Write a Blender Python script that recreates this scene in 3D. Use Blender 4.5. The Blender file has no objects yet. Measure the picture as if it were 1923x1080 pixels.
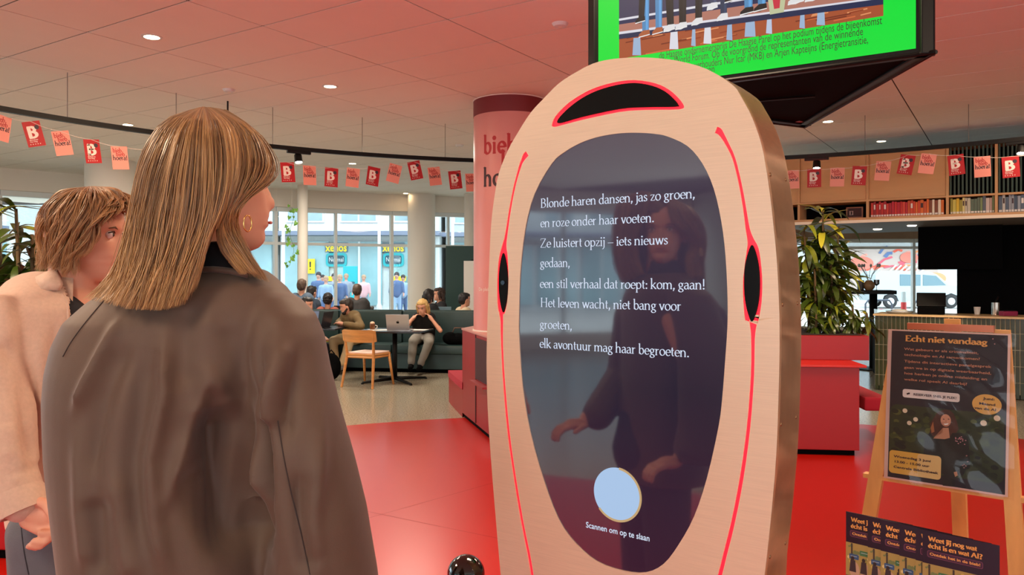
import bpy, bmesh, math, random
import numpy as np
from mathutils import Vector, Matrix, noise
random.seed(7)
rng = np.random.default_rng(7)
PI = math.pi
SC = bpy.context.scene
COL = SC.collection
# ------------------------------------------------------------------ camera
F = 1460.0; CX = 961.5; HY = 520.0; EYE = 1.5
cam_d = bpy.data.cameras.new('camera'); cam = bpy.data.objects.new('camera', cam_d); COL.objects.link(cam)
cam_d.sensor_width = 36; cam_d.lens = 36 * F / 1923; cam_d.shift_y = -(540 - HY) / 1923
cam_d.clip_start = .05; cam_d.clip_end = 500
cam.location = (0, 0, EYE); cam.rotation_euler = (PI / 2, 0, 0)
SC.camera = cam
# ------------------------------------------------------------------ world, lights, exposure
SC.view_settings.view_transform = 'Standard'; SC.view_settings.look = 'None'
SC.view_settings.exposure = -0.13; SC.view_settings.gamma = 1.0; SC.view_settings.use_curve_mapping = False
w = bpy.data.worlds.new('sky'); SC.world = w; w.use_nodes = True
bg = w.node_tree.nodes['Background']; bg.inputs[0].default_value = (.83, .93, 1, 1); bg.inputs[1].default_value = 5.6
SC.cycles.max_bounces = 7; SC.cycles.diffuse_bounces = 4; SC.cycles.glossy_bounces = 4
SC.cycles.transparent_max_bounces = 12; SC.cycles.transmission_bounces = 4
SC.cycles.use_denoising = True; SC.cycles.caustics_reflective = False; SC.cycles.caustics_refractive = False
SC.cycles.sample_clamp_indirect = 6
def area(name, loc, size, power, color, rot=(0, 0, 0), sy=None):
    d = bpy.data.lights.new(name, 'AREA'); d.energy = power; d.color = color; d.size = size
    if sy: d.shape = 'RECTANGLE'; d.size_y = sy
    o = bpy.data.objects.new(name, d); COL.objects.link(o); o.location = loc; o.rotation_euler = rot
    return o
WARM = (1, .74, .5)
LIGHTS = [  # warm area lights for the ceiling lamps, plus one added for the kiosk side
    ('ceiling_area_light', (-3.2, 2.4, 3.22), .7, 135, WARM), ('ceiling_area_light', (.5, 3.4, 3.22), .8, 85, WARM),
    ('ceiling_area_light', (2.4, 5.6, 3.22), .8, 70, WARM), ('ceiling_area_light', (3.0, .3, 3.22), .7, 75, WARM), ('ceiling_area_light', (-1.3, -.6, 3.22), .7, 60, WARM),  # middle light here is added, unseen, to brighten the kiosk's side
    ('ceiling_area_light', (-2.4, 6.3, 3.22), .8, 70, WARM), ('ceiling_area_light', (5.2, 7.2, 3.22), .8, 34, WARM),
    ('ceiling_area_light', (-1.4, 10.6, 3.22), .8, 75, (1, .88, .72)), ('ceiling_area_light', (-5.2, 9.4, 3.22), .8, 95, (1, .88, .72)),
    ('ceiling_area_light', (-3.4, 13.6, 3.22), .8, 90, (1, .9, .76))]
for n_, l_, s_, p_, c_ in LIGHTS: area(n_, l_, s_, p_, c_)

# ------------------------------------------------------------------ helpers
def P(px, py, Y): return Vector(((px - CX) / F * Y, Y, EYE + (HY - py) / F * Y))
def PZ(px, py, z):
    Y = (EYE - z) * F / (py - HY); return Vector(((px - CX) / F * Y, Y, z))
class Plane:
    """a flat thing in the room: origin O, right vector u, up vector v; at() gives local (u, v) of an image ray"""
    def __init__(s, O, u, v=(0, 0, 1)):
        s.O = Vector(O); s.u = Vector(u).normalized(); s.v = Vector(v).normalized(); s.n = s.u.cross(s.v)
    def at(s, px, py):
        d = Vector(((px - CX) / F, 1, (HY - py) / F)); c = Vector((0, 0, EYE))
        t = (s.O - c).dot(s.n) / d.dot(s.n); q = c + d * t - s.O
        return (q.dot(s.u), q.dot(s.v))
def tag(o, label=None, cat=None, group=None, kind=None):
    if label: o['label'] = label
    if cat: o['category'] = cat
    if group: o['group'] = group
    if kind: o['kind'] = kind
    return o
def thing(name, label, cat, loc=(0, 0, 0), rotz=0, group=None, rot=None):
    o = bpy.data.objects.new(name, None); COL.objects.link(o); o.empty_display_size = .1
    o.location = loc; o.rotation_euler = rot if rot else (0, 0, rotz)
    return tag(o, label, cat, group)
def wmat(o):
    m = Matrix.LocRotScale(o.location, o.rotation_euler, o.scale)
    return wmat(o.parent) @ m if o.parent else m
def link(name, me, parent=None, world=False):
    if parent and world: me.transform(wmat(parent).inverted())
    o = bpy.data.objects.new(name, me); COL.objects.link(o); o.parent = parent
    return o
def copy_tree(o, parent=None):
    c = o.copy(); COL.objects.link(c); c.parent = parent
    for ch in [x for x in bpy.data.objects if x.parent == o]: copy_tree(ch, c)
    return c

def rgb(r, g, b):  # sRGB 0-255 to linear
    f = lambda c: (c / 255 / 12.92) if c / 255 <= .04045 else ((c / 255 + .055) / 1.055) ** 2.4
    return (f(r), f(g), f(b))
MATS = {}
def mat(name, color, rough=.5, metal=0, spec=.5, var=0, vscale=8, bump=0, bscale=60, emit=None, es=1, stretch=None, attr=None,
        coat=0, sheen=0, trans=0, aniso=0, color2=None, rvar=0):
    if name in MATS: return MATS[name]
    m = bpy.data.materials.new(name); m.use_nodes = True; nt = m.node_tree; b = nt.nodes['Principled BSDF']; MATS[name] = m
    b.inputs['Base Color'].default_value = (*color, 1); b.inputs['Roughness'].default_value = rough
    b.inputs['Metallic'].default_value = metal; b.inputs['Specular IOR Level'].default_value = spec
    b.inputs['Coat Weight'].default_value = coat; b.inputs['Sheen Weight'].default_value = sheen
    b.inputs['Anisotropic'].default_value = aniso
    L = nt.links.new
    tc = nt.nodes.new('ShaderNodeTexCoord'); mp = nt.nodes.new('ShaderNodeMapping')
    L(tc.outputs['Object'], mp.inputs[0])
    if stretch: mp.inputs['Scale'].default_value = stretch
    if attr:
        a = nt.nodes.new('ShaderNodeAttribute'); a.attribute_name = attr; 
        if not emit: L(a.outputs['Color'], b.inputs['Base Color'])
        if emit: L(a.outputs['Color'], b.inputs['Emission Color']); b.inputs['Emission Strength'].default_value = es
    elif var or color2:
        n = nt.nodes.new('ShaderNodeTexNoise'); n.inputs['Scale'].default_value = vscale; n.inputs['Detail'].default_value = 5
        L(mp.outputs[0], n.inputs[0]); r = nt.nodes.new('ShaderNodeValToRGB'); L(n.outputs[0], r.inputs[0])
        c2 = color2 if color2 else tuple(min(1, c * (1 + var)) for c in color); c1 = color if color2 else tuple(c * (1 - var) for c in color)
        r.color_ramp.elements[0].color = (*c1, 1); r.color_ramp.elements[1].color = (*c2, 1)
        r.color_ramp.elements[0].position = .3; r.color_ramp.elements[1].position = .7
        L(r.outputs[0], b.inputs['Base Color'])
        if rvar:
            mr = nt.nodes.new('ShaderNodeMapRange'); L(n.outputs[0], mr.inputs[0]); mr.inputs[3].default_value = rough - rvar; mr.inputs[4].default_value = rough + rvar
            L(mr.outputs[0], b.inputs['Roughness'])
    if emit and not attr:
        b.inputs['Emission Color'].default_value = (*emit, 1); b.inputs['Emission Strength'].default_value = es
    if bump:
        n2 = nt.nodes.new('ShaderNodeTexNoise'); n2.inputs['Scale'].default_value = bscale; n2.inputs['Detail'].default_value = 3
        L(mp.outputs[0], n2.inputs[0]); bp = nt.nodes.new('ShaderNodeBump'); bp.inputs['Strength'].default_value = bump
        bp.inputs['Distance'].default_value = .01; L(n2.outputs[0], bp.inputs['Height']); L(bp.outputs[0], b.inputs['Normal'])
    return m
def glassy(name, tint=(1, 1, 1), ior=1.45, rough=.02, dens=None):
    m = bpy.data.materials.new(name); m.use_nodes = True; nt = m.node_tree; nt.nodes.clear(); L = nt.links.new
    o = nt.nodes.new('ShaderNodeOutputMaterial'); mx = nt.nodes.new('ShaderNodeMixShader'); t = nt.nodes.new('ShaderNodeBsdfTransparent')
    g = nt.nodes.new('ShaderNodeBsdfGlossy'); f = nt.nodes.new('ShaderNodeFresnel'); f.inputs[0].default_value = ior
    t.inputs[0].default_value = (*tint, 1); g.inputs['Roughness'].default_value = rough
    L(f.outputs[0], mx.inputs[0]); L(t.outputs[0], mx.inputs[1]); L(g.outputs[0], mx.inputs[2]); L(mx.outputs[0], o.inputs[0])
    return m

class MB:
    """collects simple shapes and links them as ONE mesh object"""
    def __init__(s): s.v = []; s.f = []; s.M = Matrix.Identity(4)
    def add(s, vs, fs):
        k = len(s.v); s.v += [tuple(s.M @ Vector(v)) for v in vs]; s.f += [tuple(i + k for i in f) for f in fs]; return s
    def box(s, x0, x1, y0, y1, z0, z1):
        vs = [(x, y, z) for z in (z0, z1) for y in (y0, y1) for x in (x0, x1)]
        return s.add(vs, [(0, 2, 3, 1), (4, 5, 7, 6), (0, 1, 5, 4), (2, 6, 7, 3), (0, 4, 6, 2), (1, 3, 7, 5)])
    def bbox(s, x0, x1, y0, y1, z0, z1, c=.01):      # box with chamfered edges
        bm = bmesh.new(); bmesh.ops.create_cube(bm, size=1)
        for v in bm.verts: v.co = Vector(((x0 + x1) / 2 + v.co.x * (x1 - x0), (y0 + y1) / 2 + v.co.y * (y1 - y0), (z0 + z1) / 2 + v.co.z * (z1 - z0)))
        bmesh.ops.bevel(bm, geom=bm.edges[:], offset=c, segments=2, profile=.6, affect='EDGES')
        bm.verts.index_update(); s.add([v.co[:] for v in bm.verts], [[v.index for v in f.verts] for f in bm.faces]); bm.free(); return s
    def tube(s, pts, r, n=8, cap=True):
        pts = [Vector(p) for p in pts]; rs = r if isinstance(r, (list, tuple)) else [r] * len(pts)
        vs = []; fs = []; ref = None
        for i, p in enumerate(pts):
            d = (pts[min(i + 1, len(pts) - 1)] - pts[max(i - 1, 0)]).normalized()
            if ref is None: ref = Vector((0, 0, 1)) if abs(d.z) < .9 else Vector((1, 0, 0))
            a = d.cross(ref).normalized(); b = d.cross(a).normalized(); ref = -b if abs(d.dot(b)) < .99 else ref
            ref = a.cross(d).normalized()
            for k in range(n):
                t = 2 * PI * k / n; vs.append(p + a * math.cos(t) * rs[i] + b * math.sin(t) * rs[i])
        for i in range(len(pts) - 1):
            for k in range(n): fs.append((i * n + k, i * n + (k + 1) % n, (i + 1) * n + (k + 1) % n, (i + 1) * n + k))
        if cap: fs += [tuple(range(n))[::-1], tuple((len(pts) - 1) * n + k for k in range(n))]
        return s.add(vs, fs)
    def lathe(s, prof, n=24, c=(0, 0, 0), ax=None):
        vs = []; fs = []; c = Vector(c)
        Q = Vector(ax).to_track_quat('Z', 'Y').to_matrix() if ax else Matrix.Identity(3)
        for r, z in prof:
            for k in range(n): t = 2 * PI * k / n; vs.append(c + Q @ Vector((r * math.cos(t), r * math.sin(t), z)))
        for i in range(len(prof) - 1):
            for k in range(n): fs.append((i * n + k, i * n + (k + 1) % n, (i + 1) * n + (k + 1) % n, (i + 1) * n + k))
        if prof[0][0] > 1e-5: fs.append(tuple(range(n))[::-1])
        if prof[-1][0] > 1e-5: fs.append(tuple((len(prof) - 1) * n + k for k in range(n)))
        return s.add(vs, fs)
    def cap(s, p0, p1, r0, r1, n=14, sq=None):       # tapered capsule; sq=(axis, factor) flattens
        p0 = Vector(p0); p1 = Vector(p1); d = (p1 - p0); L = d.length
        if L < 1e-6: d = Vector((0, 0, 1)); L = 1e-6
        d.normalize(); prof = []
        for k in range(5): t = PI / 2 * k / 5; prof.append((r0 * math.sin(t) + 1e-6, -r0 * math.cos(t)))
        prof.append((r0, 0)); prof.append((r1, L))
        for k in range(1, 6): t = PI / 2 * k / 5; prof.append((r1 * math.cos(t) + 1e-6, L + r1 * math.sin(t)))
        return s.lathe(prof, n, p0, d)
    def ell(s, c, r, rot=None, n=16, m=10):
        c = Vector(c); R = Matrix.Rotation(0, 3, 'X') if rot is None else rot; vs = []; fs = []
        for i in range(m + 1):
            th = PI * i / m
            for k in range(n):
                t = 2 * PI * k / n
                vs.append(c + R @ Vector((r[0] * (math.sin(th) + 1e-5) * math.cos(t), r[1] * (math.sin(th) + 1e-5) * math.sin(t), r[2] * math.cos(th))))
        for i in range(m):
            for k in range(n): fs.append((i * n + k, (i + 1) * n + k, (i + 1) * n + (k + 1) % n, i * n + (k + 1) % n))
        return s.add(vs, fs)
    def loft(s, rings, cap=True):
        n = len(rings[0]); vs = [p for r in rings for p in r]; fs = []
        for i in range(len(rings) - 1):
            for k in range(n): fs.append((i * n + k, i * n + (k + 1) % n, (i + 1) * n + (k + 1) % n, (i + 1) * n + k))
        if cap: fs += [tuple(range(n))[::-1], tuple((len(rings) - 1) * n + k for k in range(n))]
        return s.add(vs, fs)
    def mesh(s):
        me = bpy.data.meshes.new('m'); me.from_pydata(s.v, [], s.f); me.validate(); 
        bm = bmesh.new(); bm.from_mesh(me); bmesh.ops.recalc_face_normals(bm, faces=bm.faces[:]); bm.to_mesh(me); bm.free()
        return me
    def build(s, name, m=None, parent=None, world=False, smooth=False, recalc=True):
        me = s.mesh() if recalc else None
        if me is None:
            me = bpy.data.meshes.new('m'); me.from_pydata(s.v, [], s.f)
        me.name = name
        if m: me.materials.append(m)
        if smooth: me.polygons.foreach_set('use_smooth', [True] * len(me.polygons))
        return link(name, me, parent, world)
def autosmooth(o, ang=.6):
    me = o.data; me.polygons.foreach_set('use_smooth', [True] * len(me.polygons))
    bm = bmesh.new(); bm.from_mesh(me)
    for e in bm.edges:
        if len(e.link_faces) == 2 and e.calc_face_angle(0) > ang: e.smooth = False
    bm.to_mesh(me); bm.free(); return o
def remesh(mb, voxel, smooth=4, fac=.5):
    """one continuous surface from overlapping closed shapes"""
    me = mb.mesh() if isinstance(mb, MB) else mb
    o = bpy.data.objects.new('tmp', me); COL.objects.link(o)
    r = o.modifiers.new('r', 'REMESH'); r.mode = 'VOXEL'; r.voxel_size = voxel; r.use_smooth_shade = True
    if smooth: s = o.modifiers.new('s', 'SMOOTH'); s.iterations = smooth; s.factor = fac
    dg = bpy.context.evaluated_depsgraph_get(); dg.update()
    out = bpy.data.meshes.new_from_object(o.evaluated_get(dg)); bpy.data.objects.remove(o)
    out.polygons.foreach_set('use_smooth', [True] * len(out.polygons))
    return out
def obj(name, me, m, parent=None, world=False):
    me.name = name; me.materials.clear(); me.materials.append(m); return link(name, me, parent, world)
def coords(me):
    a = np.empty(len(me.vertices) * 3); me.vertices.foreach_get('co', a); return a.reshape(-1, 3)
def normals(me):
    a = np.empty(len(me.vertices) * 3); me.vertices.foreach_get('normal', a); return a.reshape(-1, 3)
def setco(me, a): me.vertices.foreach_set('co', np.ascontiguousarray(a).ravel()); me.update()
def pnoise(co, scale, seed=0.0):
    return np.array([noise.noise(Vector((c[0] * scale[0] + seed, c[1] * scale[1], c[2] * scale[2]))) for c in co])

def poly_fill(loops):
    """triangulate an outline with holes (2D loops); returns verts2d, tris"""
    from mathutils.geometry import delaunay_2d_cdt
    vs = []; ed = []
    for lp in loops:
        k = len(vs); n = len(lp); vs += [Vector((p[0], p[1])) for p in lp]; ed += [(k + i, k + (i + 1) % n) for i in range(n)]
    v2, e2, f2, _, _, _ = delaunay_2d_cdt(vs, ed, [], 0, 1e-6)
    def inside(p, lp):
        c = False; n = len(lp)
        for i in range(n):
            x0, y0 = lp[i]; x1, y1 = lp[(i + 1) % n]
            if (y0 > p[1]) != (y1 > p[1]) and p[0] < (x1 - x0) * (p[1] - y0) / (y1 - y0) + x0: c = not c
        return c
    out = []
    for f in f2:
        c = (sum(v2[i].x for i in f) / len(f), sum(v2[i].y for i in f) / len(f))
        if inside(c, loops[0]) and not any(inside(c, h) for h in loops[1:]): out.append(tuple(f))
    return [(v.x, v.y) for v in v2], out
def slab(loops, y0, y1, name, m, parent, world=False):
    """outline in local x,z with holes; front at y0, back at y1"""
    v, f = poly_fill(loops); n = len(v)
    vs = [(a, y0, b) for a, b in v] + [(a, y1, b) for a, b in v]
    fs = [tuple(t) for t in f] + [tuple(i + n for i in t[::-1]) for t in f]
    idx = {(round(a, 5), round(b, 5)): i for i, (a, b) in enumerate(v)}
    for lp in loops:
        q = [idx.get((round(a, 5), round(b, 5))) for a, b in lp]
        for i in range(len(q)):
            a, b = q[i], q[(i + 1) % len(q)]
            if a is not None and b is not None and a != b: fs.append((a, b, b + n, a + n))
    mb = MB(); mb.add(vs, fs); o = mb.build(name, m, parent, world); return autosmooth(o, .5)
def smooth_loop(pts, n=4, closed=True):
    """Catmull-Rom through points"""
    out = []; N = len(pts)
    rngs = range(N) if closed else range(N - 1)
    for i in rngs:
        g = lambda k: np.array(pts[k % N] if closed else pts[max(0, min(N - 1, k))], float)
        p0, p1, p2, p3 = g(i - 1), g(i), g(i + 1), g(i + 2)
        for j in range(n):
            t = j / n
            out.append(tuple(.5 * ((2 * p1) + (-p0 + p2) * t + (2 * p0 - 5 * p1 + 4 * p2 - p3) * t * t + (-p0 + 3 * p1 - 3 * p2 + p3) * t ** 3)))
    if not closed: out.append(tuple(pts[-1]))
    return out
def ribbon(path, width):
    """closed outline around an open 2D path, width per point or constant"""
    n = len(path); L = []; R = []
    for i, p in enumerate(path):
        a = np.array(path[max(0, i - 1)]); b = np.array(path[min(n - 1, i + 1)]); d = b - a; d = d / (np.linalg.norm(d) + 1e-9)
        w_ = (width[i] if isinstance(width, (list, tuple)) else width) / 2
        L.append((p[0] - d[1] * w_, p[1] + d[0] * w_)); R.append((p[0] + d[1] * w_, p[1] - d[0] * w_))
    return L + R[::-1]

# flat print: polygons with their own colours laid 0.1 mm apart, in local x,z facing -y
def art(name, shapes, parent, y=-.0005, step=.00003, m=None, emit=None, es=1):
    bm = bmesh.new(); cl = bm.loops.layers.float_color.new('Col')
    for i, (pts, c) in enumerate(shapes):
        yy = y - i * step
        try:
            f = bm.faces.new([bm.verts.new((p[0], yy, p[1])) for p in pts])
        except ValueError: continue
        for l in f.loops: l[cl] = (*c, 1)
    bmesh.ops.triangulate(bm, faces=[f for f in bm.faces if len(f.verts) > 4])
    me = bpy.data.meshes.new(name); bm.to_mesh(me); bm.free()
    if m is None:
        m = mat('print_emit_%g' % es, (.01, .01, .01), .3, spec=.08, attr='Col', emit=(1, 1, 1), es=es) if emit else mat('print', (1, 1, 1), .6, attr='Col')
    me.materials.append(m); return link(name, me, parent)
def circ(cx, cy, rx, ry=None, n=24, a0=0, a1=360):
    ry = rx if ry is None else ry
    return [(cx + rx * math.cos(math.radians(a0 + (a1 - a0) * i / n)), cy + ry * math.sin(math.radians(a0 + (a1 - a0) * i / n))) for i in range(n + (1 if a1 - a0 != 360 else 0))]
def rrect(x0, x1, y0, y1, r, n=5):
    out = []
    for cx, cy, a in ((x1 - r, y0 + r, -90), (x1 - r, y1 - r, 0), (x0 + r, y1 - r, 90), (x0 + r, y0 + r, 180)):
        out += [(cx + r * math.cos(math.radians(a + 90 * i / n)), cy + r * math.sin(math.radians(a + 90 * i / n))) for i in range(n + 1)]
    return out
# lettering with the built-in sans face, as a flat mesh in local x,z
def sans(name, txt, x, z, h, m, parent, y=-.001, bold=0, width=None, align='LEFT', shear=0, rot=0):
    c = bpy.data.curves.new(name, 'FONT'); c.body = txt; c.size = h / .72; c.offset = bold * h; c.align_x = align; c.resolution_u = 3; c.shear = shear
    o = bpy.data.objects.new('tmp', c); COL.objects.link(o); dg = bpy.context.evaluated_depsgraph_get(); dg.update()
    me = bpy.data.meshes.new_from_object(o.evaluated_get(dg)); bpy.data.objects.remove(o)
    a = coords(me); s = 1
    if width: s = width / max(1e-6, a[:, 0].max() - (a[:, 0].min() if align != 'LEFT' else 0))
    xx = a[:, 0] * s; zz = a[:, 1]; cr, sr = math.cos(rot), math.sin(rot)
    setco(me, np.c_[x + xx * cr - zz * sr, np.full(len(a), y), z + xx * sr + zz * cr]); me.materials.clear(); me.materials.append(m)
    me.name = name; return link(name, me, parent)
# a serif face drawn with a broad nib. units: x-height 1, capitals 1.62
def _arc(cx, cy, rx, ry, a0, a1, n=14): return [(cx + rx * math.cos(math.radians(a0 + (a1 - a0) * i / n)), cy + ry * math.sin(math.radians(a0 + (a1 - a0) * i / n))) for i in range(n + 1)]
def _st(x, y0, y1, b=1, t=1):     # stem with serifs: b/t 0 none, 1 both sides, 2 left only
    o = [[(x, y0), (x, y1)]]
    if b: o.append([(x - .17, y0 + .02, 's'), (x + .17, y0 + .02, 's')])
    if t == 1: o.append([(x - .17, y1 - .02, 's'), (x + .17, y1 - .02, 's')])
    if t == 2: o.append([(x - .17, y1 - .09, 's'), (x + .02, y1 - .02, 's')])
    return o
_hump = lambda x, w: [[*_arc(x + w * .52, .6, w * .48, .38, 165, 0), (x + w, 0)], [(x + w - .15, .02, 's'), (x + w + .15, .02, 's')]]
G = {
 'a': (.82, [_arc(.36, .68, .26, .3, 150, 0, 8) + [(.62, .15), (.68, .03), (.8, .05)], _arc(.34, .28, .24, .27, 80, 300) + [(.62, .2)], [(.36, .55), (.6, .62)]]),
 'b': (.95, _st(.2, .05, 1.75, 0, 2) + [_arc(.5, .49, .33, .49, 150, -150)]),
 'c': (.8, [_arc(.46, .5, .34, .49, 50, 318)]),
 'd': (.98, _st(.75, .02, 1.75, 0, 2) + [_arc(.44, .49, .33, .49, 330, 30)[::1] if 0 else _arc(.44, .49, .33, .49, 30, 330), [(.75, .03), (.92, .05)]]),
 'e': (.82, [_arc(.45, .5, .34, .49, 0, 320), [(.13, .55, 's'), (.78, .55, 's')]]),
 'g': (.86, [_arc(.4, .66, .25, .32, 0, 360), [(.3, .34), (.2, .2), (.36, .1), (.62, .05)], _arc(.42, -.2, .32, .24, 80, -260), [(.6, .86), (.85, .96)]]),
 'h': (1.02, _st(.18, 0, 1.75, 1, 2) + _hump(.18, .6)),
 'i': (.44, _st(.21, 0, 1, 1, 2) + [[(.21, 1.38, 'd')]]),
 'j': (.4, [[(.24, 1), (.24, -.2), (.1, -.45), (-.08, -.5)], [(.07, .91, 's'), (.26, .98, 's')], [(.24, 1.38, 'd')]]),
 'k': (.95, _st(.18, 0, 1.75, 1, 2) + [[(.2, .42), (.72, .96)], [(.36, .55), (.82, .02)], [(.56, .97, 's'), (.86, .97, 's')], [(.68, .02, 's'), (.95, .02, 's')]]),
 'l': (.44, _st(.21, 0, 1.75, 1, 2)),
 'm': (1.52, _st(.18, 0, 1, 1, 2) + _hump(.18, .56) + _hump(.74, .56)),
 'n': (1.02, _st(.18, 0, 1, 1, 2) + _hump(.18, .6)),
 'o': (.92, [_arc(.46, .5, .36, .49, 0, 360, 22)]),
 'p': (.97, _st(.2, -.62, 1, 1, 2) + [_arc(.5, .49, .34, .49, 150, -150)]),
 'r': (.68, _st(.2, 0, 1, 1, 2) + [[(.2, .6), (.32, .85), (.46, .95), (.6, .9)]]),
 's': (.66, [[(.54, .8), (.42, .96), (.25, .95), (.13, .8), (.18, .62), (.4, .48), (.54, .34), (.52, .12), (.36, .02), (.2, .03), (.1, .2)]]),
 't': (.56, [[(.24, 1.35), (.24, .2), (.32, .04), (.5, .08)], [(.04, .95, 's'), (.5, .95, 's')]]),
 'u': (1.0, [[(.2, 1), *_arc(.47, .4, .27, .38, 180, 345), (.76, .5)], [(.78, 1), (.78, 0)], [(.03, .96, 's'), (.22, .98, 's')], [(.6, .96, 's'), (.8, .98, 's')], [(.78, .03, 's'), (.95, .06, 's')]]),
 'v': (.86, [[(.12, .97), (.44, 0)], [(.44, 0), (.76, .97)], [(0, .97, 's'), (.3, .97, 's')], [(.6, .97, 's'), (.9, .97, 's')]]),
 'w': (1.3, [[(.12, .97), (.4, 0)], [(.4, 0), (.66, .97)], [(.64, .97), (.92, 0)], [(.92, 0), (1.2, .97)], [(0, .97, 's'), (.28, .97, 's')], [(1.06, .97, 's'), (1.33, .97, 's')], [(.54, .97, 's'), (.78, .97, 's')]]),
 'z': (.76, [[(.1, .95, 's'), (.66, .95, 's')], [(.64, .95), (.1, .05)], [(.1, .04, 's'), (.68, .04, 's')], [(.1, .95, 's'), (.1, .78, 's')], [(.68, .04, 's'), (.7, .24, 's')]]),
 'A': (1.35, [[(.12, 0), (.64, 1.6)], [(.64, 1.62), (1.22, 0)], [(.34, .6, 's'), (.98, .6, 's')], [(-.05, .02, 's'), (.3, .02, 's')], [(1.02, .02, 's'), (1.4, .02, 's')]]),
 'B': (1.15, _st(.26, 0, 1.62) + [_arc(.5, 1.23, .38, .37, 90, -90) , _arc(.52, .44, .46, .43, 90, -90), [(.26, 1.6, 's'), (.5, 1.6, 's')], [(.26, .87, 's'), (.52, .87, 's')], [(.26, .02, 's'), (.52, .02, 's')]]),
 'E': (1.08, _st(.26, 0, 1.62) + [[(.26, 1.59, 's'), (.92, 1.59, 's'), (.94, 1.3, 's')], [(.26, .85, 's'), (.75, .85, 's')], [(.26, .03, 's'), (.95, .03, 's'), (1.0, .34, 's')]]),
 'H': (1.45, _st(.26, 0, 1.62) + _st(1.16, 0, 1.62) + [[(.26, .84, 's'), (1.16, .84, 's')]]),
 'I': (.55, _st(.27, 0, 1.62)),
 'W': (1.9, [[(.14, 1.6), (.56, 0)], [(.56, 0), (.96, 1.55)], [(.94, 1.6), (1.36, 0)], [(1.36, 0), (1.76, 1.6)], [(-.02, 1.6, 's'), (.34, 1.6, 's')], [(1.58, 1.6, 's'), (1.92, 1.6, 's')]]),
 'Z': (1.2, [[(.12, 1.3, 's'), (.16, 1.59, 's'), (1.04, 1.59, 's')], [(1.04, 1.59), (.12, .03)], [(.12, .03, 's'), (1.04, .03, 's'), (1.1, .36, 's')]]),
 ',': (.4, [[(.2, .08, 'd')], [(.24, .06), (.1, -.3)]]), '.': (.4, [[(.2, .1, 'd')]]), ':': (.4, [[(.2, .1, 'd')], [(.2, .8, 'd')]]),
 '!': (.46, [[(.22, 1.6), (.22, .45)], [(.22, .1, 'd')]]), '?': (.75, [_arc(.34, 1.28, .27, .3, 160, -60, 8) + [(.34, .8), (.34, .48)], [(.34, .1, 'd')]]),
 '-': (.6, [[(.06, .5, 's'), (.52, .5, 's')]]), '~': (1.0, [[(.02, .5, 's'), (.96, .5, 's')]]), ' ': (.42, [])}
G['é'] = (G['e'][0], G['e'][1] + [[(.4, 1.2), (.62, 1.5)]])
def serif(name, txt, x, z, xh, m, parent, y=-.001, thick=.17, thin=.06, width=None, rot=0, track=0.0, sx=1):
    vs = []; fs = []; pen = 0
    for ch in txt:
        adv, strokes = G[ch]
        for st in strokes:
            if len(st) == 1:      # a dot
                cx, cy = st[0][:2]; k = len(vs); r = max(thick, .15) * .72
                vs += [(pen + cx + r * math.cos(2 * PI * i / 10), cy + r * math.sin(2 * PI * i / 10)) for i in range(10)]; fs.append(tuple(range(k, k + 10))); continue
            n = len(st); k = len(vs)
            for i, p in enumerate(st):
                a = st[max(0, i - 1)]; b = st[min(n - 1, i + 1)]; dx, dy = b[0] - a[0], b[1] - a[1]; l = math.hypot(dx, dy) + 1e-9; dx /= l; dy /= l
                t = abs(math.sin(math.atan2(dy, dx) - math.radians(22)))
                wd = thin if len(p) > 2 else thin + (thick - thin) * t ** 1.3
                wd = wd / 2
                vs += [(pen + p[0] - dy * wd, p[1] + dx * wd), (pen + p[0] + dy * wd, p[1] - dx * wd)]
            fs += [(k + 2 * i, k + 2 * i + 1, k + 2 * i + 3, k + 2 * i + 2) for i in range(n - 1)]
        pen += adv + track
    s = xh; sw = (width / pen) if width else xh * sx; cr, sr = math.cos(rot), math.sin(rot)
    V = [(x + a * sw * cr - b * s * sr, y, z + a * sw * sr + b * s * cr) for a, b in vs]
    me = bpy.data.meshes.new(name); me.from_pydata(V, [], fs); me.materials.append(m); return link(name, me, parent)
# ================================================================== SETTING
CEIL = 3.3
M_floor = mat('terrazzo', rgb(122, 112, 92), .2, var=.35, vscale=60, color2=rgb(190, 180, 160), rvar=.05)
M_red = mat('red_floor', rgb(178, 23, 14), .28, spec=.5, var=.03, vscale=.45)
M_ceil = mat('ceiling_board', rgb(246, 240, 230), .8, var=.01, vscale=3)
M_white = mat('white_plaster', rgb(236, 228, 216), .75)
M_cream = mat('cream_beam', rgb(236, 226, 212), .7)
M_seam = mat('seam', rgb(60, 46, 42), .9)
M_black = mat('black_metal', rgb(12, 11, 11), .5, spec=.25)
M_blackm = mat('black_matt', rgb(5, 5, 6), .9, spec=.08)
def flat(name, pts, z0, z1, m, kind='structure'):
    mb = MB(); n = len(pts)
    mb.add([(p[0], p[1], z0) for p in pts] + [(p[0], p[1], z1) for p in pts], [tuple(range(n))[::-1], tuple(range(n, 2 * n))] + [(i, (i + 1) % n, n + (i + 1) % n, n + i) for i in range(n)])
    o = mb.build(name, m); return tag(o, kind=kind)
flat('floor', [(-14, -7), (14, -7), (14, 19.5), (-14, 19.5)], -.12, 0, M_floor)
RC = (1.0146, 3.3969); RR = 6.02
pts = [(RC[0] + 5.55 * math.cos(2 * PI * i / 96), RC[1] + 5.05 * math.sin(2 * PI * i / 96)) for i in range(96)]
pts = [(x, y) for x, y in pts]
o = flat('floor_red', pts, .0, .004, M_red)
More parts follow.
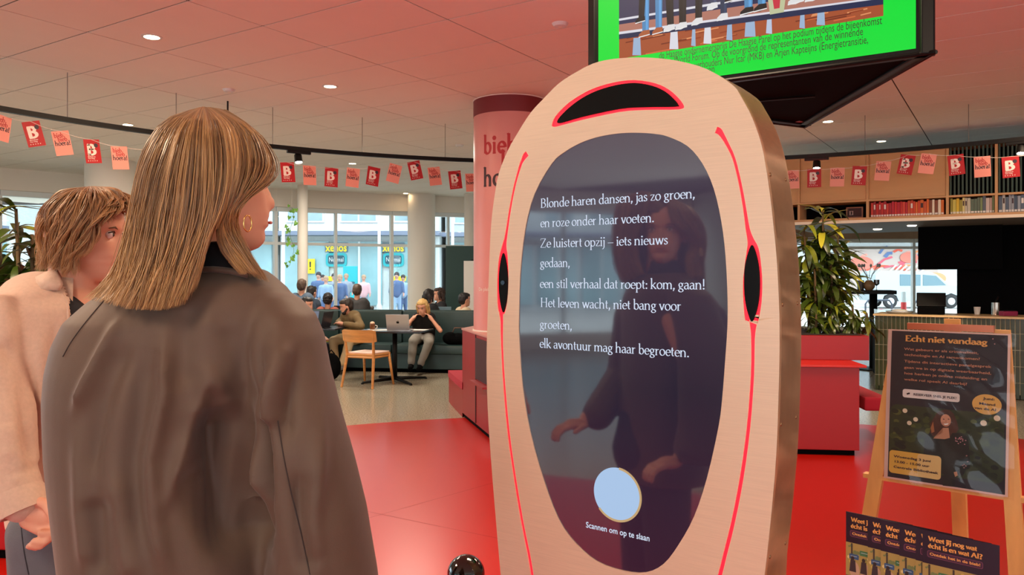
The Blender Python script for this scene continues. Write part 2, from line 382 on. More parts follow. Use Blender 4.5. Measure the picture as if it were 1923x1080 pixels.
# hairline joints of the red floor, recessed dark lines are drawn as thin inlay strips
mb = MB()
for a, b in (((-4.2, 1.2), (2.2, 8.2)), ((-3.3, 6.4), (5.6, 1.0)), ((-1.5, -1.2), (5.2, 6.2))):
    d = Vector((b[0] - a[0], b[1] - a[1])).normalized(); n_ = Vector((-d.y, d.x)) * .0015
    mb.add([(a[0] + n_.x, a[1] + n_.y, .0045), (b[0] + n_.x, b[1] + n_.y, .0045), (b[0] - n_.x, b[1] - n_.y, .0045), (a[0] - n_.x, a[1] - n_.y, .0045)], [(0, 1, 2, 3)])
o2 = mb.build('floor_joint', mat('joint', rgb(120, 30, 26), .6), o)

# ceiling: a slab, with 1.2 x 0.605 m boards hung under it as parts
ceil_o = flat('ceiling', [(-14, -7), (14, -7), (14, 19.5), (-14, 19.5)], CEIL + .005, CEIL + .15, M_seam)
A_ = Vector((.841, -.541)); B_ = Vector((.541, .841)); G0 = Vector((-1.788, 5.58)); LA, LB = 1.2, .605
tiles = []
for i in range(-16, 18):
    for j in range(-22, 28):
        c = G0 + A_ * LA * (i + .5) + B_ * LB * (j + .5)
        if -13 < c.x < 13 and -6 < c.y < 18.6: tiles.append((c, i, j))
def vis(c): return c.y > 2 and abs(c.x) < c.y * .72 + .8
tiles.sort(key=lambda t: (0 if vis(t[0]) else 1, t[0].y))
tm = MB(); tm.bbox(-LA / 2 + .0058, LA / 2 - .0058, -LB / 2 + .0058, LB / 2 - .0058, CEIL, CEIL + .005, .0008)
tme = tm.mesh(); tme.materials.append(M_ceil); ta = math.atan2(A_.y, A_.x)
rest = MB()
for k, (c, i, j) in enumerate(tiles):
    if k < 290:
        t = bpy.data.objects.new('ceiling_tile', tme); COL.objects.link(t); t.parent = ceil_o; t.location = (c.x, c.y, 0); t.rotation_euler = (0, 0, ta)
    else:
        rest.M = Matrix.Translation((c.x, c.y, 0)) @ Matrix.Rotation(ta, 4, 'Z')
        rest.box(-LA / 2 + .003, LA / 2 - .003, -LB / 2 + .003, LB / 2 - .003, CEIL, CEIL + .005)
tag(rest.build('ceiling_tiling', M_ceil, ceil_o), kind='stuff')

# window wall along a curve, a beam above, low sill, glazing bars and panes
WL = [(-13.4, -6.5), (-13.2, 0), (-12.3, 5.5), (-10.4, 10.3), (-8.4, 12.8), (-6.9, 14.3), (-4.8, 15.9), (-2.6, 17.0), (-.2, 17.8), (3, 18.3), (6, 18.5), (9.5, 18.3), (13.4, 17.6)]
M_bar = mat('window_bar', rgb(225, 228, 226), .5)
M_glass = glassy('window_glass', (.93, .99, 1.0))
def wallbox(a, b, z0, z1, t, m, name, parent=None, inset=0, off=0):
    a = Vector(a); b = Vector(b); d = (b - a); L = d.length; d.normalize(); mb = MB()
    mb.M = Matrix.Translation((a.x, a.y, 0)) @ Matrix.Rotation(math.atan2(d.y, d.x), 4, 'Z')
    mb.box(inset, L - inset, off, off + t, z0, z1); return mb.build(name, m, parent)
for i in range(len(WL) - 1):
    a, b = WL[i], WL[i + 1]; hz = 2.94 if i < 9 else 2.40
    tag(wallbox(a, b, hz, CEIL + .01, .35, M_cream if i < 9 else mat('wood_header', rgb(150, 118, 92), .6, var=.12, vscale=3), 'trim_%d' % (i + 1)), kind='structure')
    tag(wallbox(a, b, 0, .32, .3, M_cream, 'wall_sill_%d' % (i + 1)), kind='structure')
    wn = wallbox(a, b, hz - .09, hz, .12, M_bar, 'window_%d' % (i + 1), off=.08); tag(wn, kind='structure')
    L = (Vector(b) - Vector(a)).length; nb = max(2, round(L / 1.45)); A0 = Vector(a); D = (Vector(b) - A0).normalized(); rz = math.atan2(D.y, D.x)
    for k in range(nb + 1):
        mb = MB(); mb.M = Matrix.Translation((A0.x, A0.y, 0)) @ Matrix.Rotation(rz, 4, 'Z'); mb.box(L * k / nb - .025, L * k / nb + .025, .08, .2, .32, hz - .09); mb.build('mullion', M_bar, wn)
    mb = MB(); mb.M = Matrix.Translation((A0.x, A0.y, 0)) @ Matrix.Rotation(rz, 4, 'Z'); mb.box(0, L, .1, .17, 2.16, 2.22); mb.build('transom', M_bar, wn)
    for k in range(nb):
        mb = MB(); mb.M = Matrix.Translation((A0.x, A0.y, 0)) @ Matrix.Rotation(rz, 4, 'Z'); x0, x1 = L * k / nb + .025, L * (k + 1) / nb - .025
        mb.add([(x0, .135, .32), (x1, .135, .32), (x1, .135, hz - .09), (x0, .135, hz - .09)], [(0, 1, 2, 3)]); mb.build('pane', M_glass, wn)
tag(wallbox((13.4, -6.5), (13.4, 17.6), 0, CEIL, .2, M_white, 'wall_right'), kind='structure')
# back wall behind the camera: white piers between tall windows
wb = tag(wallbox((-13.4, -6.5), (13.4, -6.5), 2.7, CEIL, .2, M_white, 'wall_back'), kind='structure')
for k in range(8):
    x = -13 + k * 3.6; mb = MB(); mb.box(x, x + 1.3, -6.5, -6.3, 0, 2.7); mb.build('pier', M_white, wb)
mb = MB(); mb.box(-13.4, 13.4, -6.5, -6.3, 0, .5); mb.build('parapet', M_white, wb)

# round white columns
def column(x, y, r, label, m=M_white, z0=0):
    mb = MB(); mb.lathe([(r, z0), (r, CEIL)], 48, (x, y, 0)); o = mb.build('round_column', m); autosmooth(o, .8)
    return tag(o, label, 'column')
column(-6.25, 12.1, .36, 'white round column behind the young man, left of the room')
column(-1.98, 17.0, .3, 'stout white round column in front of the far windows, by the green panel')
column(-4.12, 15.3, .1, 'slim white round column in front of the window with the climbing plant')
column(-.92, 16.9, .12, 'slim white round column right of the stout one, beside the green panel')
# pink column wrapped with a print
cw = thing('wrapped_column', 'pink wrapped round column with dark red top band, lettering, behind the standing screen', 'column', (-.02, 8.0, 0))
M_pink = mat('pink_wrap', rgb(214, 140, 132), .42, var=.03, vscale=4); M_dred = mat('dark_red', rgb(120, 28, 34), .5)
mb = MB(); mb.lathe([(.375, .95), (.375, CEIL)], 72); autosmooth(mb.build('shaft', M_pink, cw), .8)
mb = MB(); mb.lathe([(.378, 3.13), (.378, CEIL - .01)], 72); autosmooth(mb.build('top_band', M_dred, cw), .8)
mb = MB(); mb.lathe([(.38, CEIL - .01), (.385, CEIL - .002)], 72); autosmooth(mb.build('ceiling_ring', M_white, cw), .8)
mb = MB(); mb.lathe([(.385, .95), (.385, .965)], 72); autosmooth(mb.build('foot_ring', M_white, cw), .8)
M_ink = mat('dark_ink', rgb(58, 28, 34), .6); M_inkred = mat('red_ink', rgb(178, 38, 44), .6)
def wrap(o, R, ang0):      # bend flat lettering round the column
    a = coords(o.data); th = ang0 + a[:, 0] / R; o.data.update()
    setco(o.data, np.c_[R * np.sin(th), -R * np.cos(th), a[:, 2]])
t0 = math.radians(-44)
for txt, x, z, m_ in (('bieb', 0, 2.72, M_inkred), ('bieb', .2, 2.56, M_inkred), ('hoera!', 0, 2.40, M_ink)):
    wrap(serif('lettering', txt, x, z, .108, m_, cw, thick=.3, thin=.17, sx=.95, track=.1), .3765, t0)
wrap(sans('small_print', 'De plek voor iedereen', -.08, 1.36, .035, M_white, cw), .3765, t0)

# downlights and detectors in the ceiling
M_lampE = mat('lamp_emit', (1, .9, .75), .5, emit=(1, .86, .66), es=9)
def downlight(px, py, label, r=.075, on=True):
    p = P(px, py, (CEIL - EYE) * F / (HY - py)); t = thing('downlight', label, 'ceiling light', (p.x, p.y, CEIL))
    mb = MB(); mb.lathe([(r * .72, .0), (r * .75, -.006), (r, -.004), (r, 0)], 28); autosmooth(mb.build('rim', M_bar, t))
    mb = MB(); mb.lathe([(.001, -.001), (r * .72, -.001)], 24); mb.build('lamp_face', M_lampE if on else M_bar, t)
for px, py, s in ((285, 69, 'large round downlight near the top left corner of the ceiling'), (620, 162, 'round downlight above and right of the blonde woman'),
                  (240, 234, 'round downlight just under the curved rail at left'), (662, 307, 'round downlight seen over the red flags between woman and column'),
                  (762, 363, 'small far downlight right above the beam, near the pink column'), (1555, 228, 'round downlight right of the hanging screens, nearer one'),
                  (1655, 265, 'round downlight right of the hanging screens, just above the rail')): downlight(px, py, s)
for px, py, s in ((1052, 44, 'white round smoke detector left of the hanging screens'), (430, 168, 'white smoke detector above the woman near the rail drop rod'), (863, 272, 'tiny white detector left of the pink column')):
    p = P(px, py, (CEIL - EYE) * F / (HY - py)); t = thing('smoke_detector', s, 'detector', (p.x, p.y, CEIL))
    mb = MB(); mb.lathe([(.02, -.026), (.045, -.022), (.055, -.008), (.06, 0)], 24); autosmooth(mb.build('housing', M_bar, t))
    mb = MB(); mb.lathe([(.001, -.03), (.015, -.03), (.018, -.026)], 16); mb.build('sensor', M_cream, t)

# curved lighting rail
def rp(a, z=2.883, r=RR): return Vector((RC[0] + r * math.cos(a), RC[1] + r * math.sin(a), z))
rail = thing('track_rail', 'long curved black lighting rail hung from the ceiling on thin wires', 'lighting rail', (RC[0], RC[1], CEIL))
mb = MB(); N = 120; rings = []
for i in range(N + 1):
    a = math.radians(-30 + 240 * i / N); rings.append([rp(a, z, r) for r, z in ((RR - .022, 2.905), (RR + .022, 2.905), (RR + .022, 2.862), (RR - .022, 2.862))])
mb.loft(rings); mb.build('rail', M_black, rail, world=True)
M_wire = mat('steel_wire', rgb(120, 110, 104), .4, .6)
def ang_px(px):          # where the image column crosses the rail circle
    best = min(range(0, 1800), key=lambda k: abs(CX + F * rp(math.radians(k / 10)).x / max(.1, rp(math.radians(k / 10)).y) - px)); return math.radians(best / 10)
for px in (-180, 127, 330, 512, 680, 836, 980, 1130, 1300, 1625, 1820, 2050):
    p = rp(ang_px(px)); mb = MB(); mb.tube([(p.x, p.y, 2.9), (p.x, p.y, CEIL)], .003, 6); mb.build('suspension_wire', M_wire, rail, world=True)
p = rp(ang_px(427)); mb = MB(); mb.tube([(p.x, p.y, 2.9), (p.x, p.y, CEIL)], .009, 8); mb.build('drop_rod', M_black, rail, world=True)
for px, lab, en in ((562, 'lit black spotlight on the rail right of the woman', 12), (1533, 'lit black spotlight on the rail right of the standing screen', 30), (1917, 'lit black spotlight on the rail at the right edge', 30)):
    a = ang_px(px); p = rp(a, 2.862); t = thing('track_spotlight', lab, 'spotlight', p, a + PI / 2)
    mb = MB(); mb.bbox(-.13, .13, -.02, .02, -.03, 0, .004); mb.build('adapter', M_black, t)
    mb = MB(); mb.tube([(0, 0, -.03), (0, 0, -.07)], .008, 8); mb.build('arm', M_black, t)
    d = Vector((0.0, .35, -1)).normalized(); c = Vector((0, -.02, -.07))
    mb = MB(); mb.lathe([(.025, -.05), (.04, -.03), (.045, .06), (.04, .06), (.036, .03)], 24, c, d); hd = autosmooth(mb.build('lamp_head', M_black, t))
    mb = MB(); mb.lathe([(.001, .045), (.039, .045)], 20, c, d); mb.build('lens', mat('spot_emit', (1, 1, 1), .5, emit=(1, .93, .8), es=60), t)
    ld = bpy.data.lights.new('spot_lamp', 'SPOT'); ld.energy = en * (4 if px < 1000 else 8); ld.color = (1, .8, .55); ld.spot_size = 1.3; ld.shadow_soft_size = .03
    lo = bpy.data.objects.new('spot_lamp', ld); COL.objects.link(lo); q = p + Vector((0, 0, -.16)); lo.location = q
    tgt = {562: (-1.6, 9.6, 0), 1533: (2.9, 7.3, 1.6), 1917: (4.6, 8.6, 1.6)}[px]
    lo.rotation_euler = (Vector(tgt) - q).to_track_quat('-Z', 'Y').to_euler()

# bunting: flags pegged on a string
M_fred = mat('flag_red', rgb(176, 18, 28), .6); M_fpink = mat('flag_pink', rgb(232, 150, 134), .6); M_fwhite = mat('flag_print_white', rgb(240, 225, 215), .6)
M_fdark = mat('flag_print_dark', rgb(52, 40, 52), .6)
M_str = mat('string', rgb(225, 215, 205), .7)
def flag_proto(kind):
    t = thing('bunting_flag', None, 'flag'); W, H = .148, .21
    vs = []; fs = []; nx, nz = 4, 5
    for j in range(nz + 1):
        for i in range(nx + 1): vs.append((-W / 2 + W * i / nx, 0, -H * j / nz))
    for j in range(nz):
        for i in range(nx): a = j * (nx + 1) + i; fs.append((a, a + 1, a + nx + 2, a + nx + 1))
    mb = MB(); mb.add(vs, fs); mb.add([(x, .0008, z) for x, y, z in vs], [f[::-1] for f in fs]); mb.build('paper', M_fred if kind else M_fpink, t, recalc=False)
    if kind:
        serif('letter', 'B', -.052, -.135, .055, M_fwhite, t, thick=.42, thin=.3, sx=1.35)
        art('badge', [(circ(.036, -.052, .019, .019), rgb(60, 44, 56))], t, y=-.0015)
        sans('small_print', 'Bibliotheek', -.05, -.158, .011, M_fwhite, t, bold=.02); sans('small_print', 'Den Haag', -.05, -.173, .011, M_fwhite, t, bold=.02)
        mb = MB()
        for k in range(5): mb.add([(-.05 + .02 * k + .006 * math.cos(PI / 2 + q * PI / 5) * (1 if q % 2 == 0 else .45), -.001, -.189 + .006 * math.sin(PI / 2 + q * PI / 5) * (1 if q % 2 == 0 else .45)) for q in range(10)], [tuple(range(10))])
        mb.build('stars', M_fwhite, t, recalc=False)
    else:
        serif('lettering', 'bieb', -.06, -.055, .024, M_inkred, t, thick=.27, thin=.16, track=.06)
        serif('lettering', 'bieb', -.034, -.089, .024, M_inkred, t, thick=.27, thin=.16, track=.06)
        serif('lettering', 'hoera!', -.064, -.124, .026, M_fdark, t, thick=.28, thin=.17, track=.06)
    return t
fp = [flag_proto(0), flag_proto(1)]
used = [False, False]
# px, py of the top middle, roll in degrees (clockwise positive), kind
FL = [(6, 217, 8, 0, 0), (57, 228, -16, 1, 0), (112, 246, -13, 0, 0), (171, 262, -8, 1, 0), (223, 275, -6, 0, 0), (539, 305, -5, 1, 0), (581, 311, -2, 0, 0), (623, 315, 2, 1, 0), (664, 316, 5, 0, 0),
      (703, 314, 8, 1, 0), (744, 309, 13, 0, 0), (776, 303, -13, 1, 0), (814, 314, -9, 0, 0), (853, 321, -7, 1, 0), (885, 326, -4, 0, 0),
      (1487, 320, -2, 0, 0), (1529, 317, 0, 1, 0), (1573, 315, 2, 0, 0), (1615, 312, 5, 1, 0), (1660, 303, 7, 0, 0), (1706, 291, 12, 1, 0), (1745, 289, 10, 0, 0), (1794, 291, -5, 1, 0), (1844, 294, -2, 0, 0), (1897, 294, -3, 1, 0)]
sp = []
for n_, (px, py, roll, kd, _) in enumerate(FL):
    a = ang_px(px); R2 = RR - .12; q = rp(a, 0, R2); Y = q.y
    q = P(px, py, Y); sp.append(q.copy())
    t = fp[kd] if not used[kd] else copy_tree(fp[kd]); used[kd] = True
    t.location = q; t.rotation_euler = Matrix.Rotation(a - PI / 2 + (.0 if n_ % 3 else .12), 3, 'Z').__matmul__(Matrix.Rotation(math.radians(roll), 3, 'Y')).to_euler()
    side = 'left of the woman' if px < 300 else ('between woman and column' if px < 900 else 'over the bookcase')
    nth = ['first', 'second', 'third', 'fourth', 'fifth', 'sixth', 'seventh', 'eighth', 'ninth', 'tenth', 'eleventh'][(n_ if px < 300 else n_ - 5 if px < 900 else n_ - 15)]
    t['label'] = ('red paper flag with white letter B' if kd else 'pink paper flag reading bieb bieb hoera!') + ', %s from left %s' % (nth, side)
    t['group'] = 'bunting flags'
def string(ps, lab):
    q = []
    for i in range(len(ps) - 1):
        for k in range(6):
            f = k / 6; v = ps[i].lerp(ps[i + 1], f); v.z -= .012 * math.sin(PI * f); v.y += .002; q.append(v)
    q.append(ps[-1]); mb = MB(); mb.tube(q, .0022, 5); o = mb.build('bunting_string', M_str); tag(o, lab, 'string')
string([sp[0] + Vector((-.5, -.2, .06))] + sp[:5] + [P(300, 282, 7.5), P(420, 292, 8.0), P(510, 300, 8.3)] + sp[5:15] + [P(950, 322, 9.2)], 'thin white string carrying the flags left of the pink column')
string([P(1440, 320, 9.2)] + sp[15:] + [sp[-1] + Vector((.4, -.3, .02))], 'thin white string carrying the flags over the bookcase')
# ================================================================== OUTSIDE THE WINDOWS
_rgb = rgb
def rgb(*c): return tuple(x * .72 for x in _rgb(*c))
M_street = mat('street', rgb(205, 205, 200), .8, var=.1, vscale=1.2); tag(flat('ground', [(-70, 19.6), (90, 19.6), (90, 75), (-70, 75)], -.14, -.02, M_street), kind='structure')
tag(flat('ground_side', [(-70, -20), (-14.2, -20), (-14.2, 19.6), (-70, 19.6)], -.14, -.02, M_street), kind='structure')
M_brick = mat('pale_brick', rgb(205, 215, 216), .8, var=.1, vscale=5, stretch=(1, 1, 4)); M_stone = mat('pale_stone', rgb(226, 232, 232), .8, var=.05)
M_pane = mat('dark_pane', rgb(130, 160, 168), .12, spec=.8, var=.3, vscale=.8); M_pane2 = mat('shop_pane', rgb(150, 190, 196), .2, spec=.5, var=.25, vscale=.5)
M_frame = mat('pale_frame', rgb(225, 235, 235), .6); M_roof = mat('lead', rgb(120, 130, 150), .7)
def facade(x0, x1, y, h, label, shop=True, seed=1, col=None, ground=3.3, wcol=None):
    r = random.Random(seed); t = thing('building', label, 'building', ((x0 + x1) / 2, y, 0)); c = (x0 + x1) / 2
    mb = MB(); mb.box(x0 - c, x1 - c, 0, 9, ground, h); mb.build('wall', col or M_brick, t)
    mb = MB(); mb.box(x0 - c, x1 - c, .25, 9, -.02, ground); mb.build('shop_wall', M_stone, t)
    mb = MB(); mb.box(x0 - c - .1, x1 - c + .1, -.9, 0, ground - .02, ground + .16); mb.build('canopy', M_roof, t)
    nx = max(2, int((x1 - x0) / 2.1)); st = (x1 - x0) / nx
    for k in range(nx):
        xa = x0 - c + st * (k + .18); xb = x0 - c + st * (k + .82)
        for z in np.arange(ground + .65, h - 1.6, 3.1):
            mb = MB(); mb.box(xa - .08, xb + .08, -.06, .02, z - .08, z + 1.88); wf = mb.build('window', M_frame, t)
            mb = MB(); mb.box(xa, (xa + xb) / 2 - .04, -.07, 0, z, z + 1.8); mb.build('pane', wcol or M_pane, wf)
            mb = MB(); mb.box((xa + xb) / 2 + .04, xb, -.07, 0, z, z + 1.8); mb.build('pane', wcol or M_pane, wf)
        if shop:
            mb = MB(); mb.box(xa - .25, xb + .25, .1, .24, .25, ground - .25); wf = mb.build('shop_window', M_pane2, t)
            mb = MB(); mb.box((xa + xb) / 2 - .05, (xa + xb) / 2 + .05, .06, .12, .25, ground - .25); mb.build('mullion', M_frame, wf)
    return t
YB = 34
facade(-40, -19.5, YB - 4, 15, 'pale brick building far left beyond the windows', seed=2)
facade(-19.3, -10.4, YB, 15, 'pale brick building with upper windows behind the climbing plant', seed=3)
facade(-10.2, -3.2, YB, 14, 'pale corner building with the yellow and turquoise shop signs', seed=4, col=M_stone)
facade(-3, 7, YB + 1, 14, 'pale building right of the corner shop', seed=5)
for yy_, lab_ in ((-14, 'unseen pale building added across the side street, behind the photographer at left'), (2, 'unseen pale building added across the side street at left')):
    bl = facade(-7.5, 7.5, 0, 14, lab_, seed=9); bl.location = (-31, yy_, 0); bl.rotation_euler = (0, 0, PI / 2)  # unseen buildings added for the kiosk screen to reflect
# shop signs on the corner building
M_yel = mat('yellow_sign', _rgb(235, 205, 6), .5); M_tur = mat('turquoise_sign', _rgb(20, 150, 158), .5); M_navy = mat('navy_print', rgb(24, 70, 90), .6)
for k, (px, lab) in enumerate(((632, 'left'), (739, 'right'))):
    c = P(px, 466, YB + .1); t = thing('shop_sign', 'yellow sign reading XENOS, the %s of the two on the corner building' % lab, 'sign', c, group='yellow signs')
    sans('lettering', 'xenos', 0, -.14, .34, M_yel, t, y=-.06, bold=.03, width=.94, align='CENTER'); mb = MB(); mb.bbox(-.5, .5, -.05, .0, -.18, .24, .02); mb.build('back_board', mat('sign_board', rgb(110, 130, 140), .6), t)
    c = P(px, 488, YB + .1); t = thing('shop_sign', 'turquoise rounded sign reading NORMAL, the %s of the two on the corner building' % lab, 'sign', c, group='turquoise signs')
    mb = MB(); o = slab([rrect(-.46, .46, -.3, .3, .16)], -.05, 0, 'back_board', M_tur, t); art('plate', [(rrect(-.36, .36, -.19, .19, .09), rgb(36, 84, 100))], t, y=-.055)
    sans('lettering', 'Normal', 0, -.08, .2, mat('sign_white', rgb(245, 250, 250), .5), t, y=-.06, bold=-.01, width=.62, align='CENTER')
c = P(658, 552, YB - 1.4); t = thing('banner_stand', 'turquoise upright banner in the shop front across the street', 'banner', (c.x, c.y, 0))
mb = MB(); mb.bbox(-.3, .3, -.04, .04, .05, 1.95, .02); mb.build('banner', M_tur, t); art('plate', [(rrect(-.2, .2, 1.05, 1.3, .05), rgb(36, 84, 100))], t, y=-.05)
sans('lettering', 'Normal', 0, 1.12, .1, MATS['sign_white'], t, y=-.055, width=.34, align='CENTER')
mb = MB(); mb.box(-.32, .32, -.12, .12, 0, .05); mb.build('foot', M_roof, t)
# pale side building with the red and orange mural behind the parked van, seen through the right window
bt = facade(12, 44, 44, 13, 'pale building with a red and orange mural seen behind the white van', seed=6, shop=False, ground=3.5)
r = random.Random(3); sh = [(rrect(-2.1, 1.3, .4, 3.0, .1), rgb(205, 186, 176))]
for k in range(26):
    x = r.uniform(-1.8, 1.0); z = r.uniform(.7, 2.7); a = r.uniform(-.2, 1.0); l = r.uniform(.3, .8)
    sh.append((ribbon([(x, z), (x + l * .5 * math.cos(a), z + l * .5 * math.sin(a) + .1), (x + l * math.cos(a), z + l * math.sin(a))], r.uniform(.05, .16)), r.choice([rgb(235, 90, 60), rgb(240, 150, 90), rgb(225, 90, 110), rgb(250, 170, 150), rgb(90, 120, 170)])))
for x, z, q in ((-1.6, 2.1, .45), (.2, 2.4, .35), (1.2, 1.3, .4), (-.6, 1.4, .38)): sh.append((circ(x, z, q, q * .8), r.choice([rgb(238, 130, 110), rgb(245, 170, 120)])))
for k in range(7): sh.append((ribbon([(-.9 + k * .2, 1.2), (-.3 + k * .2, 2.0)], .07), rgb(250, 240, 220)))
mm = art('mural', sh, bt, y=.2, step=.002)
mm.location = (P(1700, 480, 44).x - bt.location.x, 0, 0); mm.scale = (1.5, 1, 1.08)
# white van in the street
vp = P(1712, 560, 38); van = thing('van', 'white parked van seen through the window right of the plants', 'car', (vp.x, vp.y, 0), PI)
def V3(L): return L
side = [(-2.2, .35), (-2.25, .8), (-2.1, 1.0), (-1.35, 1.12), (-.75, 1.62), (-.4, 1.75), (1.9, 1.8), (2.15, 1.6), (2.2, .8), (2.15, .35), (1.85, .33), (1.75, .6), (1.45, .72), (1.15, .6), (1.05, .33), (-1.05, .33), (-1.15, .6), (-1.45, .72), (-1.75, .6), (-1.85, .33)]
M_car = mat('car_white', rgb(176, 190, 196), .3, coat=.5); M_tyre = mat('tyre', rgb(40, 42, 44), .8); M_cg = mat('car_glass', rgb(60, 110, 124), .08, spec=.9)
slab([side], -.85, .85, 'body', M_car, van)
for yy, nm in ((.86, 0), (-.87, 1)):
    for w_ in ([(-1.2, 1.1), (-.72, 1.55), (-.1, 1.6), (-.1, 1.08)], [(.02, 1.08), (.02, 1.6), (1.0, 1.62), (1.0, 1.08)]):
        slab([w_], yy, yy + .01, 'side_window', M_cg, van)
for x in (-1.45, 1.45):
    for y in (-.84, .7):
        mb = MB(); mb.lathe([(.15, 0), (.3, .0), (.33, .05), (.33, .14), (.3, .18)], 24, (x, y, .33), (0, 1, 0)); wh = autosmooth(mb.build('wheel', M_tyre, van)); mb = MB(); mb.lathe([(.01, -.01), (.17, -.01), (.17, .19), (.01, .19)], 18, (x, y, .33), (0, 1, 0)); mb.build('hubcap', M_frame, wh)
mb = MB(); mb.box(-2.28, -2.2, -.8, .8, .4, .6); mb.build('bumper', M_tyre, van)
mb = MB(); mb.ell((-2.17, .72, .88), (.08, .13, .08)); mb.ell((-2.17, -.72, .88), (.08, .13, .08)); mb.build('headlamp', M_cg, van, smooth=True)
# bicycle rack rails and red and white post in front of the van
for k, (px, lab) in enumerate(((1650, 'left'), (1742, 'right'))):
    c = P(px, 560, 20.6); t = thing('bike_rack', 'grey steel bicycle hoop in front of the white van, %s one' % lab, 'bicycle rack', (c.x, c.y, -.02))
    mb = MB(); mb.tube([(-.35, 0, 0), (-.35, 0, .8), (-.28, 0, .9), (.28, 0, .9), (.35, 0, .8), (.35, 0, 0)], .025, 8); mb.build('hoop', M_roof, t, smooth=True)
    mb = MB(); mb.tube([(-.35, 0, .4), (.35, 0, .4)], .02, 8); mb.build('crossbar', M_roof, t, smooth=True)
c = P(1697, 560, 20.9); t = thing('street_post', 'red and white striped post in front of the van', 'post', (c.x, c.y, -.02))
mb = MB()
for k in range(4): 
    mb = MB(); mb.lathe([(.07, k * .28), (.07, k * .28 + .28)], 16); mb.build('band', mat('post_red', rgb(225, 60, 60), .5) if k % 2 == 0 else M_frame, t)
# lamp posts and street clutter
for px, Y, lab in ((532, 27, 'pale street lamp post behind the climbing plant'), (712, 30, 'pale street lamp post between the two turquoise signs'), (850, 29, 'pale street lamp post left of the green panel')):
    c = P(px, 560, Y); t = thing('street_lamp', lab, 'lamp post', (c.x, c.y, -.02)); mb = MB(); mb.lathe([(.1, 0), (.1, .4), (.06, .5), (.05, 7)], 12); mb.build('pole', M_frame, t, smooth=True)
    mb = MB(); mb.ell((0, -.3, 7), (.12, .35, .06)); mb.build('lamp_head', M_roof, t, smooth=True)
c = P(583, 500, YB + .02); t = thing('warning_board', 'small yellow warning board on the wall across the street', 'sign', c); mb = MB(); mb.bbox(-.2, .2, -.03, 0, -.32, .32, .01); mb.build('board', M_yel, t)
art('mark', [([(-.03, -.05), (.03, -.05), (.04, .2), (-.04, .2)], rgb(60, 60, 40)), (circ(0, -.13, .035), rgb(60, 60, 40))], t, y=-.035)
# far pedestrians
SK = mat('skin_far', rgb(200, 150, 130), .6)
def walker(px, Y, h, top, leg, lab, hair, sw=.15):
    c = P(px, 560, Y); s = h / 1.88; t = thing('person', lab, 'person', (c.x, c.y, -.02)); t.scale = (s, s, s)
    q = MB(); q.ell((0, 0, 1.63), (.085, .1, .12)); q.cap((0, 0, 1.4), (0, 0, 1.55), .06, .055); q.cap((-.27, .05, .95), (-.27, .12, .85), .035, .03); q.cap((.27, -.05, .95), (.27, -.12, .85), .035, .03); q.cap((0, 0, 1), (0, 0, 1.42), .1, .09)
    q.cap((-.2, 0, 1.35), (-.27, .05, .95), .05, .035); q.cap((.2, 0, 1.35), (.27, -.05, .95), .05, .035)
    obj('body', remesh(q, .03, 2), SK, t)
    q = MB(); q.cap((0, 0, .95), (0, 0, 1.3), .17, .18); q.cap((-.19, 0, 1.36), (.19, 0, 1.36), .08, .08); q.cap((-.2, 0, 1.35), (-.27, .03, 1.0), .075, .05); q.cap((.2, 0, 1.35), (.27, -.03, 1.0), .075, .05)
    obj('coat', remesh(q, .035, 2), top, t)
    q = MB(); q.cap((-.08, 0, .92), (-.09, -sw, .08), .1, .06); q.cap((.08, 0, .92), (.09, sw, .08), .1, .06); q.cap((-.09, -sw, .05), (-.09, -sw - .12, .04), .05, .04); q.cap((.09, sw, .05), (.09, sw - .12, .04), .05, .04)
    obj('trousers', remesh(q, .035, 2), leg, t)
    q = MB(); q.ell((0, .02, 1.67), (.1, .115, .11)); q.build('hair', hair, t, smooth=True)
C_n = mat('coat_navy', rgb(78, 100, 140), .8); C_b = mat('coat_blue', rgb(140, 168, 198), .8); C_p = mat('coat_pink', rgb(220, 176, 180), .8); C_g = mat('coat_grey', rgb(140, 150, 162), .8); H_d = mat('hair_dark_far', rgb(50, 40, 40), .7); H_l = mat('hair_light_far', rgb(170, 140, 110), .7)
for a in ((598, 27, 1.8, C_n, C_g, 'person in navy coat outside the window, leftmost of the street walkers', H_d), (612, 25, 1.65, C_b, C_n, 'person in light blue coat walking outside, second from left', H_l),
          (627, 28, 1.75, C_g, C_n, 'person in grey coat outside under the yellow sign', H_d), (638, 25.5, 1.7, C_n, C_n, 'person in navy outside beside the turquoise banner', H_l),
          (683, 29, 1.7, C_p, C_g, 'person in pink coat outside right of the turquoise banner', H_l), (745, 28, 1.8, C_n, C_b, 'person in navy walking outside left of the stout column', H_d), (757, 28.6, 1.7, C_b, C_n, 'person in blue walking outside nearest the stout column', H_d),
          (606, 29.5, 1.7, C_p, C_n, 'person in pinkish coat behind the walkers at left', H_d), (650, 30, 1.75, C_g, C_g, 'person in grey behind the walkers near the banner', H_l)): walker(*a)
# parasol-like yellow canopy patches over shop doors
for px, lab in ((622, 'yellow awning over the shop door, left'), (747, 'yellow awning over the shop door, right')):
    c = P(px, 524, YB - .4); t = thing('awning', lab, 'awning', c); mb = MB(); mb.loft([[(-.35, 0, -.05), (.35, 0, -.05), (.35, 0, -.08), (-.35, 0, -.08)], [(-.3, .5, .12), (.3, .5, .12), (.3, .5, .09), (-.3, .5, .09)]]); mb.build('canvas', M_yel, t)
    mb = MB(); mb.tube([(-.33, 0, -.06), (-.3, .5, -.3)], .012, 6); mb.build('strut', M_roof, t)

rgb = _rgb
